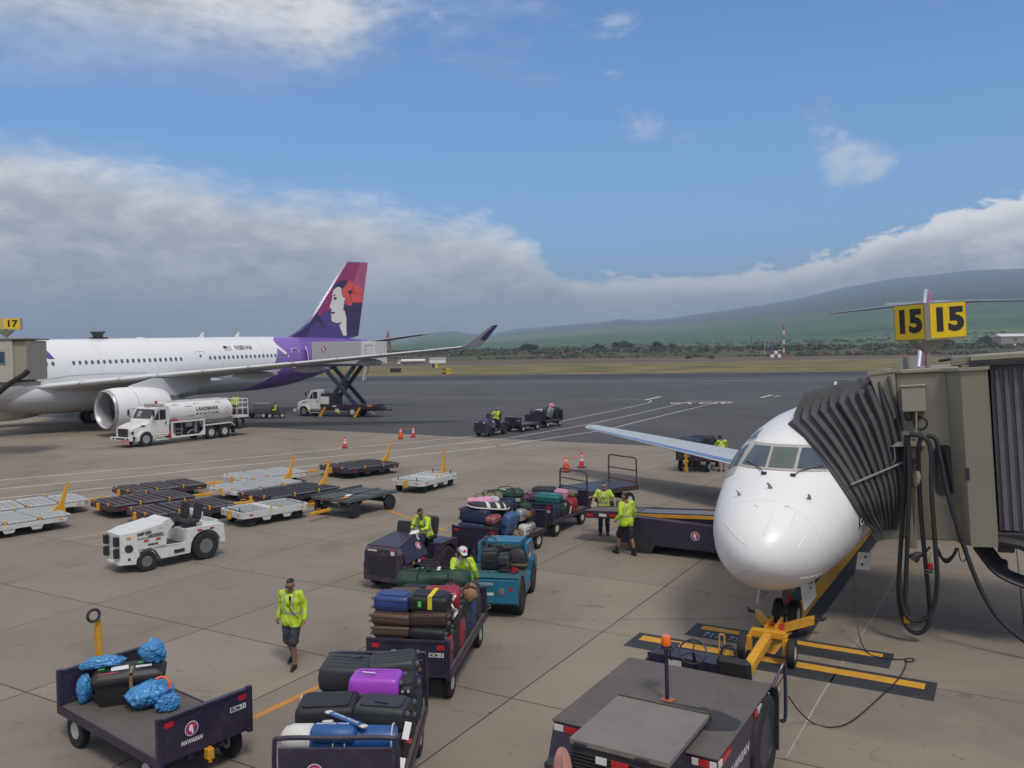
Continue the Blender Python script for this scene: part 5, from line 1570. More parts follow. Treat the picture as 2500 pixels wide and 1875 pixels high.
# near wheels are its left ones; local x forward, y left; half track .55
o0 = (wf_ + wr_) / 2 - lf * .58
tw = thing('baggage_tug', 'white baggage tug lettered RAMP LEAD parked beside the pallet dollies', 'tug', o0, math.atan2(hd.y, hd.x), 'baggage tugs')
WB = (wf_ - wr_).length / 2
fx, rx_ = WB, -WB
side = [(1.58, .30), (1.58, .62), (1.58, 1.20), (.40, 1.32), (.28, .66), (-.28, .62), (-.32, 1.02), (-1.52, 1.02), (-1.56, .45)] + [(rx_ - .46, .45)] + [(rx_ + .50 * math.cos(a), .42 + .50 * math.sin(a)) for a in [PI - PI * i / 9 for i in range(1, 9)]] + [(rx_ + .52, .30), (fx - .42, .30)] + [(fx + .36 * math.cos(a), .32 + .36 * math.sin(a)) for a in [PI - (PI * .72) * i / 6 for i in range(1, 7)]] + [(1.22, .30)]
for y0, y1 in ((.50, .68), (-.68, -.50)):
 MB().prism([(1.16, .30), (1.16, .64), (.30, .64)] + side[5:-1] + [(1.12, .30)], y0, y1, 'xz').build('side_panel', 'gse_white', tw, 25)
hr = [(1.56, .42, 1.13), (1.18, .655, 1.19), (.80, .655, 1.25), (.36, .655, 1.32)]
MB().loft([[(x, -y, .62 if x < 1.5 else .34), (x, y, .62 if x < 1.5 else .34), (x, y * .985, z), (x, -y * .985, z)] for x, y, z in hr]).build('hood', 'gse_white', tw, 20)
MB().loft([[(x, -y, .26), (x, y, .26), (x, y, .66), (x, -y, .66)] for x, y in ((1.565, .425), (1.19, .66), (1.10, .66))]).build('chin', 'gse_white', tw, 20)
MB().box(.37, 1.17, .655, .668, .975, .985).box(.37, 1.17, .655, .668, .655, .668).build('hood_gap', 'dark_metal', tw)
MB().prism([(.36, .66), (.36, 1.33), (.10, 1.40), (-.02, 1.22), (.20, 1.0), (.24, .66)], -.50, .50, 'xz').build('dashboard', 'gse_white', tw)
MB().box(-.30, .28, -.62, .62, .52, .60, .01).build('floor', 'dark_metal', tw)
MB().box(-1.52, -.34, -.50, .50, .42, .98).build('rear_body', 'gse_white', tw)
MB().box(1.50, 1.60, -.44, .44, .24, .34, .02).build('nose', 'gse_white', tw)
for y in (-.32, .32):
 for z in (.46, .80):
  MB().box(1.57, 1.70, y - .07, y + .07, z, z + .27, .02).build('bumper', 'rubber', tw)
MB(face_on((1.37, .548, .72), (.53, .85, .0))).lathe([(.115, .0), (.115, .012), (.09, .014)], n=18).build('head_lamp', 'dark_metal', tw)
MB(face_on((1.37, .55, .42), (.53, .85, .0))).lathe([(.04, .0), (.04, .010)], n=12).build('marker_lamp', 'dark_metal', tw)
MB().box(-.22, .10, .682, .70, .38, .48).build('step_slot', 'dark_metal', tw)
def on_side(x, z, rot):
 return face_on((x, .668, z), (0, 1, .02)) @ Matrix.Rotation(rad(rot), 4, 'Z')
text('RAMP LEAD', .115, 'letter_black', tw, on_side(.97, 1.115, 4), 'lettering', width=.42, bold=.005)
text('T-0292', .06, 'letter_grey', tw, on_side(.50, 1.19, 4), 'lettering', width=.17)
text('HAWAIIAN', .10, 'letter_navy', tw, on_side(.64, 1.03, 3), 'lettering', width=.46, shear=.2, bold=.003)
text('HARLAN', .08, 'letter_black', tw, on_side(.72, .77, 0), 'lettering', width=.30, bold=.004)
for x in (.92, .56):
 rect(tw, face_on((x, .668, .90), (0, 1, 0)), .14, .05, 'red_reflector')
for x in (-.72, -1.12):
 rect(tw, face_on((x, .684, .93), (0, 1, 0)), .15, .055, 'red_reflector')
rect(tw, face_on((1.37, .545, 1.02), (.53, .85, 0)), .12, .05, 'amber_reflector')
seat(tw, (-.62, .24, 1.12), 0, .48)
seat(tw, (-.50, -.32, 1.10), 0, .48)
steering(tw, (-.10, .26, 1.42), rad(50), .19)
MB().tube([(-1.02, .02 + .20 * math.cos(a), 1.30 + .20 * math.sin(a)) for a in [2 * PI * k / 20 for k in range(20)]], .035, 8, True).lathe([(.16, -.02), (.16, .02)], (-1.04, .02, 1.30), 'x', 18).build('gas_cylinder_end', 'gse_white', tw)
MB().cyl((-1.04, .02, 1.30), (-1.04, -.62, 1.24), .17, n=18).build('gas_cylinder', 'gse_white', tw)
MB().box(-1.50, -1.44, -.50, .50, .98, 1.10).box(-1.50, -.90, .44, .50, .98, 1.10).build('rear_coaming', 'gse_white', tw)
MB().tube([(-1.58, .3, .5), (-1.62, .3, .42), (-1.60, .3, .34), (-1.56, .3, .42)], .014, 6, True).build('tow_ring', 'dull_metal', tw)
for s in (-1, 1):
 wheel(tw, (fx, s * .60, .30), .30, .20, 'dull_metal', hub=.5)
 wheel(tw, (rx_, s * .60, .42), .42, .24, 'dull_metal', hub=.5)
# purple tug (built once, copied for the far one)
def purple_tug():
 o = thing('baggage_tug', 'x', 'tug', (0, 0, 0), 0, 'baggage tugs')
 fxp, rxp = .82, -.90
 body_p = [(1.28, .24), (1.28, .70), (.30, .66), (.22, .46), (-.40, .46), (-.48, .92), (-1.38, .92), (-1.38, .46), (rxp - .42, .46)] + [(rxp + .46 * math.cos(a), .38 + .46 * math.sin(a)) for a in [PI - PI * i / 9 for i in range(1, 9)]] + [(rxp + .48, .28), (fxp - .40, .28)] + [(fxp + .36 * math.cos(a), .28 + .36 * math.sin(a)) for a in [PI - PI * i / 7 for i in range(1, 7)]] + [(fxp + .38, .24)]
 for y0, y1 in ((.46, .66), (-.66, -.46)):
  MB().prism(body_p, y0, y1, 'xz').build('side_panel', 'gse_purple_worn', o, 25)
 MB().loft([[(1.28, -.60, .24), (1.28, .60, .24), (1.28, .60, 1.02), (1.28, .52, 1.16), (1.28, -.52, 1.16), (1.28, -.60, 1.02)], [(1.40, -.54, .26), (1.40, .54, .26), (1.40, .54, .98), (1.40, .46, 1.10), (1.40, -.46, 1.10), (1.40, -.54, .98)]]).build('grille_shell', 'gse_purple_worn', o, 25)
 g = MB()
 for i in range(11):
  for y0 in (-.42, -.13, .16):
   g.box(1.395, 1.415, y0, y0 + .26, .42 + .048 * i, .445 + .048 * i)
 g.build('grille', 'dark_metal', o)
 MB().loft([[(1.29, -.55, .62), (1.29, .55, .62), (1.29, .50, 1.17), (1.29, -.50, 1.17)], [(.26, -.46, .62), (.26, .46, .62), (.26, .34, 1.34), (.26, -.34, 1.34)]]).build('hood', 'gse_purple', o)
 for s in (-1, 1):
  MB().loft([[(1.27, s * .52, 1.15), (.26, s * .34, 1.33), (.18, s * .67, .80), (1.20, s * .67, .74)], [(1.27, s * .50, 1.02), (.26, s * .33, 1.20), (.18, s * .62, .72), (1.20, s * .62, .68)]]).build('hood_flank', 'gse_purple', o)
  emblem(o, face_on((.46, s * .535, 1.055), (.08, s * .86, .50)), .10)
  rect(o, face_on((.62, s * .662, .70), (0, s, 0)), .10, .07, 'white_reflector')
  rect(o, face_on((.46, s * .662, .72), (0, s, 0)), .20, .07, 'red_reflector')
  rect(o, face_on((.88, s * .662, .70), (0, s, 0)), .09, .06, 'amber_reflector')
  MB(face_on((1.02, s * .662, .56), (0, s, 0))).lathe([(.12, 0), (.12, .012), (.09, .014)], n=16).build('head_lamp', 'dark_metal', o)
  wheel(o, (fxp, s * .54, .27), .27, .20, 'rim_dark', hub=.5)
  wheel(o, (rxp, s * .56, .38), .38, .24, 'rim_dark', hub=.52)
 MB().box(.12, .30, -.44, .44, .62, 1.28, .03).build('dashboard', 'gse_purple', o)
 MB(TR((.20, .0, 1.28), ry=rad(-16))).box(-.03, .03, -.34, .10, 0, .34, .025).build('wind_shield', 'seat_black', o)
 MB().box(-.42, .16, -.60, .60, .40, .47).build('floor', 'dark_metal', o)
 MB().box(-1.38, -.46, -.48, .48, .46, .90, .01).build('rear_body', 'gse_purple', o)
 seat(o, (-.62, .10, .98), 0, .5)
 steering(o, (.0, .12, 1.36), rad(50), .21)
 rect(o, face_on((1.402, -.28, 1.06), (1, 0, 0)), .30, .04, 'letter_white', 'number_plate')
 rect(o, face_on((1.402, .36, 1.02), (1, 0, 0)), .12, .10, 'letter_white', 'data_plate')
 rect(o, face_on((1.402, .36, 1.085), (1, 0, 0)), .12, .03, 'red_reflector')
 return o
pt = purple_tug()
ptd = Vector((-.45, -.893, 0))
pt.location = Vector((-3.46, 21.75, 0)) - ptd * 1.38
pt.rotation_euler = (0, 0, math.atan2(ptd.y, ptd.x))
pt['label'] = 'worn purple baggage tug with rusty grille driven by a man in yellow'
ft = copy_tree(pt)
ft['label'] = 'distant purple baggage tug pulling two carts across the asphalt'
fd = Vector((-2.67, 62.3, 0)) + Vector((-1.63, 62.17, 0))
ftd = Vector((-.56, -.83, 0)).normalized()
ft.location = Vector((-1.62, 63.1, 0))
ft.rotation_euler = (0, 0, math.atan2(ftd.y, ftd.x))
rect(pt, face_on((.28, .405, 1.25), (.05, .86, .5)), .10, .16, 'letter_white', 'numbers_panel')
MB(TR((.24, .28, 1.345), rx=.1, ry=.12, rz=.3)).box(-.15, .15, -.11, .11, 0, .012).build('clipboard', 'paper_white', pt)
# blue tug seen from behind
bdv = Vector((.17, .985, 0)).normalized()
rrw, frw = Vector((.08, 19.75, 0)), Vector((.39, 21.55, 0))
rgt = Vector((bdv.y, -bdv.x, 0))
bt = thing('baggage_tug', 'blue baggage tug seen from behind with black bags on its deck', 'tug', (rrw + frw) / 2 - rgt * .60, math.atan2(bdv.y, bdv.x), 'baggage tugs')
fxb, rxb = .92, -.92
prof_b = [(1.62, .34), (1.62, .70), (1.30, .92), (.62, .92), (.55, .50), (-.18, .50), (-.22, .96), (-1.42, .96), (-1.42, .34)] + [(rxb - .46, .34)] + [(rxb + .48 * math.cos(a), .42 + .48 * math.sin(a)) for a in [PI - PI * i / 9 for i in range(1, 9)]] + [(rxb + .5, .30), (fxb - .46, .30)] + [(fxb + .44 * math.cos(a), .38 + .44 * math.sin(a)) for a in [PI - PI * i / 8 for i in range(1, 8)]] + [(fxb + .46, .34)]
for y0, y1 in ((.50, .70), (-.70, -.50)):
 MB().prism(prof_b, y0, y1, 'xz').build('side_panel', 'gse_blue', bt, 25)
MB().box(-1.42, -.22, -.50, .50, .34, .94).build('rear_body', 'gse_blue', bt)
MB().box(-1.44, -.22, -.71, .71, .955, .985, .006).build('deck', 'gse_teal_deck', bt)
MB().box(-1.47, -1.42, -.68, .68, .38, .93, .01).build('rear_panel', 'gse_blue', bt)
MB().loft([[(.42, -.52, .60), (.42, .52, .60), (.42, .44, 1.40), (.42, -.44, 1.40)], [(1.30, -.56, .60), (1.30, .56, .60), (1.30, .46, 1.36), (1.30, -.46, 1.36)], [(1.66, -.56, .50), (1.66, .56, .50), (1.66, .52, 1.0), (1.66, -.52, 1.0)]]).build('hood', 'gse_blue', bt, 25)
for s in (-1, 1):
 MB().prism([(.35, .90), (.42, 1.36), (1.25, 1.32), (1.62, .92), (1.62, .70)], s * .56, s * .64, 'xz').build('hood_flank', 'gse_blue', bt, 25)
 wheel(bt, (fxb, s * .62, .40), .40, .22, 'rim_dark', hub=.5)
 wheel(bt, (rxb, s * .62, .42), .42, .24, 'rim_dark', hub=.5)
 MB(face_on((-1.472, s * .30, .66), (-1, 0, 0))).lathe([(.085, 0), (.085, .012), (.06, .018), (.02, .02)], n=18).build('rear_lamp', 'dull_metal', bt)
 rect(bt, face_on((-1.474, s * .52, .72), (-1, 0, 0)), .10, .06, 'red_reflector')
 rect(bt, face_on((.72, s * .645, 1.00), (0, s, 0)), .26, .09, 'letter_white', 'data_plate')
 rect(bt, face_on((1.28, s * .645, .92), (0, s, 0)), .12, .08, 'white_reflector')
 rect(bt, face_on((1.14, s * .645, .92), (0, s, 0)), .14, .08, 'red_reflector')
emblem(bt, face_on((.70, -.646, 1.16), (0, -1, 0)), .09)
text('HAWAIIAN', .10, 'letter_white', bt, face_on((-1.474, .15, .83), (-1, 0, 0)), 'lettering', width=.50)
rect(bt, face_on((-1.474, .02, .60), (-1, 0, 0)), .28, .06, 'letter_white', 'data_plate')
MB().box(.36, .46, -.46, .46, .60, 1.32, .02).build('dashboard', 'dark_metal', bt)
for i in range(5):
 MB(face_on((.355, -.3 + .15 * i, 1.20), (-1, 0, .1))).lathe([(.04, 0), (.04, .012)], n=12).build('gauge', 'dull_metal', bt)
steering(bt, (.12, .30, 1.42), rad(38), .20, .4)
seat(bt, (-.02, -.32, .90), 0, .46)
MB().box(-.18, .55, -.60, .60, .42, .50).build('floor', 'dark_metal', bt)
MB().tube([(-1.46, -.05, .36), (-1.52, -.05, .30), (-1.52, .05, .22), (-1.46, .12, .30)], .018, 6, True).build('tow_ring', 'dull_metal', bt)
# pallet dollies
_trk = {}
def track_mesh(ln, m, rm):
 key = (ln, m)
 if key not in _trk:
  t_ = MB()
  t_.box(-.10, -.07, -ln / 2, ln / 2, -.05, .03, k=0).box(.07, .10, -ln / 2, ln / 2, -.05, .03, k=0).box(-.07, .07, -ln / 2, ln / 2, -.06, -.045, k=0)
  nr = int(ln / .21)
  for i in range(nr):
   y = -ln / 2 + (i + .5) * ln / nr
   t_.cyl((-.07, y, .012), (.07, y, .012), .030, n=7, k=1)
  _trk[key] = t_.mesh('roller_track', [m, rm], 40)
 return _trk[key]
def raised_bar(o, x, lean=rad(25), m='yellow_paint', s=1):
 M = TR((x, 0, .34), ry=s * lean)
 MB(M).prism([(-.30, 0), (-.05, .45), (0, 1.15), (.07, 1.15), (.12, .45), (.34, 0)], -.04, .04, 'xz').lathe([(.07, -.03), (.07, .03)], (.035, 0, 1.2), 'y', 12).build('drawbar', m, o)
def flat_bar(o, x, ln, m='yellow_paint', s=1):
 MB().box(min(x, x + s * ln), max(x, x + s * ln), -.06, .06, .26, .36, .01).lathe([(.08, -.03), (.08, .03)], (x + s * ln, 0, .31), 'z', 12).tube([(x + s * ln * .55, 0, .36), (x + s * ln * .55, 0, .44), (x + s * ln * .75, 0, .44), (x + s * ln * .75, 0, .36)], .012).build('drawbar', m, o)
def pallet_dolly(label, c, yaw, m, rm, L=3.4, W=2.45, hgt=.50, up=None, flat=None, refl=True, group='pallet dollies'):
 o = thing('pallet_dolly', label, 'dolly', (c[0], c[1], 0), rad(yaw), group)
 fr = MB()
 fr.prism([(-L / 2, -W / 2 + .25), (-L / 2 + .25, -W / 2), (L / 2 - .25, -W / 2), (L / 2, -W / 2 + .25), (L / 2, W / 2 - .25), (L / 2 - .25, W / 2), (-L / 2 + .25, W / 2), (-L / 2, W / 2 - .25)], hgt - .20, hgt - .06, 'xy')
 fr.box(-L / 2, L / 2, -.22, .22, hgt - .30, hgt - .2)
 for s in (-1, 1):
  for x in (-.45, .45):
   fr.prism([(x - .22, hgt - .2), (x - .14, hgt - .34), (x + .14, hgt - .34), (x + .22, hgt - .2)], s * (W / 2 - .02), s * (W / 2 - .10), 'xz')
 fr.build('frame', m, o, 25)
 MB().box(-L / 2 + .30, L / 2 - .30, -W / 2 + .16, W / 2 - .16, hgt - .062, hgt - .05).build('pan', 'dark_metal', o)  # dark plate added to imitate the shaded gaps between the roller tracks
 nb = 3
 bay = L / nb
 for b_ in range(nb):
  for q in range(4):
   x = -L / 2 + bay * b_ + .16 + q * (bay - .32) / 3
   w2 = W - (.66 if b_ in (0, nb - 1) and q in ((0,) if b_ == 0 else (3,)) else .34)
   link('roller_track', track_mesh(round(w2, 2), m, rm), o, Matrix.Translation((x, 0, hgt - .01)))
  for s in (-1, 1):
   MB().cyl((-L / 2 + bay * b_ + .10, s * (W / 2 - .10), hgt - .005), (-L / 2 + bay * (b_ + 1) - .10, s * (W / 2 - .10), hgt - .005), .045, n=8).build('edge_roller', rm, o)
 for x, y in ((-L / 2 + .08, W / 2 - .5), (-L / 2 + .08, -W / 2 + .5), (L / 2 - bay, -W / 2 + .06), (L / 2 - bay, W / 2 - .06), (-L / 2 + bay, -W / 2 + .06)):
  MB().box(x - .03, x + .03, y - .035, y + .035, hgt - .06, hgt + .10, .012).build('stop', 'yellow_paint', o)
 for x in (-L / 2 + .75, L / 2 - .75):
  for s in (-1, 1):
   wheel(o, (x, s * (W / 2 - .32), .17), .17, .14, 'rim_dark', hub=.5)
 if refl:
  for s in (-1, 1):
   rect(o, face_on((-L / 2 - .002, s * .55, hgt - .12), (-1, 0, 0)), .12, .05, 'red_reflector')
   rect(o, face_on((L / 2 - .45, s * (W / 2 + .002), hgt - .12), (0, s, 0)), .14, .05, 'amber_reflector')
   rect(o, face_on((-L / 2 + .45, s * (W / 2 + .002), hgt - .12), (0, s, 0)), .14, .05, 'red_reflector')
 if up: raised_bar(o, up * (L / 2 - .10), rad(18), s=1)
 if flat: flat_bar(o, flat * L / 2, 1.15, s=flat)
 MB().box(-L / 2 - .10, -L / 2, -.06, .06, hgt - .26, hgt + .02, .01).build('hitch', 'yellow_paint', o)
 return o
pallet_dolly('grey-white pallet dolly in the corner with its yellow drawbar raised', (-18.05, 29.9), 50, 'dolly_white', 'roller', up=1)
pallet_dolly('grey-white pallet dolly behind another, its yellow drawbar lying level', (-18.95, 33.15), 43, 'dolly_white', 'roller', flat=1, W=2.2)
pallet_dolly('brown pallet dolly at the back of the brown row, hitched to a white one', (-15.65, 37.0), 44, 'dolly_brown', 'roller_dark', flat=1)
pallet_dolly('brown pallet dolly in the middle of the brown row', (-14.95, 33.75), 45, 'dolly_brown', 'roller_dark', flat=1)
pallet_dolly('brown pallet dolly nearest the white tug seats', (-12.6, 31.75), 43, 'dolly_brown', 'roller_dark', flat=1)
pallet_dolly('white pallet dolly at the back, its level drawbar reaching a dark dolly', (-12.0, 40.55), 45, 'dolly_white', 'roller', flat=1)
pallet_dolly('white pallet dolly with raised yellow drawbar between white and dark dollies', (-11.45, 37.2), 50, 'dolly_white', 'roller', up=1)
pallet_dolly('dark purple pallet dolly with raised drawbar beside the grey flat cart', (-9.45, 35.25), 52, 'dolly_dark', 'roller_dark', up=1, L=3.7)
pallet_dolly('lone dark pallet dolly at the back with its drawbar raised', (-7.95, 43.35), 45, 'dolly_dark', 'roller_dark', up=1, W=2.7)
def small_dolly(label, c, yaw, up=None, flat=None, L=2.8, W=1.75):
 o = thing('container_dolly', label, 'dolly', (c[0], c[1], 0), rad(yaw), 'container dollies')
 z0, z1 = .34, .56
 def rim(k, inset):
  p = []
  for sx, sy, a0 in ((1, 1, 0), (-1, 1, 90), (-1, -1, 180), (1, -1, 270)):
   cx, cy = sx * (L / 2 - .22), sy * (W / 2 - .22)
   for i in range(5):
    a = rad(a0 + 22.5 * i)
    p.append((cx + (.22 - inset) * math.cos(a), cy + (.22 - inset) * math.sin(a), k))
  return p
 MB().loft([rim(z0, 0), rim(z1, 0), rim(z1, .07), rim(z1 - .09, .07)], False).build('frame', 'dolly_white', o, 30)
 MB().poly(rim(z1 - .10, .06)).build('pan', 'cart_grey', o)  # sheet coloured dark so the gaps between rollers look shaded
 MB().box(-.14, .14, -W / 2 + .07, W / 2 - .07, z1 - .09, z1 - .01, .01).build('centre_plate', 'dolly_white', o)
 for s in (-1, 1):
  for q in range(6):
   x = s * (.25 + .165 * q)
   MB().cyl((x, -W / 2 + .12, z1 - .035), (x, W / 2 - .12, z1 - .035), .036, n=9).build('roller', 'roller', o)
  for sy in (-1, 1):
   wheel(o, (s * (L / 2 - .42), sy * (W / 2 - .20), .20), .20, .13, 'rim_dark', hub=.5)
   MB().prism([(s * .42 - .20, z0), (s * .42 - .12, z0 - .15), (s * .42 + .12, z0 - .15), (s * .42 + .20, z0)], sy * (W / 2 - .02), sy * (W / 2 - .07), 'xz').build('fork_pocket', 'dolly_white', o)
   rect(o, face_on((s * (L / 2 - .35), sy * (W / 2 + .002), .45), (0, sy, 0)), .13, .06, 'red_reflector' if s < 0 else 'amber_reflector')
  for y in (-.5, .5):
   MB(TR((s * (L / 2 - .10), y, z1))).box(-.015, .015, -.015, .015, 0, .14).build('stop_lever', 'dark_metal', o)
   rect(o, face_on((s * (L / 2 + .002), y * 1.1, .45), (s, 0, 0)), .10, .05, 'red_reflector')
 for x in (-.18, .18):
  MB(TR((x, -W / 2 + .10, z1 - .02), rz=.5)).box(-.04, .04, -.03, .03, 0, .14, .015).build('stop', 'yellow_paint', o)
 MB().box(-L / 2 - .10, -L / 2 - .005, -.09, .09, .26, .58, .015).build('hitch', 'yellow_paint', o)
 if up: raised_bar(o, up * (L / 2 + .04), rad(2), s=up)
 if flat: flat_bar(o, flat * (L / 2), .95, s=flat)
 return o
small_dolly('white container dolly with bare rollers in front of the dark dollies', (-9.35, 31.40), 46.5, flat=1)
small_dolly('small white container dolly standing apart with its drawbar upright', (-4.05, 38.40), 62, up=1, L=3.0)
gcart = thing('flat_cart', 'dark grey flat cart with slatted deck between two white dollies', 'cart', (-6.22, 32.9, 0), rad(57))
MB().box(-1.40, 1.40, -.98, .98, .62, .70, .01).box(-1.40, 1.40, -.5, -.4, .48, .62).box(-1.40, 1.40, .4, .5, .48, .62).build('frame', 'cart_grey', gcart)
for i in range(9):
 if i == 4: continue
 MB().box(-1.36 + .30 * i, -1.36 + .30 * i + .22, -.94, .94, .70, .735, .006).build('slat', 'cart_grey', gcart)
MB().box(-1.40, 1.40, .95, 1.00, .62, .80, .006).build('side_rail', 'cart_grey', gcart)
MB().box(-1.38, 1.38, -.10, .10, .735, .755, .004).build('centre_rail', 'cart_grey', gcart)
for x in (-1.0, 1.0):
 MB().box(x - .06, x + .06, -.8, .8, .30, .46).build('axle', 'cart_grey', gcart)
 for s in (-1, 1):
  wheel(gcart, (x, s * .88, .30), .30, .18, 'rim_dark', hub=.5)
flat_bar(gcart, -1.40, .9, s=-1)
for x, y, m in ((-1.1, -.55, 'amber_reflector'), (-.7, -.3, 'paper_white')):
 MB(TR((x, y, .76), rz=.4)).box(-.14, .14, -.1, .1, 0, .03, .01).build('block', m, gcart)
for y, m in ((-.45, 'red_reflector'), (.4, 'red_reflector')):
 rect(gcart, face_on((-1.402, y, .66), (-1, 0, 0)), .12, .05, m)
# baggage carts
def bag_cart(label, c, yaw, L=3.1, W=1.47, hgt=.58, plate=.56, style='plate', number=None, emb=True, drawbar=None, group='baggage carts', wr=.27, m='gse_purple', hawaiian=False):
 """local x along the cart; the lettered end plate stands at -x"""
 o = thing('baggage_cart', label, 'cart', (c[0], c[1], 0), rad(yaw), group)
 MB().box(-L / 2, L / 2, -W / 2, W / 2, hgt - .05, hgt, .008).build('deck', 'tractor_deck', o)
 MB().box(-L / 2 - .01, L / 2 + .01, -W / 2 - .025, -W / 2, hgt - .12, hgt + .012).box(-L / 2 - .01, L / 2 + .01, W / 2, W / 2 + .025, hgt - .12, hgt + .012).box(-L / 2, L / 2, -.3, -.22, hgt - .16, hgt - .05).box(-L / 2, L / 2, .22, .3, hgt - .16, hgt - .05).build('frame', m, o)
 for s in (-1, 1):
  x = s * L / 2
  if style == 'plate':
   p_ = MB().box(x - .025, x + .025, -W / 2, W / 2, hgt - .08, hgt + plate, .006)
   e_ = p_.build('end_plate', m, o)
   MB().box(x - .035, x + .035, -W / 2 - .03, -W / 2 + .05, hgt - .12, hgt + plate + .03, .006).box(x - .035, x + .035, W / 2 - .05, W / 2 + .03, hgt - .12, hgt + plate + .03, .006).box(x - .032, x + .032, -.025, .025, hgt - .1, hgt + plate - .01).box(x - .04, x + .04, -W / 2 + .05, W / 2 - .05, hgt + plate - .03, hgt + plate + .012).build('post', m, e_)
  else:
   e_ = MB().box(x - .018, x + .018, -W / 2 + .05, W / 2 - .05, hgt - .04, hgt + plate - .12, .004).build('end_plate', m, o)
   MB().tube(spl([(x, -W / 2, hgt - .1), (x, -W / 2, hgt + plate - .12), (x, -W / 2 + .10, hgt + plate), (x, 0, hgt + plate + .0), (x, W / 2 - .10, hgt + plate), (x, W / 2, hgt + plate - .12), (x, W / 2, hgt - .1)], 5), .030, 8).build('rail', m, e_)
   for z in (.22, .48):
    MB().cyl((x - .02, -W / 2 + .04, hgt + z), (x - .02, W / 2 - .04, hgt + z), .010, n=6).build('bead', m, e_)
  for y, mm in ((-W / 2 + .14, 'red_reflector'), (W / 2 - .14, 'red_reflector')):
   if style == 'plate':
    rect(o, face_on((x + s * .027, y, hgt + plate - .10), (s, 0, 0)), .14, .075, mm)
 if emb:
  emblem(o, face_on((-L / 2 - .028, W * .17, hgt + plate * .52), (-1, 0, 0)), .105)
 if hawaiian:
  text('HAWAIIAN', .085, 'letter_white', o, face_on((-L / 2 - .028, W * .17, hgt + plate * .20), (-1, 0, 0)), 'lettering', width=.34, shear=.2, bold=.002)
 if number:
  rect(o, face_on((-L / 2 - .0265, -W / 2 + .22, hgt + plate - .235), (-1, 0, 0)), .27, .075, 'letter_white', 'number_plate', .003)
  text(number, .075, 'letter_black', o, face_on((-L / 2 - .0315, -W / 2 + .22, hgt + plate - .235), (-1, 0, 0)), 'lettering', width=.23, bold=.002)
 for x in (-L / 2 + .42, L / 2 - .42):
  a = MB().box(x - .05, x + .05, -W / 2 + .12, W / 2 - .12, .22, .32).box(x - .12, x + .12, -.30, .30, .30, hgt - .10)
  a.build('axle', 'dark_metal', o)
  for s in (-1, 1):
   wheel(o, (x, s * (W / 2 - .10), wr), wr, .15, 'rim_white', hub=.48)
 if drawbar == 'up':
  MB(TR((L / 2 + .10, .0, .38), ry=rad(4))).box(-.05, .05, -.04, .04, 0, 1.40, .01).tube([(.05, 0, 1.12), (.13, 0, 1.12), (.13, 0, .95), (.05, 0, .95)], .014).build('drawbar', 'yellow_paint', o)
  MB(TR((L / 2 + .10, .0, .38), ry=rad(4), rz=PI / 2)).tube([(.10 * math.cos(a), 0, 1.50 + .10 * math.sin(a)) for a in [2 * PI * k / 14 for k in range(14)]], .025, 6, True).build('towing_eye', 'dark_metal', o)
 elif drawbar == 'flat':
  MB().box(-L / 2 - .9, -L / 2, -.05, .05, .30, .38, .01).build('drawbar', 'yellow_paint', o)
 elif drawbar == 'flat+':
  MB().box(L / 2, L / 2 + .75, -.05, .05, .30, .38, .01).build('drawbar', 'yellow_paint', o)
 MB().box(-L / 2 - .12, -L / 2 - .0, -.05, .05, .34, .50, .01).cyl((-L / 2 - .08, 0, .30), (-L / 2 - .08, 0, .52), .03).build('hitch', 'yellow_paint' if number == 'BCM-11' else 'dark_metal', o)
 return o
c11 = bag_cart('open baggage cart in the corner holding blue plastic bags and a black bin', (-5.72, 13.0), math.degrees(math.atan2(1.88, -2.39)), L=3.05, W=1.47, number='BCM-11', drawbar='up', hawaiian=True)
c15 = bag_cart('purple baggage cart BCM-15 heaped with suitcases and a green golf bag', (-1.62, 16.35), 81, L=3.45, W=1.47, number='BCM-15')
c3 = bag_cart('railed baggage cart at the bottom with black suitcases and blue golf bag', (-2.22, 11.73), 89, L=2.96, W=1.53, plate=.86, style='rail', wr=.30)
cA = bag_cart('baggage cart behind the purple tug with a big mixed pile', (-.38, 25.55), 62, L=3.2, number='BCM-20', emb=False)
cB = bag_cart('second baggage cart with teal and pink cases by the belt loader', (1.35, 29.3), 62, L=3.0, number='BCM-07', emb=False, drawbar='flat+')
# flat cart with tubular rails behind it
cC = thing('rail_cart', 'empty flat cart with tall brown tube rails behind the belt loader', 'cart', (3.42, 33.3, 0), rad(35))
MB().box(-1.35, 1.30, -.85, .85, .76, .84, .01).build('deck', 'gse_purple', cC)
MB().box(-1.37, 1.32, -.88, -.85, .66, .85).box(-1.37, 1.32, .85, .88, .66, .85).build('frame', 'dolly_brown', cC)
mat('rail_brown', (0.06, 0.04, 0.035), 0.5, dirt=0.4, rust=0.3)
for x, h in ((-1.32, .78), (1.25, 1.12)):
 MB().tube(spl([(x, -.82, .8), (x, -.82, .8 + h - .18), (x, -.70, .8 + h), (x, 0, .8 + h), (x, .70, .8 + h), (x, .82, .8 + h - .18), (x, .82, .8)], 5), .032, 8).cyl((x, -.82, .8 + h * .55), (x, .82, .8 + h * .55), .024).cyl((x, -.82, .8 + h * .15), (x, .82, .8 + h * .15), .024).build('rail', 'rail_brown', cC)
for x in (-.95, .9):
 MB().box(x - .05, x + .05, -.7, .7, .28, .38).box(x - .1, x + .1, -.3, .3, .36, .76).build('axle', 'dark_metal', cC)
 for s in (-1, 1):
  wheel(cC, (x, s * .74, .29), .29, .16, 'rim_white', hub=.48)
MB().box(-2.2, -1.35, -.05, .05, .30, .38, .01).build('drawbar', 'yellow_paint', cC)
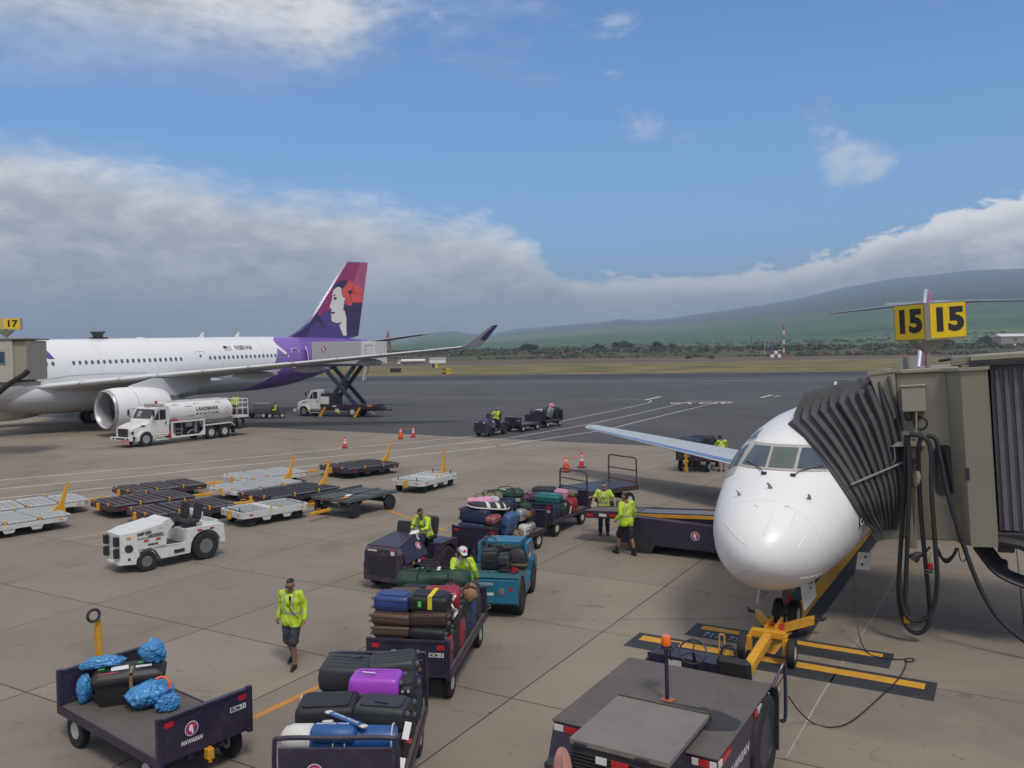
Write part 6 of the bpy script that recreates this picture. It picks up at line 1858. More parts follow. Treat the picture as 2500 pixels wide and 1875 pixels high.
# two carts of the distant train, and the one under the far wing
f1 = bag_cart('empty cart right behind the distant purple tug', (.85, 66.2), 56, L=2.9, number='BCM-03', emb=False, wr=.29)
f2 = bag_cart('last cart of the distant train, railed and loaded with bags', (2.85, 69.6), 58, L=2.9, style='rail', plate=.85, emb=False, wr=.29)
f3 = bag_cart('baggage cart under the wing with round emblem and hanging yellow drawbar', (9.75, 43.75), 64, L=3.0, W=1.62, plate=.72, hgt=.68, hawaiian=True, wr=.28)
MB(TR((-1.56, .28, .0), ry=rad(-4))).box(-.08, .0, -.06, .06, .10, 1.05, .01).box(-.10, .02, -.12, .12, .55, .62).lathe([(.11, -.02), (.11, .02)], (-.04, 0, .12), 'x', 12).build('drawbar', 'yellow_paint', f3)
# belt loader
bdir = Vector((.857, -.515, 0)).normalized()
blo = thing('belt_loader', 'long purple belt loader with grey belt reaching behind the jet nose', 'belt loader', (4.35, 26.35, 0), math.atan2(bdir.y, bdir.x))
MB().prism([(-.70, .28), (-.70, .62), (-.35, 1.10), (2.4, 1.02), (4.2, .95), (4.2, .28)] , -.95, -.60, 'xz').build('body_side', 'gse_purple', blo, 25)
MB().prism([(-.70, .28), (-.70, .62), (-.35, 1.10), (2.4, 1.02), (4.2, .95), (4.2, .28)], .60, .95, 'xz').build('body_side', 'gse_purple', blo, 25)
MB().box(-.6, 4.2, -.6, .6, .30, .90).build('chassis', 'gse_purple', blo)
bel = lambda x: 1.02 + (x + 2.1) * .055
MB().loft([[(-2.1, -.42, bel(-2.1)), (-2.1, .42, bel(-2.1)), (-2.1, .42, bel(-2.1) - .10), (-2.1, -.42, bel(-2.1) - .10)], [(4.6, -.42, bel(4.6)), (4.6, .42, bel(4.6)), (4.6, .42, bel(4.6) - .10), (4.6, -.42, bel(4.6) - .10)]]).build('belt', 'bridge_ribbed', blo)
for s in (-1, 1):
 MB().loft([[(x, s * .42, bel(x) - .20), (x, s * .50, bel(x) - .20), (x, s * .50, bel(x) + .03), (x, s * .42, bel(x) + .03)] for x in (-2.1, 4.6)]).build('belt_frame', 'dolly_dark', blo)
 MB().loft([[(x, s * .505, bel(x) - .10), (x, s * .535, bel(x) - .10), (x, s * .535, bel(x) + .00), (x, s * .505, bel(x) + .00)] for x in (-.9, 4.6)]).build('side_stripe', 'yellow_paint', blo)
 for x0, m in ((-2.0, 'red_reflector'), (-1.55, 'white_reflector'), (-1.2, 'red_reflector')):
  rect(blo, face_on((x0 + .1, s * .503, bel(x0) - .09), (0, s, 0)), .26, .09, m)
 wheel(blo, (.05, s * .84, .37), .37, .24, 'gse_purple', hub=.5)
 wheel(blo, (3.2, s * .84, .37), .37, .24, 'gse_purple', hub=.5)
MB().cyl((-2.14, -.44, bel(-2.1) - .06), (-2.14, .44, bel(-2.1) - .06), .075, n=12).build('end_roller', 'dark_metal', blo)
MB().prism([(-2.1, bel(-2.1) + .002), (-.3, bel(-.3) + .002), (-.3, bel(-.3) + .02), (-2.1, bel(-2.1) + .02)], -.40, .40, 'xz').build('belt_top', 'tractor_deck', blo)
emblem(blo, face_on((1.75, -.956, .70), (0, -1, 0)), .135)
MB().box(-.72, -.70, -.9, -.65, .66, .74).build('lamp', 'red_reflector', blo)
# wheel arch dark openings
MB(face_on((.05, -.952, .37), (0, -1, 0))).lathe([(.44, -.02), (.44, .004)], n=24).build('wheel_arch', 'dark_metal', blo)
# fuel truck
fdv = Vector((-.50, -.866, 0)).normalized()
flt = Vector((-fdv.y, fdv.x, 0))
fk = thing('fuel_truck', 'white tanker truck lettered LANDMARK AVIATION by the airliner engine', 'truck', Vector((-25.27, 57.71, 0)) - flt * 1.05, math.atan2(fdv.y, fdv.x))
mat('truck_white', (0.70, 0.69, 0.65), 0.35, var=0.04, scale=1.0, dirt=0.15, dirtc=(0.35, 0.32, 0.26), coat=0.3)
mat('logo_blue', (0.03, 0.20, 0.42), 0.4)
mat('logo_dark', (0.03, 0.045, 0.07), 0.4)
mat('plate_pink', (0.52, 0.26, 0.24), 0.6, dirt=0.3)
def truck_cab(o, m, wide=1.10):
 """long-nosed cab; front axle at x = 0"""
 hood = MB()
 rings = []
 for x, z1, w_ in ((1.0, 1.30, .78), (.9, 1.42, .84), (.5, 1.55, .86), (0, 1.66, .90), (-.42, 1.80, 1.0)):
  rings.append([(x, -w_, .72), (x, w_, .72), (x, w_, z1 - .18), (x, w_ - .22, z1), (x, -w_ + .22, z1), (x, -w_, z1 - .18)])
 hood.loft(rings)
 hood.build('hood', m, o, 30)
 for s in (-1, 1):
  fe = MB()
  out, inn = [], []
  for i in range(11):
   a = rad(-8 + 19 * i)
   out.append((.64 * math.cos(a), .52 + .62 * math.sin(a)))
   inn.append((.54 * math.cos(a), .52 + .53 * math.sin(a)))
  fe.prism(out + inn[::-1], s * .74, s * 1.12, 'xz')
  fe.build('fender', m, o, 30)
  MB(face_on((.92, s * .82, 1.02), (1, s * .5, .1))).box(-.16, .16, -.10, .10, 0, .03, .02).build('head_lamp', 'glass_dark', o)
  MB(face_on((.05, s * .905, 1.42), (0, s, .2))).prism([(-.3, 0), (-.1, .08), (.2, .03), (.25, -.03), (0, -.04)], 0, .012, 'xy').build('hood_vent', 'dark_metal', o)
 MB().box(.98, 1.04, -.52, .52, .74, 1.28, .02).build('grille', 'dark_metal', o)
 bm = MB().box(1.04, 1.22, -1.12, 1.12, .46, .72, .03).build('bumper', m, o)
 for y in (-.75, .75):
  MB().box(1.215, 1.23, y - .10, y + .10, .55, .66).build('fog_lamp', 'dark_metal', bm)
 MB().box(1.215, 1.228, -.45, .45, .56, .66).build('slot', 'dark_metal', bm)
 cb = MB().prism([(-.36, .72), (-.36, 1.72), (-.40, 1.80), (-.86, 2.58), (-1.05, 2.66), (-1.78, 2.66), (-1.84, 2.58), (-1.84, .72)], -wide, wide, 'xz').build('cab', m, o, 30)
 wsn = Vector((.86, 0, .50))
 ws = MB(face_on((-.632, 0, 2.20), wsn)).box(-.96, .96, -.37, .37, 0, .012, .005).build('windshield', 'glass_dark', cb)
 MB(face_on((-.632, -.3, 2.20), wsn)).box(-.30, .06, -.22, .22, .012, .016).build('sun_card', 'letter_grey', ws)
 for s in (-1, 1):
  MB().prism([(-.62, 1.78), (-.98, 2.46), (-1.02, 2.48), (-1.02, 1.78)], s * (wide + .004), s * (wide + .012), 'xz').build('quarter_window', 'glass_dark', cb)
  MB().box(-1.58, -1.08, s * (wide + .004), s * (wide + .012), 1.78, 2.48).build('door_window', 'glass_dark', cb)
  MB().box(-1.66, -.52, s * (wide + .002), s * (wide + .006), .86, .87).box(-1.67, -1.655, s * (wide + .002), s * (wide + .006), .86, 2.5).build('door_gap', 'panel_line', cb)
  MB().box(-1.62, -1.52, s * (wide + .004), s * (wide + .03), 1.42, 1.60, .01).build('door_handle', 'dark_metal', cb)
  mr_ = MB().tube([(-.55, s * (wide + .02), 1.95), (-.42, s * (wide + .24), 2.0), (-.42, s * (wide + .26), 2.5), (-.8, s * (wide + .02), 2.55)], .018).build('mirror_arm', 'dark_metal', cb)
  MB().box(-.46, -.38, s * (wide + .16), s * (wide + .36), 2.05, 2.45, .02).build('mirror', 'dark_metal', mr_)
  MB().box(-1.75, -.62, s * (wide - .12), s * (wide + .06), .62, .68, .01).box(-1.75, -.7, s * (wide - .10), s * (wide + .10), .36, .42, .01).build('step', m, o)
 for y in (-.2, 0, .2):
  MB().box(-.98, -.90, y - .05, y + .05, 2.66, 2.70).build('roof_marker', 'amber_reflector', cb)
 for s in (-1, 1):
  wheel(o, (0, s * .96, .52), .52, .30, 'rim_chrome', hub=.52)
 return cb
truck_cab(fk, 'truck_white')
MB().box(-7.9, .9, -.42, .42, .62, .95).build('chassis', 'dark_metal', fk)
NT_ = 26
tk = MB()
rg = []
for x, k in ((-1.96, .55), (-1.99, .88), (-2.08, .98), (-2.3, 1), (-7.3, 1), (-7.55, .98), (-7.68, .86), (-7.72, .55)):
 rg.append([(x, 1.12 * k * math.copysign(abs(math.sin(a)) ** .85, math.sin(a)), 2.14 + .80 * k * math.copysign(abs(math.cos(a)) ** .85, math.cos(a))) for a in [2 * PI * j / NT_ for j in range(NT_)]])
tank = tk.loft(rg).build('tank', 'truck_white', fk, 30)
MB().box(-2.0, -1.90, -1.0, 1.0, 1.35, 2.75, .05).build('tank_collar', 'gse_white', fk)
MB().box(-7.6, -2.0, -.45, -.40, 2.93, 2.99).box(-7.6, -2.0, .40, .45, 2.93, 2.99).box(-7.75, -7.2, -.5, .5, 2.86, 2.96).build('walkway_rail', 'gse_white', fk)
for x in (-3.2, -4.7, -6.1):
 MB().lathe([(.25, 2.9), (.25, 2.98), (.05, 3.0)], (x, 0, 0), n=14).build('manhole', 'dull_metal', fk)
MB().box(-1.8, -1.15, -.7, .7, 2.67, 2.86, .03).build('roof_box', 'letter_grey', fk)
MB().cyl((-1.4, .35, 2.86), (-1.4, .35, 3.08), .09, n=12).build('beacon', 'red_reflector', fk)
# tank flank frame for the lettering
def on_tank(x0, z0, out=.006):
 def f(v):
  x, z = x0 - v.x, z0 + v.y
  c_ = max(-1, min(1, (z - 2.14) / .80))
  c2 = math.copysign(abs(c_) ** (1 / .85), c_)
  y = 1.12 * (math.sqrt(max(0, 1 - c2 * c2)) ** .85)
  return Vector((x, y + out + v.z, z))
 return f
def tank_poly(pts, m, name, out=.006):
 f = on_tank(0, 0, out)
 return MB().poly([f(Vector((-x, z, 0))) for x, z in pts]).build(name, m, tank, 60)
tank_poly([(-3.28, 1.86), (-3.28, 2.58), (-4.02, 2.58), (-4.02, 1.86)], 'logo_dark', 'logo', .005)
tank_poly([(-3.30, 1.90), (-3.30, 2.57), (-3.95, 2.57)], 'logo_blue', 'logo', .010)
tank_poly([(-3.36, 1.86), (-3.44, 1.86), (-4.02, 2.52), (-4.02, 2.58), (-3.97, 2.58)], 'paper_white', 'logo', .014)
text('LANDMARK', .36, 'logo_dark', tank, Matrix.Identity(4), 'lettering', width=2.05, bold=.012, warp=on_tank(-5.20, 2.32, .01))
text('AVIATION', .23, 'logo_dark', tank, Matrix.Identity(4), 'lettering', width=2.05, bold=.008, spacing=1.5, warp=on_tank(-5.20, 1.98, .01))
tank_poly([(-6.85, 2.14), (-7.05, 2.36), (-7.25, 2.14), (-7.05, 1.92)], 'red_reflector', 'hazard_diamond')
tank_poly([(-6.91, 2.14), (-7.05, 2.295), (-7.19, 2.14), (-7.05, 1.985)], 'paper_white', 'hazard_diamond', .010)
for x, m in ((-2.55, 'red_reflector'), (-6.35, 'red_reflector'), (-4.4, 'letter_black')):
 text('FLAMMABLE' if m == 'red_reflector' else 'JET A', .10, m, tank, Matrix.Identity(4), 'lettering', width=.5, warp=on_tank(x, 2.72, .01))
# pump cabinet
cbx = MB()
for x0, x1, z0, z1 in ((-4.95, -2.05, 1.46, 1.58), (-4.95, -2.05, .40, .52), (-2.17, -2.05, .52, 1.46), (-4.95, -4.83, .52, 1.46)):
 cbx.box(x0, x1, .98, 1.14, z0, z1, .01)
cbx.prism([(-2.17, .52), (-2.42, .52), (-2.17, .78)], 1.0, 1.1, 'xz').prism([(-4.83, .52), (-4.58, .52), (-4.83, .78)], 1.0, 1.1, 'xz')
cab_f = cbx.build('cabinet_frame', 'truck_white', fk)
MB().box(-4.9, -2.1, .30, .55, .45, 1.5).build('cabinet_back', 'dark_metal', fk)
pm = MB()
pm.tube([(-2.5, .85, .5), (-2.5, .85, 1.4)], .05).tube([(-3.1, .85, .5), (-3.1, .85, 1.4)], .05).tube([(-2.5, .85, .7), (-3.1, .85, .7)], .04).tube([(-2.5, .85, 1.0), (-3.1, .85, .95)], .04).cyl((-4.3, .85, .62), (-4.3, .85, 1.35), .13).cyl((-4.3, .85, 1.35), (-4.3, .85, 1.42), .18).tube([(-3.6, .8, .6), (-3.9, .85, .8), (-4.3, .85, .8)], .06)
pm.build('pump', 'dull_metal', fk)
MB().box(-4.0, -3.45, .80, .90, 1.10, 1.42).build('gauge_panel', 'letter_grey', fk)
MB().box(-2.6, -2.05, 1.0, 1.145, 1.585, 1.66).build('placard', 'red_reflector', fk)
MB().box(-2.02, -1.92, .7, 1.05, .42, 1.0).build('extinguisher', 'red_reflector', fk)
MB(face_on((1.24, .55, .38), (1, 0, 0))).box(-.42, .42, -.16, .16, 0, .01).build('front_plate', 'plate_pink', fk)
for x in (-5.55, -6.80):
 for s in (-1, 1):
  wheel(fk, (x, s * .94, .50), .50, .34, 'rim_white', hub=.5)
for s in (-1, 1):
 MB().prism([(-4.95, 1.10), (-7.45, 1.14), (-7.75, .85), (-7.75, .80), (-7.42, 1.08), (-4.95, 1.04)], s * .72, s * 1.14, 'xz').build('mudguard', 'truck_white', fk)
 MB().box(-7.74, -7.70, s * .72, s * 1.12, .28, .82).build('mud_flap', 'rubber', fk)
# rear platform basket
pb = MB()
for x in (-8.0, -8.55, -9.1):
 for y in (-.1, 1.1):
  pb.cyl((x, y, 1.55), (x, y, 2.85), .028, n=6)
for z in (1.55, 2.15, 2.55, 2.85):
 for y in (-.1, 1.1):
  pb.cyl((-8.0, y, z), (-9.1, y, z), .028, n=6)
 for x in (-8.0, -9.1):
  pb.cyl((x, -.1, z), (x, 1.1, z), .028, n=6)
pb.box(-9.12, -7.98, -.12, 1.12, 1.42, 1.56)
pb.build('basket', 'truck_white', fk)
pr = MB()
for a0 in range(3):
 pr.tube([(-8.2 - .25 * a0, 1.02, .5 + .35 * math.sin(t_)) if False else (-8.35 + .45 * math.cos(t_), 1.0 - .12 * a0, 1.0 + .45 * math.sin(t_)) for t_ in [2 * PI * k / 18 for k in range(18)]], .04, 6, True)
pr.build('hose_reel', 'hose_black', fk)
MB().box(-9.3, -7.7, -.9, .9, .55, .68).cyl((-8.5, .5, .6), (-8.5, .5, 1.45), .10).build('rear_frame', 'dark_metal', fk)
# catering truck lifted to the rear door
hdv = (Vector((-21.01, 84.73, 0)) - Vector((-15.76, 82.82, 0))).normalized()
hlt = Vector((-hdv.y, hdv.x, 0))
ht = thing('catering_truck', 'white scissor-lift catering truck with grey box raised to the rear door', 'truck', Vector((-21.01, 84.73, 0)) - hlt * .95, math.atan2(hdv.y, hdv.x))
mat('box_grey', (0.44, 0.435, 0.44), 0.45, var=0.03, scale=.6)
truck_cab(ht, 'gse_white', 1.0)
MB().box(-8.6, .6, -.42, .42, .60, .95).build('chassis', 'dark_metal', ht)
MB().box(-7.9, -2.2, -1.1, 1.1, .78, 1.22, .02).build('bed', 'dolly_dark', ht)
MB().box(-3.3, -1.95, -.95, .95, 1.22, 2.30, .02).build('equipment_frame', 'dark_metal', ht)
MB().box(-2.9, -1.9, .96, 1.0, 1.25, 2.0).build('frame_panel', 'gse_white', ht)
for s in (-1, 1):
 for (x0, z0), (x1, z1) in (((-2.45, 1.15), (-5.75, 5.05)), ((-5.95, 1.15), (-2.25, 5.0))):
  y = s * (.72 if x0 > -4 else .92)
  d = Vector((x1 - x0, 0, z1 - z0)).normalized()
  nn = Vector((-d.z, 0, d.x)) * .19
  a, b2 = Vector((x0, y, z0)), Vector((x1, y, z1))
  pts = [a + nn, b2 + nn, b2 - nn, a - nn]
  MB().loft([[p + Vector((0, -.09, 0)) for p in pts], [p + Vector((0, .09, 0)) for p in pts]]).build('scissor_arm', 'logo_dark', ht)
MB().cyl((-4.15, -1.0, 3.1), (-4.15, 1.0, 3.1), .12).build('scissor_pin', 'dark_metal', ht)
MB().box(-7.6, -1.7, -1.15, 1.15, 5.05, 5.22, .01).build('lift_platform', 'dark_metal', ht)
MB().box(-6.75, -1.15, -1.18, 1.18, 5.24, 7.45, .03).build('box', 'box_grey', ht)
rb2 = MB().box(-8.35, -6.76, -1.18, 1.18, 5.24, 7.42, .02).build('rear_section', 'truck_white', ht)
MB().box(-8.1, -7.25, 1.182, 1.20, 5.4, 7.05).build('door', 'gse_white', rb2)
MB().box(-7.3, -7.24, 1.19, 1.22, 5.4, 7.05).box(-8.1, -7.24, 1.19, 1.22, 7.03, 7.09).build('door_rail', 'letter_grey', rb2)
emblem(ht, face_on((-2.55, 1.183, 6.75), (0, 1, 0)), .32)
text('HAWAIIAN', .10, 'letter_navy', ht, face_on((-2.55, 1.183, 6.38), (0, 1, 0)), 'lettering', width=.5)
MB().box(-1.15, .1, -1.0, 1.0, 5.22, 5.34).build('front_platform', 'gse_white', ht)
for y in (-.95, .95):
 m_ = MB()
 for x in (.05, -.5, -1.1):
  m_.cyl((x, y, 5.3), (x, y, 6.15), .025, n=6)
 for z in (5.75, 6.15):
  m_.cyl((.05, y, z), (-1.12, y, z), .022, n=6)
 m_.build('guard_rail', 'purple_light', ht)
ld = MB()
for y in (.5, 1.05):
 ld.loft([[(-7.2, y - .03, 5.1), (-7.2, y + .03, 5.1), (-7.32, y + .03, 5.1), (-7.32, y - .03, 5.1)], [(-6.75, y - .03, 3.6), (-6.75, y + .03, 3.6), (-6.87, y + .03, 3.6), (-6.87, y - .03, 3.6)]])
for i in range(4):
 z = 3.8 + .36 * i
 x = -6.80 - (z - 3.6) * .3
 ld.box(x - .08, x + .08, .5, 1.05, z - .02, z + .02)
ld.build('ladder', 'gse_white', ht)
for x in (-2.5, -6.45):
 MB().prism([(x, .95), (x - .25, .95), (x + .35, .0), (x + .62, .0), (x + .62, .06)], 1.12, 1.30, 'xz').build('outrigger', 'yellow_paint', ht)
 MB().prism([(x - 1.2, .62), (x - 1.1, .62), (x - 1.65, .3), (x - 1.75, .3)], 1.06, 1.14, 'xz').build('outrigger_arm', 'yellow_paint', ht)
rect(ht, face_on((-7.55, 1.102, 1.12), (0, 1, 0)), .6, .12, 'yellow_paint', 'hazard_band')
rect(ht, face_on((-3.6, 1.102, 1.05), (0, 1, 0)), .42, .12, 'letter_white', 'number_plate')
MB().box(-4.1, -3.7, .9, 1.12, .45, .80).build('tool_box', 'gse_white', ht)
MB().box(-9.4, -8.5, -.05, .05, .62, .70).box(-9.2, -9.1, -.3, .3, .6, .75).build('rear_hitch', 'dark_metal', ht)
MB().cyl((-.9, .95, .75), (-1.7, .95, .75), .22, n=14).build('fuel_tank', 'rim_chrome', ht)
for s in (-1, 1):
 wheel(ht, (-5.58, s * .9, .50), .50, .40, 'rim_white', hub=.52)
# boarding bridge of the next gate
LB = thing('boarding_bridge', 'beige boarding bridge at the left edge with stairs and gate sign above', 'boarding bridge', (-30.75, 53.0, 0), rad(4))
MB().box(-9, .0, -1.4, 1.6, 4.72, 7.35, .03).build('cab_wall', 'bridge_pale', LB)
for i in range(9):
 MB().box(-9 + 1.0 * i, -8.93 + 1.0 * i, -1.43, -1.40, 4.72, 7.35).build('wall_rib', 'bridge_pale', LB)
MB().box(-.05, .75, -1.25, 1.4, 4.85, 7.30, .04).build('canopy', 'bridge_beige_light', LB)
MB().box(-9, .8, -1.5, 1.7, 7.35, 7.45, .02).build('roof', 'bridge_beige', LB)
wn = MB().box(-1.0, -.45, -1.44, -1.41, 5.9, 6.6).build('window', 'glass_blue', LB)
MB().tube([(-1.03, -1.43, 5.87), (-.42, -1.43, 5.87), (-.42, -1.43, 6.63), (-1.03, -1.43, 6.63)], .03, 6, True).build('frame', 'bridge_pale', wn)
MB().box(-1.55, -1.48, -1.42, -1.405, 4.75, 7.3).box(-.28, -.22, -1.42, -1.405, 4.75, 7.3).box(-1.5, -.25, -1.42, -1.405, 6.75, 6.8).build('door_frame', 'bridge_pale', LB)
MB().box(-9, .4, -1.0, 1.2, 4.45, 4.72).build('underframe', 'bridge_pale', LB)
MB().tube(spl([(1.05, -1.7, 5.45), (.8, -1.7, 5.2), (-.4, -1.7, 4.4), (-2.6, -1.7, 2.4), (-4.0, -1.7, .9)], 5), .17, 8).build('chute', 'hose_black', LB)
stx = MB()
for y in (-2.3, -1.75):
 stx.tube([(-.9, y, 4.6), (-4.4, y, .4)], .05).tube([(-.9, y, 5.5), (-4.4, y, 1.3)], .03)
for i in range(14):
 u = i / 13
 stx.box(-.9 - 3.5 * u - .14, -.9 - 3.5 * u + .14, -2.3, -1.75, 4.55 - 4.2 * u, 4.60 - 4.2 * u)
stx.build('stairs', 'bridge_pale', LB)
lad = MB()
for x in (-2.6, -2.0):
 lad.cyl((x, -1.5, 5.9), (x, -1.5, 8.7), .03, n=6)
for i in range(9):
 lad.cyl((-2.6, -1.5, 6.0 + .3 * i), (-2.0, -1.5, 6.0 + .3 * i), .02, n=6)
for z in (8.1, 8.6):
 lad.cyl((-6, -1.4, z), (-1.9, -1.4, z), .03, n=6)
for x in (-5.5, -4.2, -3.2):
 lad.cyl((x, -1.4, 7.4), (x, -1.4, 8.6), .03, n=6)
lad.build('roof_ladder', 'bridge_pale', LB)
MB().box(-8.5, -8.0, -.6, .8, 0, 4.5).build('support', 'bridge_pale', LB)
s17 = thing('gate_sign', 'yellow gate sign reading 17 on the far boarding bridge roof', 'sign', (-31.6, 52.6, 7.45), rad(0))
MB().box(-.06, .06, -.06, .06, 0, .55).loft([[(-.45, -.3, .5), (.45, -.3, .5), (.45, .3, .5), (-.45, .3, .5)], [(-.06, -.06, .1), (.06, -.06, .1), (.06, .06, .1), (-.06, .06, .1)]]).build('pole', 'bridge_pale', s17)
MB().prism([(-1.1, .3), (-.05, -.35), (.05, -.35), (.85, .1), (.8, .45), (-1.0, .5)], .55, 1.25, 'xy').build('case', 'bridge_pale', s17)
for a, b2, tx in ((Vector((-1.1, .3)), Vector((-.05, -.35)), '17'), (Vector((.05, -.35)), Vector((.85, .1)), '17')):
 d = b2 - a
 c2 = (a + b2) / 2
 nrm = Vector((d.y, -d.x, 0)).normalized()
 Mf = face_on((c2.x + nrm.x * .005, c2.y + nrm.y * .005, .90), nrm)
 rect(s17, Mf, d.length - .05, .64, 'sign_yellow', 'face', .006)
 text(tx, .58, 'letter_black', s17, Mf @ Matrix.Translation((0, 0, .01)), 'lettering', width=d.length * .6, bold=.02)
# cones, posts
def cone(label, p, h=.76, m='cone_orange', stack=False):
 o = thing('traffic_cone', label, 'cone', (p.x, p.y, 0), random.uniform(0, 1), 'traffic cones')
 MB().box(-.19, .19, -.19, .19, 0, .045, .01).build('base', 'rubber', o)
 pr = [(.145, .045), (.04, h - .02), (.03, h), (.01, h)]
 MB().lathe(pr, n=18).build('body', m, o)
 rr = lambda z: .145 + (.04 - .145) * (z - .045) / (h - .065)
 for z0, z1 in ((h * .42, h * .60), (h * .68, h * .80)):
  MB().lathe([(rr(z0) + .004, z0), (rr(z1) + .004, z1)], n=18, caps=False).build('band', 'white_reflector', o)
 if stack:
  MB().lathe([(.17, .09), (.165, .28), (.12, .46), (.07, .50)], n=18).build('sleeve', 'cone_orange', o)
 return o
cone('lone red cone with two white bands beside the wooden post', G(842, 1093.7), .74, 'cone_red')
cone('orange cone with a sleeve, left of the pair by the asphalt edge', G(978, 1071.5), .80, 'cone_orange', True)
cone('tall red cone, right of the pair by the asphalt edge', G(1009, 1067.7), .80, 'cone_red')
cone('orange cone with a sleeve, left of the pair before the jet wing', G(1382, 1152.5), .82, 'cone_orange', True)
cone('tall red cone, right of the pair before the jet wing', G(1420, 1141.5), .86, 'cone_red')
for a, b2, z0, z1, lb in (((978, 1071.5), (1009, 1067.7), .70, .72, 'red tape strung between the two cones by the asphalt edge'), ((1382, 1152.5), (1420, 1141.5), .62, .70, 'red tape strung between the two cones before the jet wing')):
 p, q = G(*a), G(*b2)
 p.z, q.z = z0, z1
 mdp = (p + q) / 2 - Vector((0, 0, .03))
 tag(MB().tube(spl([p, mdp, q], 4), .016, 6).build('barrier_tape', 'cone_orange'), lb, 'tape', 'cone tapes')
pp_ = G(824, 1094)
wpst = thing('wooden_post', 'thin wooden post on a flat foot beside the lone cone', 'post', (pp_.x, pp_.y, 0))
mat('wood', (0.42, 0.30, 0.17), 0.7, var=0.15, scale=8)
MB().box(-.035, .035, -.035, .035, .03, 1.05, .005).build('upright', 'wood', wpst)
MB().box(-.45, .28, -.09, .09, 0, .04, .005).build('foot', 'wood', wpst)
# far airfield furniture
def far_spot(px, r):
 d = ray(px, 870)
 a = math.atan2(d.x, d.y)
 x, y = r * math.sin(a), r * math.cos(a)
 return (x, y, terr(x, y) - .2)
mat('mast_red', (0.42, 0.10, 0.07), 0.6)
mat('checker_brown', (0.14, 0.09, 0.085), 0.7)
ms = thing('radio_mast', 'tall red and white lattice mast beside the checkered hut', 'mast', far_spot(1913, 640))
for i in range(7):
 z0, z1 = 3.3 * i, 3.3 * (i + 1)
 sgm = MB()
 for x, y in ((-.6, -.35), (.6, -.35), (0, .7)):
  k0, k1 = 1 - .025 * i, 1 - .025 * (i + 1)
  sgm.cyl((x * k0, y * k0, z0), (x * k1, y * k1, z1), .16, n=6)
 for a, b2 in (((-.6, -.35), (.6, -.35)), ((.6, -.35), (0, .7)), ((0, .7), (-.6, -.35))):
  sgm.cyl((a[0], a[1], z0), (b2[0], b2[1], z1), .09, n=5).cyl((b2[0], b2[1], z0), (a[0], a[1], z1), .09, n=5)
 sgm.build('lattice', 'mast_red' if i % 2 == 0 else 'cream', ms)
MB().cyl((0, 0, 23), (.4, 0, 24.5), .15, n=6).box(.2, .6, -.1, .1, 22.6, 23.6).build('aerial', 'mast_red', ms)
wp_ = thing('wind_pole', 'thin white pole left of the checkered hut', 'pole', far_spot(1867, 640))
for i in range(5):
 MB().cyl((0, 0, 2.6 * i), (0, 0, 2.6 * (i + 1)), .22 - .02 * i, n=8).build('section', 'cream' if i % 2 else 'mast_red', wp_)
hut = thing('hut', 'small hut painted in brown and white checks', 'hut', far_spot(1893, 632), 0)
for i in range(3):
 for j in range(2):
  MB().box(-3.6 + 2.4 * i, -1.2 + 2.4 * i, -1.6, 1.6, 2.4 * j + .3, 2.4 * (j + 1) + .3).build('panel', 'paper_white' if (i + j) % 2 == 0 else 'checker_brown', hut)
MB().box(-3.7, 3.7, -1.7, 1.7, 5.1, 5.25).build('roof', 'cream', hut)
MB().lathe([(.5, 5.25), (.4, 5.7), (.05, 5.9)], (3.0, 0, 0), n=10).build('vent', 'cream', hut)
bl = thing('warehouse', 'beige warehouse with pale roof at the far right edge', 'building', far_spot(2490, 905), rad(-8))
bl.location.z -= 1.2
MB().box(-20, 14, -9, 9, 0, 9.6).build('wall', 'bridge_beige_light', bl)
MB().prism([(-9.6, 9.6), (0, 12.2), (9.6, 9.6)], -21, 15, 'yz').build('roof', 'cream', bl)
MB().box(-9.2, -6.6, -9.06, -9.0, 5.8, 7.4).build('window', 'glass_dark', bl)
MB().box(4, 8, -9.06, -9.0, 0, 5).build('door', 'letter_grey', bl)
for i, (px, r, lb) in enumerate(((2462, 870, 'white parked car in front of the far warehouse'), (2480, 872, 'second white parked car before the far warehouse'), (2372, 880, 'small pale parked car left of the far warehouse'))):
 cr = thing('parked_car', lb, 'car', far_spot(px, r), rad(20 * i), 'cars by the warehouse')
 MB().prism([(-2.2, .4), (-2.2, .95), (-1.3, 1.05), (-.8, 1.6), (.7, 1.6), (1.3, 1.05), (2.2, .9), (2.2, .4)], -.9, .9, 'xz').build('body', 'paper_white', cr)
 MB().prism([(-1.15, 1.08), (-.75, 1.52), (.62, 1.52), (1.08, 1.08)], -.92, .92, 'xz').build('windows', 'glass_dark', cr)
 for x in (-1.4, 1.4):
  for s in (-1, 1):
   wheel(cr, (x, s * .85, .35), .35, .2, 'rim_white')
# red tower beyond the tail
tw_ = thing('radar_tower', 'red lattice tower with a railed platform beyond the airliner tail', 'tower', far_spot(948, 900))
for i in range(6):
 k0, k1 = 6 - .75 * i, 6 - .75 * (i + 1)
 sg_ = MB()
 for s in (-1, 1):
  for q in (-1, 1):
   sg_.cyl((s * k0 * .6, q * k0 * .6, 3.4 * i), (s * k1 * .6, q * k1 * .6, 3.4 * (i + 1)), .35, n=5)
  sg_.cyl((-k0 * .6, s * k0 * .6, 3.4 * i), (k1 * .6, s * k1 * .6, 3.4 * (i + 1)), .25, n=5).cyl((k0 * .6, s * k0 * .6, 3.4 * i), (-k1 * .6, s * k1 * .6, 3.4 * (i + 1)), .25, n=5)
 sg_.build('lattice', 'mast_red', tw_)
MB().box(-5.5, 5.5, -5.5, 5.5, 13.8, 14.3).build('platform', 'mast_red', tw_)
plr = MB()
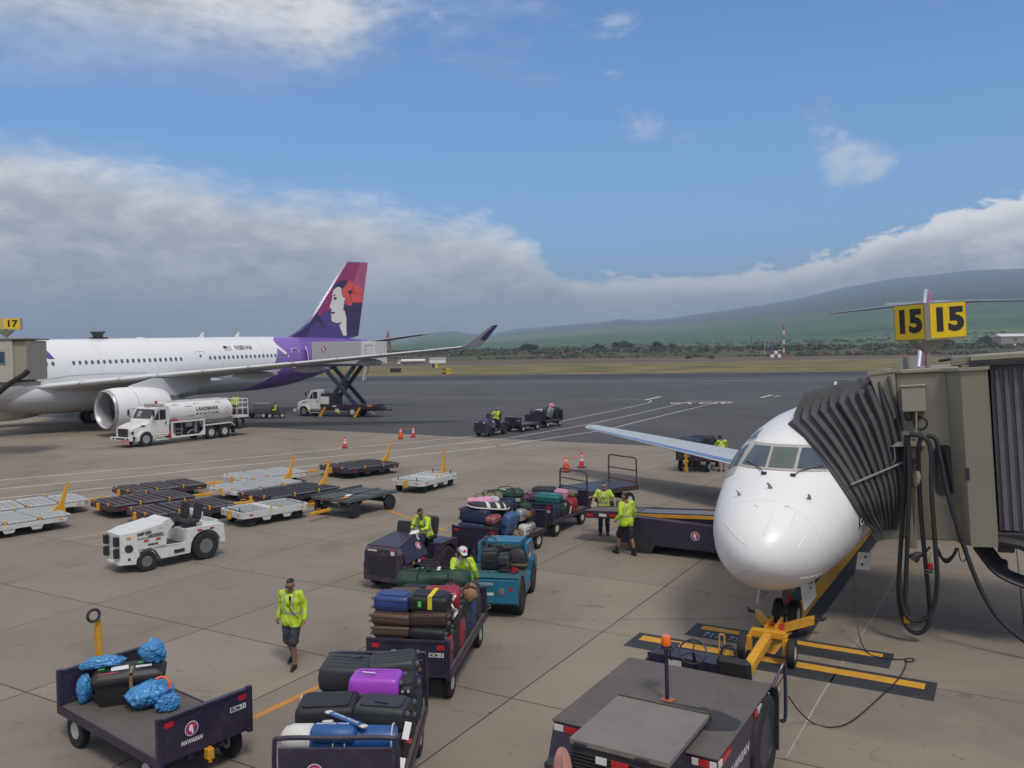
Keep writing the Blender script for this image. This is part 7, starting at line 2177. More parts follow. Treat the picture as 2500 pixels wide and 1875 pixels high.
for z in (15.2, 16.2):
 plr.tube([(-5.5, -5.5, z), (5.5, -5.5, z), (5.5, 5.5, z), (-5.5, 5.5, z)], .15, 5, True)
plr.build('railing', 'mast_red', tw_)
MB().cyl((0, 0, 14), (0, 0, 25.5), 1.4, .5, n=8).box(-2, 2, -.4, .4, 21.5, 22.3).build('antenna_head', 'mast_red', tw_)
# far tanker trucks
for i, (px, lb) in enumerate(((985, 'leftmost of the far white tanker trucks under the wing'), (1002, 'middle one of the far white tanker trucks under the wing'), (1019, 'rightmost of the far white tanker trucks under the wing'))):
 x, y, z = far_spot(px, 478 + 3 * i)
 q = thing('tanker_truck', lb, 'truck', (x, y, 0.0), rad(186), 'far tanker trucks')
 MB().lathe([(.3, -3.0), (1.0, -2.9), (1.05, 0), (1.0, 2.9), (.3, 3.0)], (-1.5, 0, 2.0), 'x', 14).build('tank', 'truck_white', q)
 MB().prism([(1.8, .6), (1.8, 2.5), (3.0, 2.5), (3.4, 1.7), (3.4, .6)], -1.1, 1.1, 'xz').build('cab', 'truck_white', q)
 MB().prism([(2.2, 1.7), (2.2, 2.3), (3.0, 2.3), (3.3, 1.7)], -1.12, 1.12, 'xz').build('windows', 'glass_dark', q)
 MB().box(-4.5, 3.2, -.9, .9, .6, 1.0).build('chassis', 'dark_metal', q)
 for x in (2.6, -2.2, -3.6):
  for s in (-1, 1):
   wheel(q, (x, s * .95, .5), .5, .3, 'rim_white')
shed = thing('shed', 'small white shed beside the far tanker trucks', 'shed', (far_spot(1068, 520)[0], far_spot(1068, 520)[1], 0), rad(10))
MB().box(-5, 5, -2, 2, 0, 2.6).build('wall', 'paper_white', shed)
MB().prism([(-2.3, 2.6), (0, 3.4), (2.3, 2.6)], -5.2, 5.2, 'yz').build('roof', 'letter_grey', shed)
# taxiway signs
for px, py, w_, h_, faces, lb in ((966, 911, 3.4, 1.3, [('letter_black', None)], 'blank black taxiway sign on the grass'), (1089, 915, 2.4, 1.5, [('letter_black', 'D1'), ('sign_yellow', 'D')], 'black and yellow taxiway sign on the grass'), (1062, 899, 2.2, 1.5, [('letter_black', None), ('sign_yellow', None)], 'small yellow taxiway sign beside the runway edge')):
 g = G(px, py)
 sgn = thing('taxiway_sign', lb, 'sign', (g.x, g.y, 0), rad(8), 'taxiway signs')
 n_ = len(faces)
 for i, (m, tx) in enumerate(faces):
  x0, x1 = -w_ / 2 + w_ * i / n_, -w_ / 2 + w_ * (i + 1) / n_
  MB().box(x0, x1, -.12, .12, .25, .25 + h_).build('panel', m, sgn)
  if tx:
   text(tx, h_ * .75, 'sign_yellow' if m == 'letter_black' else 'letter_black', sgn, face_on(((x0 + x1) / 2, -.125, .25 + h_ / 2), (0, -1, 0)), 'lettering', width=(x1 - x0) * .7, bold=.03)
 for x in (-w_ / 3, w_ / 3):
  MB().cyl((x, 0, 0), (x, 0, .28), .05).build('leg', 'dull_metal', sgn)
# poles of the power line on the plain
for i, (px, r, lb) in enumerate(((1835, 1500, 'thin dark utility pole on the plain just left of the white wind pole'), (1978, 1600, 'thin dark utility pole on the plain right of the red mast'), (2168, 1550, 'thin dark utility pole on the plain beside the yellow gate sign'), (1690, 1700, 'thin dark utility pole on the plain, first of the line'))):
 q = thing('utility_pole', lb, 'pole', far_spot(px, r), rad(15), 'utility poles on the plain')
 MB().cyl((0, 0, 0), (0, 0, 17), .35, .25, n=6).build('shaft', 'bark', q)
 MB().box(-2, 2, -.15, .15, 15, 15.4).build('crossarm', 'bark', q)
# tractor and ladders under the airliner
gl = G(622, 1022)
bld = thing('service_cart', 'grey service cart parked behind the fuel truck basket', 'cart', (gl.x, gl.y + 1, 0), rad(170))
MB().box(-1.6, 1.6, -.8, .8, .5, .9, .03).build('body', 'cart_grey', bld)
MB().box(-1.5, .2, -.7, .7, .9, 1.5, .05).build('housing', 'dull_metal', bld)
MB().cyl((.9, 0, .9), (.9, 0, 1.7), .12).build('stack', 'dull_metal', bld)
for x in (-1.0, 1.0):
 for s in (-1, 1):
  wheel(bld, (x, s * .75, .3), .3, .2, 'rim_white')
# luggage
mat('case_black', (0.016, 0.017, 0.019), 0.55, var=0.3, scale=6, dirt=0.3, dirtc=(0.07, 0.065, 0.06), bump=0.15, bscale=150)
mat('case_charcoal', (0.032, 0.036, 0.040), 0.5, var=0.2, scale=6, dirt=0.2)
mat('case_navy', (0.020, 0.032, 0.078), 0.5, var=0.2, scale=5, dirt=0.15, bump=0.1, bscale=150)
mat('case_blue', (0.028, 0.055, 0.190), 0.42, var=0.12, scale=5, coat=0.1)
mat('case_steel_blue', (0.060, 0.125, 0.27), 0.4, var=0.12, scale=5, coat=0.2)
mat('case_red', (0.30, 0.016, 0.030), 0.42, var=0.18, scale=5, coat=0.15)
mat('case_purple', (0.36, 0.055, 0.52), 0.35, var=0.08, scale=4, coat=0.3)
mat('case_teal', (0.012, 0.135, 0.140), 0.5, var=0.15, scale=5)
mat('case_pink', (0.62, 0.26, 0.40), 0.45, var=0.12, scale=8)
mat('case_brown', (0.050, 0.026, 0.018), 0.5, var=0.2, scale=5, dirt=0.2)
mat('case_tan', (0.24, 0.14, 0.075), 0.6, var=0.25, scale=9, dirt=0.3)
mat('case_silver', (0.40, 0.40, 0.39), 0.35, 0.4, var=0.1)
mat('case_white', (0.62, 0.61, 0.58), 0.45, var=0.1, dirt=0.2)
mat('bag_green', (0.012, 0.050, 0.028), 0.6, var=0.25, scale=6, bump=0.35, bscale=14)
mat('bag_khaki', (0.17, 0.145, 0.080), 0.7, var=0.2, scale=6, bump=0.3, bscale=16)
mat('bag_plum', (0.085, 0.030, 0.075), 0.65, var=0.2, scale=6, bump=0.3, bscale=16)
mat('golf_blue', (0.020, 0.085, 0.27), 0.45, var=0.12, scale=6, bump=0.12, bscale=30)
mat('golf_white', (0.62, 0.61, 0.56), 0.45, var=0.08, scale=6)
mat('case_stripe', (0.030, 0.020, 0.022), 0.55, var=0.2)
mat('bin_black', (0.014, 0.015, 0.015), 0.5, var=0.25, scale=5, dirt=0.2)
mat('clear_wrap', (0.42, 0.40, 0.45), 0.25, var=0.2, scale=6)
# printed tapestry case: bronze with fine weave
mb_ = mat('case_bronze', (0.095, 0.052, 0.032), 0.55, var=0.25, scale=40, dirt=0.35, dirtc=(0.21, 0.125, 0.075), bump=0.3, bscale=90)
mat('case_print', (0.30, 0.05, 0.06), 0.5, var=0.9, scale=22, dirt=0.9, dirtc=(0.55, 0.54, 0.52))
mat('plastic_blue', (0.055, 0.245, 0.52), 0.28, var=0.25, scale=5, spec=0.6)
def CM(cart, p):
 return cart.matrix_basis @ Vector(p)
def cyaw(cart):
 return cart.rotation_euler.z
def rframe(l, w_, h, r=.05, n=4):
 """outline of a rounded rectangle in (u, v)"""
 p = []
 for sx, sy, a0 in ((1, 1, 0), (-1, 1, 90), (-1, -1, 180), (1, -1, 270)):
  for i in range(n + 1):
   a = rad(a0 + 90 * i / n)
   p.append((sx * (l / 2 - r) + r * math.cos(a), sy * (w_ / 2 - r) + r * math.sin(a)))
 return p
def suitcase(cart, label, p, dims, m, rz=0.0, hard=False, tilt=(0, 0), wheels=1, hdl=True, tags=(), group=None, name='suitcase', r=.07):
 """a case lying flat: p = centre of its underside in cart coordinates; wheels at +x (1), -x (-1) or none; tags: (x, y, colour) on the top"""
 l, w_, h = dims
 q = CM(cart, p)
 o = thing(name, label, 'suitcase', q, 0, group or 'bags on the carts')
 if p[2] > .9 and tilt == (0, 0):
  tilt = (random.uniform(-.05, .05), random.uniform(-.05, .05))
  rz += random.uniform(-.07, .07)
 o.rotation_euler = (tilt[0], tilt[1], cyaw(cart) + rz)
 b = MB()
 rings = []
 for z, k in ((0, .035), (.02, .012), (.06, 0), (h * .5, -.004 if not hard else -.010), (h - .06, 0), (h - .02, .012), (h, .035)):
  rings.append([(x, y, z) for x, y in rframe(l - 2 * k, w_ - 2 * k, 0, r)])
 b.loft(rings)
 b.build('shell', m, o, 40)
 if hard:
  for s in (-.30, -.10, .10, .30):
   MB().box(-l / 2 + .07, l / 2 - .07, w_ * s - .022, w_ * s + .022, h, h + .010, .006).build('rib', m, o)
 else:
  MB().loft([[(x, y, z) for x, y in rframe(l * .80, w_ * .76, 0, r)] for z in (h - .01, h + .022)], True).build('pocket', m, o, 40)
 for z in ((h * .5,) if hard else (h * .30, h * .72)):
  MB().loft([[(x, y, z_) for x, y in rframe(l + .012, w_ + .012, 0, r)] for z_ in (z - .006, z + .006)], False).build('zip', 'dull_metal' if hard else 'case_charcoal', o, 60)
 if hdl:
  s = -1
  MB().tube([(s * l / 2, -.09, h * .5), (s * (l / 2 + .035), -.085, h * .5), (s * (l / 2 + .035), .085, h * .5), (s * l / 2, .09, h * .5)], .013, 6).build('handle', 'case_black', o)
  MB().tube([(-.11, -w_ / 2, h * .5), (-.10, -w_ / 2 - .035, h * .5), (.10, -w_ / 2 - .035, h * .5), (.11, -w_ / 2, h * .5)], .013, 6).build('handle', 'case_black', o)
 if wheels:
  for y in (-w_ / 2 + .06, w_ / 2 - .06):
   for z in (.06, h - .06):
    MB().lathe([(.012, -.016), (.030, -.014), (.030, .014), (.012, .016)], (wheels * (l / 2 + .026), y, z), 'y', 12).build('wheel', 'dull_metal', o)
 for tx, ty, tm in tags:
  MB(TR((tx, ty, h + .03), rz=random.uniform(-.6, .6), rx=.15)).box(-.10, .10, -.022, .022, 0, .004).build('tag', tm, o)
 return o
def duffel(cart, label, p, L, R, m, rz=0.0, squash=.8, seed=1, straps=True, name='duffel_bag', cat='bag', roll=0.0, tags=(), taper=1.0):
 q = CM(cart, p)
 o = thing(name, label, cat, q, 0, 'bags on the carts')
 o.rotation_euler = (0, roll, cyaw(cart) + rz)
 rd = random.Random(seed)
 rings = []
 n, k = 26, 32
 ph = [rd.uniform(0, 6) for _ in range(4)]
 for i in range(k + 1):
  u = i / k
  e = min(1, (1 - abs(2 * u - 1) ** 7)) ** .5
  rr = R * max(.04, e) * (1 + .06 * math.sin(5 * u + ph[0])) * (1 + (taper - 1) * u)
  ring = []
  for j in range(n):
   a = 2 * PI * j / n
   f = 1 + .07 * math.sin(3 * a + 7 * u + ph[1]) + .04 * math.sin(7 * a - 9 * u + ph[2]) + .03 * math.sin(23 * u + ph[3]) + .02 * math.sin(11 * a + 31 * u)
   z = rr * math.sin(a) * f * squash
   ring.append((-L / 2 + L * u, rr * math.cos(a) * f, max(-R * squash * .78, z) + R * squash * .78))
  rings.append(ring)
 MB().loft(rings).build('body', m, o, 60)
 if straps:
  for u in (.3, .7):
   x = -L / 2 + L * u
   MB().tube([(x, (R * 1.03) * math.cos(a), R * squash * .78 + R * squash * 1.05 * math.sin(a)) for a in [rad(10 + 16 * i) for i in range(11)]], .018, 6).build('strap', 'case_black', o)
  MB().tube(spl([(-L * .2, 0, R * squash * 1.78), (-L * .12, .03, R * squash * 1.78 + .07), (L * .12, .03, R * squash * 1.78 + .07), (L * .2, 0, R * squash * 1.78)], 4), .014, 6).build('carry_handle', 'case_black', o)
  MB().tube([(-L * .40 + L * .8 * i / 8, R * .25, R * squash * 1.76) for i in range(9)], .008, 5).build('zip', 'case_charcoal', o)
 for tx, tm in tags:
  MB(TR((tx, -R * .25, R * squash * 1.80), rz=random.uniform(-.5, .5))).box(-.03, .03, -.16, .16, 0, .005).build('tag', tm, o)
 return o
random.seed(21)
# cart 15
Zd = .582
cols = ['case_red', 'case_black', 'case_red', 'case_navy', 'case_blue', 'case_charcoal']
nm = ['bright red suitcase at the near right corner of the heap', 'black upright suitcase behind the bright red corner one', 'dark red upright suitcase in the side row of the heap', 'navy upright suitcase in the side row of the heap', 'blue upright bag in the side row of the heap', 'grey suitcase at the far end of the side row']
for i in range(6):
 suitcase(c15, nm[i], (-1.40 + .535 * i, -.36, Zd), (.50, .66, .52), cols[i], hard=i in (0, 2), wheels=0, hdl=True, rz=random.uniform(-.04, .04))
for i in range(6):
 suitcase(c15, ['black case low in the heap behind the lettered end plate', 'second black case low in the heap', 'third black case low in the heap', 'black case low on the far left of the heap', 'charcoal case low in the heap beside the tug', 'charcoal case lowest at the far end'][i], (-1.40 + .535 * i, .36, Zd), (.50, .66, .52), ['case_black', 'case_charcoal', 'case_black', 'case_black', 'case_charcoal', 'case_charcoal'][i], wheels=0)
Z2 = Zd + .525
suitcase(c15, 'bronze woven suitcase, lower of two under the blue case', (-1.33, .37, Z2), (.70, .50, .21), 'case_bronze', rz=PI / 2, wheels=1, tags=())
suitcase(c15, 'bronze woven suitcase, upper of two under the blue case', (-1.31, .38, Z2 + .215), (.72, .52, .22), 'case_bronze', rz=PI / 2 + .03, wheels=1)
suitcase(c15, 'plain blue suitcase on top of the bronze pair', (-1.26, .40, Z2 + .44), (.64, .46, .28), 'case_blue', rz=PI / 2 - .02, wheels=1)
suitcase(c15, 'black soft case right behind the end plate', (-1.36, -.30, Z2), (.66, .50, .20), 'case_black', rz=PI / 2, wheels=-1, tags=((.1, -.15, 'tag_green'),))
suitcase(c15, 'dark brown soft suitcase in the middle of the right stack', (-1.30, -.30, Z2 + .205), (.70, .50, .25), 'case_brown', rz=PI / 2 + .04, wheels=-1)
sc = suitcase(c15, 'black soft suitcase with yellow strap on top of the right stack', (-1.22, -.28, Z2 + .46), (.72, .46, .27), 'case_black', rz=PI / 2 - .03, wheels=0)
MB().box(-.10, -.02, -.24, .24, .295, .303).box(-.10, -.02, .225, .240, .06, .30).box(-.10, -.02, -.240, -.225, .06, .30).build('strap', 'paper_yellow', sc)
MB().box(.10, .16, .236, .244, .10, .20).build('tag', 'tag_green', sc)
for i, (x, y, m, lb) in enumerate(((-.72, .36, 'case_charcoal', 'charcoal case below the third bronze one'), (-.15, .36, 'case_black', 'black case in the middle of the heap, left half'), (.42, .36, 'case_charcoal', 'charcoal case under the green golf bag, left half'), (1.0, .36, 'case_black', 'black case far left under the golf bag'), (-.72, -.36, 'case_brown', 'brown case below the red one'), (-.15, -.36, 'case_black', 'black case in the middle of the heap, right half'), (.42, -.36, 'case_navy', 'navy case under the green golf bag, right half'), (1.0, -.36, 'case_charcoal', 'charcoal case far right under the golf bag'))):
 suitcase(c15, lb, (x, y, Z2), (.54, .68, .30), m, wheels=0, rz=random.uniform(-.05, .05))
Z3 = Z2 + .305
suitcase(c15, 'bronze woven suitcase lying behind the blue one', (-.62, .38, Z3), (.72, .48, .28), 'case_bronze', rz=PI / 2 - .04, wheels=0)
suitcase(c15, 'red suitcase with white tags on the heap beside the yellow strap', (-.58, -.34, Z3), (.66, .46, .34), 'case_red', rz=PI / 2 + .15, hard=True, wheels=-1)
duffel(c15, 'dark red soft bag squeezed beside the red suitcase', (-.08, -.42, Z3), .60, .20, 'case_red', rz=.2, seed=8)
suitcase(c15, 'black small case between bronze and golf bag', (-.08, .30, Z3), (.60, .40, .22), 'case_black', rz=PI / 2, wheels=0)
gb = duffel(c15, 'long dark green golf bag across the far end of the heap', (.62, .12, Z3 + .02), 1.55, .24, 'bag_green', rz=PI / 2 + .10, squash=.85, seed=3, tags=((-.10, 'paper_white'), (.12, 'case_black')))
MB(TR((.30, -.1, .36), rz=.3)).box(-.07, .07, -.03, .03, 0, .006).build('tag', 'tag_green', gb)
duffel(c15, 'brown carry bag hanging over the right side of the heap', (.30, -.70, Z3 - .10), .60, .16, 'case_tan', rz=.15, squash=.95, seed=5, name='carry_bag')
wb = thing('tag_bundle', 'white ribbons and tags hanging from the red suitcase', 'tags', CM(c15, (-.98, -.60, Z3 + .22)), cyaw(c15), 'tags')
for i in range(4):
 MB().tube(spl([(0, 0, 0), (-.02 - .02 * i, -.05, -.08), (.02, -.07 - .02 * i, -.18), (-.03 * i, -.06, -.30)], 4), .010, 5).build('ribbon', 'paper_white', wb)
MB(TR((.02, -.04, .02), rx=.5)).box(-.05, .05, -.02, .02, 0, .09).build('tag', 'paper_white', wb)
# bags on the deck edge, near right
# cart 3 (railed)
for i, (x, y, l, w_, h, m, lb) in enumerate((
  (-1.12, .36, .62, .70, .50, 'case_steel_blue', 'grey-blue case under the golf bag, left'), (-1.12, -.36, .62, .70, .50, 'case_navy', 'navy case under the golf bag, right'),
  (-.42, .37, .66, .70, .56, 'case_black', 'black case under the second row, left half'), (-.42, -.37, .66, .70, .56, 'case_black', 'black case under the second row, right half'),
  (.28, .37, .66, .70, .58, 'case_charcoal', 'charcoal case under the purple one, left half'), (.28, -.37, .66, .70, .58, 'case_black', 'black case under the purple one'),
  (1.02, .37, .66, .70, .60, 'case_black', 'black case at the far rail, lower left'), (1.02, -.37, .66, .70, .60, 'case_navy', 'navy case at the far rail, lower right'))):
 suitcase(c3, lb, (x, y, Zd), (l, w_, h), m, wheels=0)
suitcase(c3, 'big black suitcase left of the purple one', (-.34, .36, Zd + .565), (.80, .60, .30), 'case_black', rz=PI / 2 + .05, wheels=-1)
suitcase(c3, 'black suitcase in front of the purple one with wheels to the right', (-.40, -.40, Zd + .565), (.72, .52, .30), 'case_charcoal', rz=PI / 2 - .05, wheels=-1, tags=((.0, .1, 'case_navy'),))
suitcase(c3, 'bright purple hard suitcase on top of the black ones', (.22, -.20, Zd + .585), (.72, .50, .42), 'case_purple', rz=PI / 2 - .04, hard=True, wheels=-1, tags=((.1, .05, 'paper_white'),))
suitcase(c3, 'big black hard suitcase by the far rail, left', (.86, .36, Zd + .605), (.74, .62, .36), 'case_charcoal', rz=PI / 2 - .06, hard=True, wheels=-1, tags=((-.12, -.1, 'case_navy'),))
suitcase(c3, 'black hard suitcase by the far rail, right, tilted', (.92, -.36, Zd + .605), (.70, .60, .40), 'case_charcoal', rz=PI / 2 + .10, hard=True, wheels=-1, tilt=(.0, .08))
suitcase(c3, 'black case with silver wheels on the right edge behind', (.30, -.66, Zd + .60), (.66, .20, .30), 'case_black', wheels=-1)
# golf bag, blue and white
go = thing('golf_bag', 'blue and white golf bag lettered DIAMOND TOUR GOLF on the near rail', 'golf bag', CM(c3, (-1.12, -.02, Zd + .505)), cyaw(c3) + PI / 2, 'bags on the carts')
rings = []
for u, k in ((0, .75), (.02, .95), (.10, 1.0), (.45, .98), (.55, .97), (.8, .92), (.96, .90), (1, .82)):
 rings.append([(.68 - 1.36 * u, .175 * k * math.cos(a), .185 + .17 * k * math.sin(a)) for a in [2 * PI * j / 22 for j in range(22)]])
MB().loft(rings).build('body', 'golf_blue', go, 50)
MB().loft([[(.70 - x, .17 * k * math.cos(a), .19 + .17 * k * math.sin(a)) for a in [2 * PI * j / 22 for j in range(22)]] for x, k in ((-.10, .45), (-.04, .85), (.03, .98), (.05, 1.03), (.30, 1.04), (.31, .98))]).build('top_cuff', 'golf_white', go, 50)
MB().loft([[(.30 - x, -.06 + .13 * k * math.cos(a), .26 + .13 * k * math.sin(a)) for a in [2 * PI * j / 16 for j in range(16)]] for x, k in ((-.02, .5), (.02, .95), (.14, 1.0), (.17, .6))]).build('pocket', 'golf_white', go, 50)
MB().loft([[(.40 - x, .05 + .16 * k * math.cos(a), .27 + .13 * k * math.sin(a)) for a in [2 * PI * j / 16 for j in range(16)]] for x, k in ((0, .6), (.06, .98), (.55, 1.0), (.60, .6))]).build('side_pocket', 'golf_blue', go, 50)
for x in (.10, -.05, -.64):
 MB().tube([(x, .18 * math.cos(a), .185 + .178 * math.sin(a)) for a in [2 * PI * j / 20 for j in range(20)]], .009, 5, True).build('piping', 'golf_white', go)
stpb = MB(TR((-.02, -.07, .385), rz=rad(-38), rx=rad(8))).box(-.30, .30, -.055, .055, 0, .035, .015).build('shoulder_strap', 'golf_blue', go)
for s in (-1, 1):
 MB(TR((-.02, -.07, .385), rz=rad(-38), rx=rad(8))).box(s * .30, s * .38, -.05, .05, .002, .033, .012).build('strap_end', 'golf_white', go)
text('DIAMOND TOUR GOLF', .055, 'paper_white', go, TR((-.02, -.07, .4225), rz=rad(-38), rx=rad(8)), 'lettering', width=.48)
text('DIAMOND TOUR', .06, 'paper_white', go, TR((.12, .06, .403), rz=PI), 'lettering', width=.42)
for i in range(7):
 MB().sphere((.36 - .0 + .045 * math.cos(i), -.15 + .004, .20 + .045 * math.sin(i)), .008, 6, 4).build('eyelet', 'case_black', go)
MB(TR((.42, -.17, .20))).box(-.008, .008, -.012, .004, -.10, .12).build('zip', 'case_black', go)
for i, (x, y, z, lb) in enumerate(((-.72, -.80, Zd + .72, 'white and red paper tag on the middle of the railed cart'), (-1.30, -.80, Zd + .52, 'white paper tag by the near rail of the railed cart'), (.62, -.70, Zd + .86, 'white paper tag below the far right black suitcase'), (.0, .78, Zd + .78, 'white paper tag sticking out at the left of the railed cart'))):
 tg = thing('paper_tag', lb, 'tag', CM(c3, (x, y, z)), cyaw(c3) + random.uniform(-.4, .4), 'tags')
 MB(TR((0, 0, 0), rx=.3, ry=.4)).box(-.012, .012, -.045, .045, -.22, 0, .002).build('strip', 'paper_white', tg)
 MB(TR((0, 0, -.22), rx=.3, ry=.4)).box(-.013, .013, -.043, .043, -.06, 0, .002).build('stub', 'red_reflector', tg)
# cart 11: bin and blue plastic bags
pb0 = G(316, 1626, 1.12)
bn = thing('storage_bin', 'black lidded plastic bin with orange tape on the open cart', 'bin', (pb0.x, pb0.y, Zd), rad(20))
MB().loft([[(x, y, z) for x, y in rframe(l, w_, 0, .08)] for z, l, w_ in ((0, .92, .48), (.38, 1.02, .56), (.39, 1.02, .56))]).build('tub', 'bin_black', bn, 40)
MB().loft([[(x, y, z) for x, y in rframe(l, w_, 0, .09)] for z, l, w_ in ((.38, 1.10, .64), (.43, 1.12, .66), (.49, 1.06, .60), (.53, .98, .52))]).build('lid', 'bin_black', bn, 40)
for x, y, l, w_, m in ((-.30, -.22, .30, .025, 'cone_orange'), (.36, .12, .26, .025, 'cone_orange'), (-.14, -.02, .26, .18, 'paper_white'), (.22, -.05, .24, .08, 'paper_white'), (-.42, .02, .10, .05, 'tag_green'), (.18, .14, .12, .05, 'tag_green')):
 MB(TR((x, y, .532), rz=random.uniform(-.1, .1))).box(-l / 2, l / 2, -w_ / 2, w_ / 2, 0, .004).build('sticker', m, bn)
MB().box(.02, .07, -.345, -.335, .15, .49).box(.02, .07, -.34, .0, .533, .539).build('strap', 'case_tan', bn)
def crumple(label, q, rx, ry, rz_, seed, rot=0.0, pinch=0.0, drape=None):
 """creased plastic bag: a ball pushed in along many random planes"""
 rd = random.Random(seed)
 o = thing('plastic_bag', label, 'bag', q, rot, 'blue plastic bags')
 bm = bmesh.new()
 bmesh.ops.create_icosphere(bm, subdivisions=5, radius=1.0)
 pl = [(Vector((rd.gauss(0, 1), rd.gauss(0, 1), rd.gauss(0, 1))).normalized(), rd.uniform(.62, .95)) for _ in range(22)]
 cr = [(Vector((rd.gauss(0, 1), rd.gauss(0, 1), rd.gauss(0, .6))).normalized(), rd.uniform(.10, .35), rd.uniform(7, 15), rd.uniform(0, 6)) for _ in range(11)]
 for v in bm.verts:
  p = v.co.copy()
  for n_, d in pl:
   e = p.dot(n_) - d
   if e > 0:
    p -= n_ * e * .6
  f = 1.0
  for n_, am, fr_, ph in cr:
   f += am * .24 * (1 - abs(math.sin(fr_ * p.dot(n_) + ph + 1.5 * math.sin(4 * p.x + 3 * p.y)))) ** 2 - am * .08
  p *= f
  if pinch:
   t_ = max(0, (p.z - .35) / .65)
   k = 1 - pinch * t_
   p.x *= k
   p.y *= k
  p = Vector((p.x * rx, p.y * ry, p.z * rz_))
  if p.z < -rz_ * .78: p.z = -rz_ * .78
  if drape: p = drape(p)
  v.co = p + Vector((0, 0, rz_ * .78))
 me = bpy.data.meshes.new('plastic_film')
 bm.to_mesh(me)
 bm.free()
 me.materials.append(MAT['plastic_blue'])
 me.polygons.foreach_set('use_smooth', [True] * len(me.polygons))
 me.set_sharp_from_angle(angle=rad(75))
 link('plastic_film', me, o)
 return o
g = G(366, 1722, Zd)
cb_ = crumple('big knotted blue plastic bag lying in the middle of the open cart', (g.x, g.y, Zd), .40, .33, .25, 4, rad(20))
MB().tube(spl([(.10, -.12, .46), (.22, -.10, .47), (.30, -.16, .40), (.31, -.20, .30)], 4), .020, 6).build('tie', 'cone_orange', cb_)
crumple('loose blue tail of plastic bag beside the big one', (g.x + .38, g.y - .20, Zd), .20, .16, .17, 9, 0.4)
g2 = G(330, 1600, 1.3)
crumple('crumpled blue plastic bag perched on the black bin lid', (bn.location.x + .30, bn.location.y + .20, Zd + .53), .25, .18, .24, 6, rad(10), .35)
crumple('blue plastic bag stretched over the left end of the bin', (bn.location.x - .42, bn.location.y - .02, Zd + .53), .40, .14, .11, 13, rad(25))
crumple('blue plastic bag hanging beside the yellow drawbar', (bn.location.x - .66, bn.location.y - .16, Zd + .02), .14, .16, .28, 15, rad(25))
# cart A: big mixed pile behind the purple tug
suitcase(cA, 'very big navy suitcase on the near end of the mixed pile', (-1.05, .22, Zd), (.80, .95, .62), 'case_navy', wheels=0, r=.10)
suitcase(cA, 'second big navy suitcase on top of the first', (-1.02, .20, Zd + .63), (.95, .76, .40), 'case_navy', rz=PI / 2, wheels=1, r=.09)
suitcase(cA, 'black case in the lower row of the mixed pile', (-.25, .30, Zd), (.70, .80, .66), 'case_black', wheels=0)
suitcase(cA, 'charcoal case in the lower row of the mixed pile', (.50, .25, Zd), (.70, .90, .66), 'case_charcoal', wheels=0)
suitcase(cA, 'black case at the far end of the lower row', (1.15, .20, Zd), (.56, .96, .62), 'case_black', wheels=0)
suitcase(cA, 'red and white printed suitcase under the striped bag', (-1.20, -.40, Zd + .64), (.62, .30, .22), 'case_print', rz=PI / 2 * 0 + .1, wheels=0)
suitcase(cA, 'black printed case below the red and white one', (-1.22, -.40, Zd + .40), (.60, .30, .22), 'case_black', wheels=0)
suitcase(cA, 'blue hard suitcase leaning off the pile beside the red bag', (-.60, -.52, Zd + .25), (.62, .26, .62), 'case_steel_blue', hard=True, tilt=(.25, 0), wheels=0)
suitcase(cA, 'black upright case in the middle of the pile', (-.15, -.10, Zd + .67), (.46, .62, .40), 'case_charcoal', wheels=0)
suitcase(cA, 'slate soft case high in the middle of the pile', (.28, .05, Zd + .67), (.50, .66, .42), 'case_navy', wheels=0)
suitcase(cA, 'silver ribbed hard case on the right side of the pile', (.35, -.48, Zd + .45), (.40, .24, .34), 'case_silver', hard=True, wheels=0)
suitcase(cA, 'white beauty case low on the right edge', (.28, -.62, Zd), (.36, .26, .34), 'case_white', wheels=0, hard=True)
duffel(cA, 'brown holdall low on the right edge of the cart', (-.22, -.60, Zd), .50, .20, 'case_tan', rz=.1, seed=31)
suitcase(cA, 'silver small case beside the white one', (.75, -.60, Zd), (.38, .26, .30), 'case_silver', wheels=0)
suitcase(cA, 'dark grey cabin case at the far right of the pile', (.95, -.42, Zd + .32), (.50, .36, .36), 'case_charcoal', wheels=0)
duffel(cA, 'red pouch squeezed low at the near right of the pile', (-.50, -.66, Zd), .34, .13, 'case_red', rz=.4, seed=41)
# striped board bag
sb = thing('board_bag', 'brown board bag with cream stripes lying on the mixed pile', 'bag', CM(cA, (-.95, -.10, Zd + 1.055)), cyaw(cA) - rad(50), 'bags on the carts')
sb.rotation_euler = (rad(4), rad(6), cyaw(cA) - rad(50))
oL = lambda u: .28 * (1 - abs(2 * u - 1) ** 3.5) ** .5 + .02
MB().loft([[(-.62 + 1.24 * u, -oL(u), 0), (-.62 + 1.24 * u, oL(u), 0), (-.62 + 1.24 * u, oL(u) * .9, .09), (-.62 + 1.24 * u, 0, .12), (-.62 + 1.24 * u, -oL(u) * .9, .09)] for u in [i / 14 for i in range(15)]]).build('body', 'case_stripe', sb, 40)
MB().tube([(-.62 + 1.24 * u, oL(u) * 1.0, .02) for u in [i / 14 for i in range(15)]] + [(-.62 + 1.24 * u, -oL(u) * 1.0, .02) for u in [1 - i / 14 for i in range(15)]], .022, 6, True).build('edge', 'golf_white', sb)
for x in (-.05, .25, .45):
 wd = .05 if x < .4 else .02
 u = (x + .62) / 1.24
 MB().loft([[(x + d, -oL(u) * .98, .05), (x + d, -oL(u) * .88, .098), (x + d, 0, .128), (x + d, oL(u) * .88, .098), (x + d, oL(u) * .98, .05)] for d in (-wd, wd)], False, False).build('stripe', 'golf_white', sb, 60)
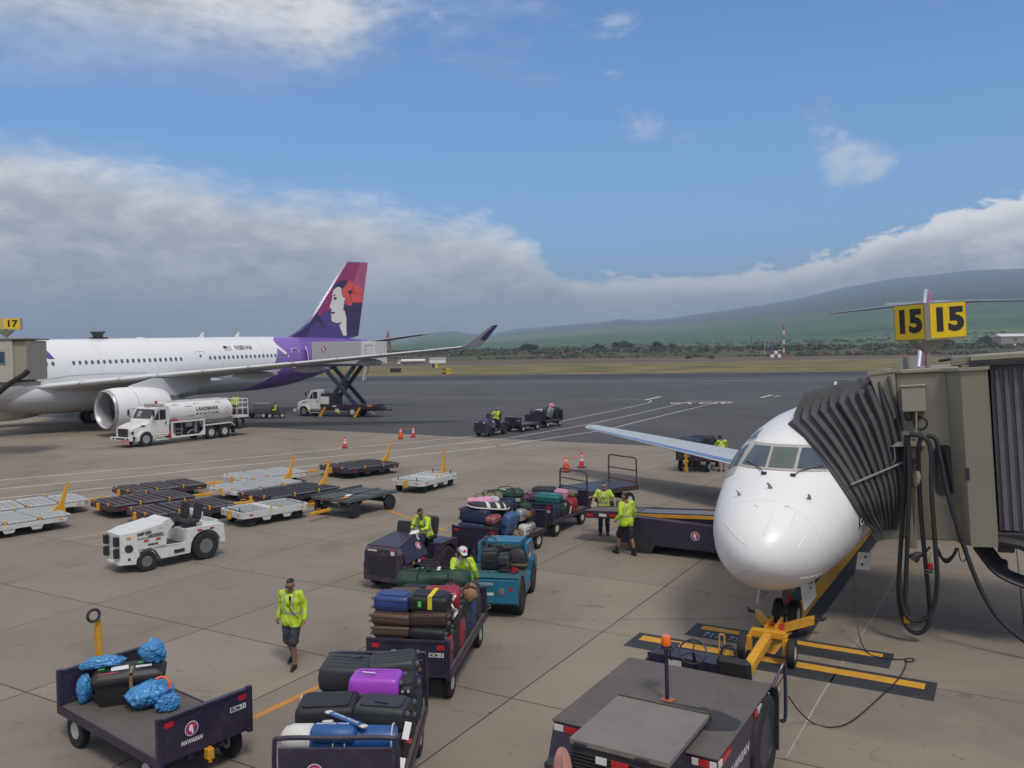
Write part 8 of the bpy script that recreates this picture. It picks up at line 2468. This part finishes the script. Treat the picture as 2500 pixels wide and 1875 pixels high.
duffel(cA, 'pink bag wrapped in clear plastic behind the striped one', (-.70, .35, Zd + 1.04), .80, .17, 'case_pink', rz=-.9, seed=12, straps=False)
duffel(cA, 'clear plastic wrapped bundle on the pile', (-.38, .22, Zd + 1.05), .70, .15, 'clear_wrap', rz=-.8, seed=14, straps=False)
duffel(cA, 'khaki canvas duffel at the back of the mixed pile', (-.05, .42, Zd + 1.06), .95, .17, 'bag_khaki', rz=-.7, seed=16)
duffel(cA, 'long green duffel with white tag on the far end of the pile', (.62, .18, Zd + 1.04), 1.25, .21, 'bag_green', rz=-.75, seed=18, tags=((-.1, 'paper_white'),))
duffel(cA, 'round dark green bag at the right of the pile', (.85, -.35, Zd + .66), .50, .20, 'bag_green', rz=.6, seed=20)
duffel(cA, 'tan leather bag half buried on the right of the pile', (.72, -.50, Zd + .50), .36, .15, 'case_tan', rz=.4, seed=22)
# cart B
for i, (x, y, m, lb) in enumerate(((-1.05, .36, 'case_black', 'black case at the near left of the second cart'), (-1.05, -.36, 'case_navy', 'navy case at the near right of the second cart'), (-.35, .36, 'case_charcoal', 'charcoal case inside the second cart'), (-.35, -.36, 'case_black', 'black case inside the second cart, right'), (.35, .36, 'case_navy', 'navy case inside the second cart'), (.35, -.36, 'case_red', 'red case low in the second cart'), (1.0, 0, 'case_black', 'black case at the far end of the second cart'))):
 suitcase(cB, lb, (x, y, Zd), (.62, .68, .46), m, wheels=0)
suitcase(cB, 'teal suitcase on top of the second cart', (-.72, -.22, Zd + .47), (.86, .58, .28), 'case_teal', rz=PI / 2 + .1, wheels=0, tags=((-.2, .1, 'paper_white'),))
suitcase(cB, 'pink patterned suitcase standing beside the teal one', (-.15, -.42, Zd + .47), (.30, .46, .36), 'case_pink', wheels=0)
duffel(cB, 'plum duffel bag behind the teal suitcase', (-.80, .42, Zd + .47), .80, .20, 'bag_plum', rz=-.5, seed=24)
suitcase(cB, 'black suitcase perched highest on the second cart', (.15, .35, Zd + .47), (.78, .52, .36), 'case_charcoal', rz=PI / 2 - .1, wheels=0)
suitcase(cB, 'olive suitcase at the far end of the second cart', (.72, -.20, Zd + .47), (.80, .56, .18), 'bag_khaki', rz=PI / 2, wheels=0)
suitcase(cB, 'green small case low on the side of the second cart', (-.55, -.66, Zd), (.36, .20, .34), 'bag_green', wheels=0)
suitcase(cB, 'red cabin case low on the side of the second cart', (.30, -.66, Zd), (.50, .20, .40), 'case_red', wheels=0)
for i, (x, y, z, lb) in enumerate(((-.42, -.72, 1.0, 'white tag hanging by the pink suitcase'), (-.1, -.78, .85, 'white tag strip hanging on the side of the second cart'))):
 tg = thing('paper_tag', lb, 'tag', CM(cB, (x, y, z)), cyaw(cB), 'tags')
 MB(TR(rx=.2)).box(-.05, .05, -.008, .008, -.32, 0, .002).build('strip', 'paper_white', tg)
# far carts
suitcase(f2, 'black case on the last cart of the distant train', (-.8, .2, Zd), (.8, .9, .70), 'case_black', wheels=0)
suitcase(f2, 'dark case in the middle of the last distant cart', (.1, .1, Zd), (.8, 1.0, .85), 'case_charcoal', wheels=0)
suitcase(f2, 'grey case leaning on the last distant cart', (-.35, -.35, Zd + .25), (.7, .25, .8), 'case_silver', tilt=(.3, .2), wheels=0)
suitcase(f2, 'dark case at the far end of the last distant cart', (.95, 0, Zd), (.7, 1.1, .95), 'case_black', wheels=0)
duffel(f2, 'pink bag on top of the last distant cart', (.85, 0, Zd + .96), .7, .26, 'case_pink', rz=.4, seed=50)
duffel(f2, 'white bag near the front rail of the last distant cart', (-1.1, .1, Zd + .72), .7, .16, 'case_white', rz=1.4, seed=51)
suitcase(f3, 'navy case on the cart under the wing', (-.5, .2, .69), (1.0, .9, .9), 'case_navy', wheels=0)
suitcase(f3, 'black case at the far end of the cart under the wing', (.6, .0, .69), (1.0, 1.2, .95), 'case_black', wheels=0)
duffel(f3, 'striped dark bag sticking out at the side of the cart under the wing', (-1.0, .55, 1.42), .8, .16, 'case_charcoal', rz=1.5, seed=52)
# bags on the blue tug
for x, y, z, d, m, lb, rz_ in ((-.62, .12, .985, (.50, .42, .44), 'case_black', 'black upright case on the blue tug beside the man with the cap', .1), (-.68, -.26, .985, (.40, .30, .36), 'case_charcoal', 'small black case in the middle of the blue tug deck', -.1), (-.95, -.30, .985, (.10, .34, .10), 'case_charcoal', 'dark pouch lying on the blue tug deck', .2)):
 suitcase(bt, lb, (x, y, z), d, m, rz=rz_, wheels=0)
bp = thing('backpack', 'black backpack with pale band on the right of the blue tug deck', 'backpack', CM(bt, (-.58, -.56, .985)), cyaw(bt), 'bags on the carts')
MB().loft([[(x, y, z) for x, y in rframe(l, w_, 0, .10)] for z, l, w_ in ((0, .28, .40), (.04, .32, .46), (.25, .32, .46), (.40, .26, .40), (.50, .14, .26))]).build('body', 'case_black', bp, 50)
MB().loft([[(x, y, z) for x, y in rframe(.335, .475, 0, .10)] for z in (.10, .16)], False).build('band', 'bag_khaki', bp, 50)
rp = thing('red_rope', 'heap of red cord on the blue tug deck below the backpack', 'rope', CM(bt, (-.98, -.52, .985)), 0)
rdm = random.Random(2)
MB().tube(spl([(rdm.uniform(-.12, .12), rdm.uniform(-.20, .20), .02 + .05 * rdm.random()) for _ in range(26)], 4), .014, 5).build('cord', 'case_red', rp)
ch = thing('chain', 'short pale chain on the blue tug deck', 'chain', CM(bt, (-1.0, .20, .992)), cyaw(bt))
for i in range(6):
 MB(TR((.02 * math.sin(i), -.05 * i, .012), rz=.3 * i, rx=(PI / 3) * (i % 2))).tube([(.028 * math.cos(a), .018 * math.sin(a), 0) for a in [2 * PI * k / 10 for k in range(10)]], .007, 5, True).build('chain_piece', 'dull_metal', ch)
bc2 = crumple('scrap of blue plastic on the blue tug deck behind the man', CM(bt, (-.85, .55, .985)), .18, .10, .06, 33, .5)
# people
mat('skin', (0.25, 0.135, 0.085), 0.5, var=0.08, scale=10)
mat('skin_light', (0.32, 0.185, 0.125), 0.5, var=0.08, scale=10)
mat('hi_vis', (0.46, 0.63, 0.03), 0.6, var=0.10, scale=6, bump=0.35, bscale=11)
mat('hi_vis_pale', (0.48, 0.62, 0.06), 0.65, var=0.08, scale=6, bump=0.35, bscale=11)
mat('reflective', (0.36, 0.37, 0.30), 0.4, var=0.1)
mat('shorts_navy', (0.016, 0.021, 0.030), 0.8, var=0.2, scale=8, bump=0.3, bscale=12)
mat('shorts_grey', (0.034, 0.044, 0.058), 0.8, var=0.2, scale=8, bump=0.3, bscale=12)
mat('jeans', (0.022, 0.034, 0.058), 0.8, var=0.25, scale=8, bump=0.3, bscale=12)
mat('shoe', (0.014, 0.014, 0.015), 0.6)
mat('sock', (0.55, 0.54, 0.50), 0.8)
mat('hair', (0.010, 0.009, 0.009), 0.6, bump=0.3, bscale=120)
mat('undershirt', (0.66, 0.65, 0.62), 0.8)
PM = {'skin': 0, 'shirt': 1, 'shorts': 2, 'shoe': 3, 'hair': 4, 'refl': 5, 'sock': 6, 'under': 7}
BASE = dict(pelvis=(0, 0, .96), chest=(0, 0, 1.30), neck=(.0, 0, 1.475), head=(.025, 0, 1.615), look=(1, 0, -.05),
   shL=(0, .185, 1.43), elL=(-.03, .26, 1.15), wrL=(.05, .27, .92), hdL=(.08, .27, .84),
   shR=(0, -.185, 1.43), elR=(-.03, -.26, 1.15), wrR=(.05, -.27, .92), hdR=(.08, -.27, .84),
   hipL=(0, .095, .92), knL=(.03, .11, .50), anL=(0, .12, .09), toL=(.17, .14, .045),
   hipR=(0, -.095, .92), knR=(.03, -.11, .50), anR=(0, -.12, .09), toR=(.17, -.14, .045))
def capsule(mb, p0, r0, p1, r1, n=10):
 p0, p1 = Vector(p0), Vector(p1)
 d = p1 - p0
 if d.length < 1e-4:
  d = Vector((0, 0, 1e-3))
  p1 = p0 + d
 L = d.length
 d.normalize()
 a = d.orthogonal().normalized()
 b_ = d.cross(a)
 prof = []
 for i in range(5):
  t_ = PI / 2 * i / 4
  prof.append((-r0 * math.cos(t_), max(.0008, r0 * math.sin(t_))))
 for i in range(5):
  t_ = PI / 2 * i / 4
  prof.append((L + r1 * math.sin(t_), max(.0008, r1 * math.cos(t_))))
 mb.loft([[p0 + d * h + (a * math.cos(2 * PI * j / n) + b_ * math.sin(2 * PI * j / n)) * r for j in range(n)] for h, r in prof])
def person(label, loc, rz, pose=None, scale=1.0, shirt='hi_vis', shorts='shorts_navy', skin='skin', long_sleeve=True, trousers=False, voxel=.0115, socks=False, hair=True, stripes=True, under=False):
 J = dict(BASE)
 J.update(pose or {})
 J = {k: Vector(v) for k, v in J.items()}
 pr = []
 def cap(a, ra, b_, rb, tg):
  pr.append((Vector(a), ra, Vector(b_), rb, tg))
 pe, ch, ne, he = J['pelvis'], J['chest'], J['neck'], J['head']
 up = (ch - pe).normalized()
 side = (J['shL'] - J['shR']).normalized()
 front = side.cross(up).normalized()
 hs = (J['hipL'] - J['hipR']).normalized()
 for s in (-1, 1):
  cap(pe + hs * s * .064 - up * .05, .128, pe.lerp(ch, .45) + side * s * .070, .122, 'shirt')
  cap(pe.lerp(ch, .4) + side * s * .070, .122, ch + side * s * .088, .116, 'shirt')
  cap(pe + hs * s * .074 - up * .07, .140, pe + hs * s * .070 + up * .05, .132, 'shirt')
  cap(ch + side * s * .075, .105, ch.lerp(J['shL' if s > 0 else 'shR'], .75) + up * .03, .078, 'shirt')
 cap(ch + front * .02, .12, ch + up * .06, .10, 'shirt')
 cap(ne - up * .06, .068, ne + (he - ne) * .45, .054, 'under' if under else 'skin')
 cap(ne, .054, ne + (he - ne) * .6, .052, 'skin')
 lk = J['look'].normalized()
 hu = (he - ne).normalized()
 hu = (hu - lk * hu.dot(lk)).normalized()
 sd = hu.cross(lk)
 cap(he + hu * .035 - lk * .012, .088, he + hu * .03 + lk * .018, .082, 'skin')
 cap(he - hu * .045 + lk * .022, .062, he - hu * .075 + lk * .040, .046, 'skin')
 cap(he + lk * .092 + hu * .005, .010, he + lk * .104 - hu * .022, .015, 'skin')
 for s in (-1, 1):
  cap(he + sd * s * .083 - hu * .005, .018, he + sd * s * .085 + hu * .02, .018, 'skin')
  cap(he + lk * .083 + sd * s * .030 + hu * .026, .012, he + lk * .080 + sd * s * .042 + hu * .026, .010, 'skin')
 if hair:
  cap(he + hu * .060 - lk * .030, .082, he + hu * .072 + lk * .012, .064, 'hair')
  cap(he + hu * .01 - lk * .042, .070, he + hu * .05 - lk * .035, .077, 'hair')
 for s, k in ((1, 'L'), (-1, 'R')):
  sh, el, wr, hd = J['sh' + k], J['el' + k], J['wr' + k], J['hd' + k]
  cap(sh, .076, sh.lerp(el, .5), .066, 'shirt')
  cap(sh.lerp(el, .4), .066, el, .056, 'shirt' if long_sleeve else 'skin') if long_sleeve else (cap(sh.lerp(el, .35), .068, sh.lerp(el, .62), .070, 'shirt'), cap(sh.lerp(el, .5), .046, el, .040, 'skin'))
  if long_sleeve:
   cap(el, .056, wr.lerp(el, .12), .046, 'shirt')
  else:
   cap(el, .041, wr, .028, 'skin')
  cap(wr.lerp(el, .1), .031, wr, .028, 'skin')
  d = (hd - wr)
  dn = d.normalized()
  # palm and fingers
  pn = dn.cross(front)
  sp_ = pn.normalized() if pn.length > .2 else side
  pal = wr + dn * .055
  for q in (-1.5, -.5, .5, 1.5):
   cap(wr + dn * .015 + sp_ * q * .008, .017, pal + sp_ * q * .016, .014, 'skin')
   k1 = pal + sp_ * q * .018 + dn * .035
   k2 = k1 + (dn * .8 + dn.cross(sp_) * (-.5 * s)).normalized() * (.030 - .004 * abs(q))
   cap(pal + sp_ * q * .017, .0105, k1, .0098, 'skin')
   cap(k1, .0098, k2, .0085, 'skin')
  tb_ = wr + dn * .02 + sp_ * .022
  cap(tb_, .014, tb_ + (dn * .6 + sp_ * .7).normalized() * .035, .011, 'skin')
  cap(tb_ + (dn * .6 + sp_ * .7).normalized() * .035, .011, tb_ + (dn * .9 + sp_ * .5).normalized() * .062, .009, 'skin')
  hp_, kn, an, to = J['hip' + k], J['kn' + k], J['an' + k], J['to' + k]
  ft_ = (to - an)
  ft_.z = 0
  ft_.normalize()
  shn = (an - kn).normalized()
  if trousers:
   cap(hp_.lerp(kn, .12), .104, kn, .082, 'shorts')
   cap(kn, .080, an - shn * .03, .066, 'shorts')
  else:
   cap(hp_.lerp(kn, .12), .106, hp_.lerp(kn, .55), .098, 'shorts')
   cap(hp_.lerp(kn, .5), .098, hp_.lerp(kn, .93), .094, 'shorts')
   cap(hp_.lerp(kn, .9), .062, kn, .056, 'skin')
   cap(kn, .054, kn.lerp(an, .30) - ft_ * .018, .056, 'skin')
   cap(kn.lerp(an, .30) - ft_ * .018, .056, an, .036, 'skin')
   if socks:
    cap(kn.lerp(an, .80), .046, an, .048, 'sock')
  cap(an - Vector((0, 0, .02)), .045, an - ft_ * .03 - Vector((0, 0, .045)), .040, 'shoe')
  cap(an - ft_ * .045 + Vector((0, 0, -.052)), .038, to, .036, 'shoe')
  cap(an - Vector((0, 0, .03)), .045, to.lerp(an, .35), .042, 'shoe')
 cap(pe - up * .06, .105, pe - up * .10, .10, 'shorts')
 mb = MB()
 for a, ra, b_, rb, tg in pr:
  capsule(mb, a, ra, b_, rb)
 src = mb.mesh('body', ['skin'], 180)
 tmp = bpy.data.objects.new('tmp_body', src)
 COL.objects.link(tmp)
 md = tmp.modifiers.new('r', 'REMESH')
 md.mode = 'VOXEL'
 md.voxel_size = voxel
 md.use_smooth_shade = True
 dg = bpy.context.evaluated_depsgraph_get()
 me = bpy.data.meshes.new_from_object(tmp.evaluated_get(dg))
 bpy.data.objects.remove(tmp)
 bpy.data.meshes.remove(src)
 me.materials.clear()
 for m in (skin, shirt, shorts, 'shoe', 'hair', 'reflective', 'sock', 'undershirt'):
  me.materials.append(MAT[m])
 bm = bmesh.new()
 bm.from_mesh(me)
 for _ in range(3):
  bmesh.ops.smooth_vert(bm, verts=bm.verts, factor=.5, use_axis_x=True, use_axis_y=True, use_axis_z=True)
 # cloth folds pushed along the normals
 bm.normal_update()
 import numpy as np
 A = np.array([p[0] for p in pr]); Ra = np.array([p[1] for p in pr]); B = np.array([p[2] for p in pr]); Rb = np.array([p[3] for p in pr])
 tags = [p[4] for p in pr]
 AB = B - A
 L2 = (AB ** 2).sum(1) + 1e-9
 bm.faces.ensure_lookup_table()
 C = np.array([f.calc_center_median() for f in bm.faces])
 best = np.full(len(C), 1e9)
 idx = np.zeros(len(C), int)
 for i in range(len(pr)):
  t_ = np.clip(((C - A[i]) @ AB[i]) / L2[i], 0, 1)
  dd = np.linalg.norm(C - A[i] - t_[:, None] * AB[i], axis=1) - (Ra[i] + (Rb[i] - Ra[i]) * t_)
  m_ = dd < best
  best[m_] = dd[m_]
  idx[m_] = i
 axl = (ch - pe).length
 for f, c_, i in zip(bm.faces, C, idx):
  tg = tags[i]
  if tg in ('shirt', 'shorts'):
   dz = (Vector(c_) - pe)
   if dz.length < .36 and abs(dz.dot(side)) < .26 and min((Vector(c_) - J['wrL']).length, (Vector(c_) - J['wrR']).length) > .13:
    tg = 'shirt' if dz.dot(up) > -.135 else 'shorts'
  if stripes and tg == 'shirt':
   rel = Vector(c_) - pe
   tt = rel.dot(up) / axl
   lat = abs(rel.dot(side))
   armd = min((Vector(c_) - J['elL']).length, (Vector(c_) - J['elR']).length)
   if (.30 < tt < .43 and lat < .20 and armd > .10) or (tt > .43 and .078 < lat < .118 and tt < 1.45):
    tg = 'refl'
  f.material_index = PM[tg]
  f.smooth = True
 for v in bm.verts:
  f = v.link_faces[0] if v.link_faces else None
  if f and f.material_index in (1, 2, 5):
   p = v.co
   v.co = p + v.normal * (.006 * math.sin(26 * p.z + 9 * p.y + 4 * math.sin(17 * p.x)) + .004 * math.sin(60 * p.y + 31 * p.z))
 bm.to_mesh(me)
 bm.free()
 me.name = 'body'
 o = thing('person', label, 'person', loc, rz, 'ramp workers')
 o.scale = (scale, scale, scale)
 link('body', me, o)
 return o, J, (he, lk, hu, sd)
def sunglasses(o, H):
 he, lk, hu, sd = H
 m = MB()
 for s in (-1, 1):
  M = face_on(he + lk * .094 + sd * s * .033 + hu * .016, lk, hu)
  MBp = MB(M).loft([[(x, y, z) for x, y in rframe(.050, .034, 0, .014)] for z in (-.004, .006)])
  m.add(MBp.v, MBp.f)
  m.tube([he + lk * .088 + sd * s * .058 + hu * .02, he + sd * s * .086 + hu * .018], .005, 5)
 m.build('sunglasses', 'glass_dark', o)
def cap_hat(o, H, m='case_white'):
 he, lk, hu, sd = H
 M = Matrix(((lk.x, sd.x, hu.x, he.x), (lk.y, sd.y, hu.y, he.y), (lk.z, sd.z, hu.z, he.z), (0, 0, 0, 1)))
 c_ = MB(M)
 c_.loft([[(-.012 + r * 1.12 * math.cos(a), r * math.sin(a), z) for a in [2 * PI * j / 20 for j in range(20)]] for r, z in ((.100, .035), (.102, .07), (.095, .10), (.07, .125), (.03, .138), (.004, .140))])
 co = c_.build('cap', m, o, 50)
 MB(M).loft([[(.075, -.075, .042), (.075, .075, .042), (.075, .075, .050), (.075, -.075, .050)], [(.165, -.06, .026), (.165, .06, .026), (.165, .06, .032), (.165, -.06, .032)], [(.185, -.03, .022), (.185, .03, .022), (.185, .03, .028), (.185, -.03, .028)]]).build('brim', m, co, 50)
 MB(M @ face_on(Vector((.100, 0, .085)), (1, 0, .35))).lathe([(.028, 0), (.028, .003)], n=14).build('badge', 'red_reflector', co)
 return co
# 1. man walking towards the gate, looking down
p1, J1, H1 = person('man in yellow long sleeves and grey shorts walking alone, radio on his chest', (-4.44, 16.52, 0), rad(-104), dict(
 look=(1, .12, -.30), head=(.05, .01, 1.605), chest=(.02, 0, 1.30),
 elL=(-.05, .28, 1.17), wrL=(.06, .30, .94), hdL=(.10, .29, .86), elR=(-.07, -.26, 1.16), wrR=(.0, -.30, .93), hdR=(.02, -.29, .85),
 knL=(.14, .10, .50), anL=(.12, .11, .09), toL=(.30, .14, .045), knR=(.0, -.10, .50), anR=(-.22, -.10, .15), toR=(-.07, -.12, .05)), 1.02, shorts='shorts_grey', skin='skin')
sunglasses(p1, H1)
MB().box(.125, .16, .03, .075, 1.34, 1.43, .012).tube(spl([(.14, .05, 1.34), (.15, .05, 1.2), (.13, .12, 1.08), (.08, .19, .98)], 4), .007, 5).build('radio', 'case_black', p1)
MB(face_on((.02, .326, 1.10), (.1, 1, 0))).box(-.03, .03, -.035, .035, 0, .004).build('arm_patch', 'paper_white', p1)
# 2. driver of the purple tug
p2, J2, H2 = person('driver of the worn purple tug leaning forward with hands on the wheel', CM(pt, (-.62, .10, .20)), cyaw(pt), dict(
 pelvis=(0, 0, .96), chest=(.14, 0, 1.27), neck=(.23, 0, 1.44), head=(.32, .02, 1.56), look=(1, .25, -.55),
 shL=(.17, .185, 1.38), elL=(.34, .26, 1.16), wrL=(.53, .16, 1.14), hdL=(.60, .13, 1.12), shR=(.17, -.185, 1.38), elR=(.32, -.26, 1.14), wrR=(.52, -.14, 1.16), hdR=(.59, -.11, 1.15),
 hipL=(.02, .10, .95), knL=(.44, .14, .92), anL=(.46, .15, .44), toL=(.62, .16, .36), hipR=(.02, -.10, .95), knR=(.44, -.13, .92), anR=(.46, -.14, .44), toR=(.62, -.15, .36)), 1.0, shorts='jeans', trousers=True, skin='skin')
MB(face_on((.20, .262, 1.28), (.1, 1, .1))).box(-.03, .03, -.035, .035, 0, .004).build('arm_patch', 'paper_white', p2)
# 3. man with the cap reaching over the golf bag
p3, J3, H3 = person('man in cap and yellow shirt leaning over the green golf bag', (-1.18, 19.22, 0), rad(-92), dict(
 pelvis=(-.10, 0, .98), chest=(.10, -.02, 1.30), neck=(.17, -.02, 1.46), head=(.24, .02, 1.60), look=(1, .35, -.25),
 shL=(.12, .185, 1.40), elL=(.20, .28, 1.20), wrL=(.10, .32, 1.02), hdL=(.10, .32, .95), shR=(.12, -.195, 1.39), elR=(.30, -.22, 1.22), wrR=(.48, -.12, 1.28), hdR=(.55, -.08, 1.27),
 hipL=(-.10, .095, .93), hipR=(-.10, -.095, .93), knL=(-.02, .11, .50), knR=(-.02, -.11, .50)), 1.03, under=True, skin='skin')
cap_hat(p3, H3)
# 4. man walking away from the camera
p4, J4, H4 = person('man seen from behind walking in dark shorts and black boots', (3.42, 25.30, 0), rad(118), dict(
 look=(1, .45, -.30), head=(.03, .02, 1.60),
 elL=(-.10, .27, 1.17), wrL=(.08, .30, .98), hdL=(.14, .29, .92), elR=(.02, -.28, 1.18), wrR=(.12, -.30, .95), hdR=(.15, -.29, .87),
 knL=(.22, .10, .52), anL=(.26, .13, .10), toL=(.43, .15, .05), knR=(-.08, -.10, .50), anR=(-.20, -.13, .10), toR=(-.03, -.15, .045)), 1.10, skin='skin', socks=False)
for k_, a_ in (('L', 1), ('R', -1)):
 an, kn = J4['an' + k_], J4['kn' + k_]
 MB().lathe([(.05, -.03), (.055, .04), (.052, .11), (.045, .14)], tuple(an), n=14).build('boot_cuff', 'shoe', p4)
# 5. man resting both hands on the belt
p5, J5, H5 = person('man in yellow short sleeves standing behind the belt with both hands on it', (3.05, 28.15, 0), rad(-98), dict(
 look=(1, .35, -.05), chest=(.05, 0, 1.31), neck=(.07, 0, 1.475), head=(.10, .0, 1.615),
 shL=(.06, .19, 1.43), elL=(.10, .33, 1.20), wrL=(.24, .38, 1.02), hdL=(.31, .38, .99), shR=(.06, -.19, 1.43), elR=(.10, -.33, 1.20), wrR=(.24, -.38, 1.04), hdR=(.31, -.38, 1.01)), 1.03, shirt='hi_vis_pale', long_sleeve=False, trousers=True, shorts='shorts_navy', skin='skin_light', voxel=.014)
# 6. man at the cart under the wing
p6, J6, H6 = person('man bending at the cart beneath the jet wing, seen from behind', (10.62, 42.55, 0), rad(100), dict(
 chest=(.10, 0, 1.28), neck=(.16, 0, 1.44), head=(.22, 0, 1.58), elL=(.18, .30, 1.10), wrL=(.34, .26, 1.05), hdL=(.41, .25, 1.05), elR=(.18, -.30, 1.10), wrR=(.34, -.26, 1.05), hdR=(.41, -.25, 1.05)), 1.08, voxel=.016)
# 7. driver of the distant tug
p7_, J7, H7 = person('driver in yellow on the distant purple tug', CM(ft, (-.62, .10, .28)), cyaw(ft), dict(
 elL=(.16, .28, 1.22), wrL=(.36, .22, 1.20), hdL=(.43, .20, 1.2), elR=(.16, -.30, 1.24), wrR=(.36, -.26, 1.30), hdR=(.43, -.25, 1.30),
 hipL=(.02, .10, .95), knL=(.40, .14, .90), anL=(.44, .15, .42), toL=(.60, .16, .36), hipR=(.02, -.10, .95), knR=(.40, -.13, .90), anR=(.44, -.14, .42), toR=(.60, -.15, .36)), 1.0, trousers=True, shorts='shorts_navy', voxel=.018, hair=False)
# 8. worker seated on a small cart below the tail, 9. worker on the fuel truck basket
sp8 = G(673, 1020)
ec = thing('electric_cart', 'tiny dark electric cart under the airliner tail with a seated worker', 'cart', (sp8.x, sp8.y, 0), rad(200))
MB().box(-.9, .9, -.5, .5, .35, .55, .03).box(-.2, .3, -.4, .4, .55, .75, .03).box(-.3, -.2, -.4, .4, .6, 1.1).build('body', 'dark_metal', ec)
for x in (-.6, .6):
 for s in (-1, 1):
  wheel(ec, (x, s * .45, .25), .25, .15, 'rim_white')
MB().cyl((.6, 0, .5), (.45, 0, 1.2), .03).build('tiller', 'dark_metal', ec)
person('worker in yellow vest seated on the tiny cart below the tail', CM(ec, (0, 0, -.18)), cyaw(ec), dict(
 hipL=(.02, .10, .95), knL=(.40, .14, .92), anL=(.42, .15, .48), toL=(.58, .16, .40), hipR=(.02, -.10, .95), knR=(.40, -.13, .92), anR=(.42, -.14, .48), toR=(.58, -.15, .40)), 1.0, trousers=True, voxel=.02)
person('worker in yellow vest standing in the fuel truck basket', CM(fk, (-8.5, .4, 1.56)), cyaw(fk) + 1.0, None, .95, trousers=True, voxel=.02)
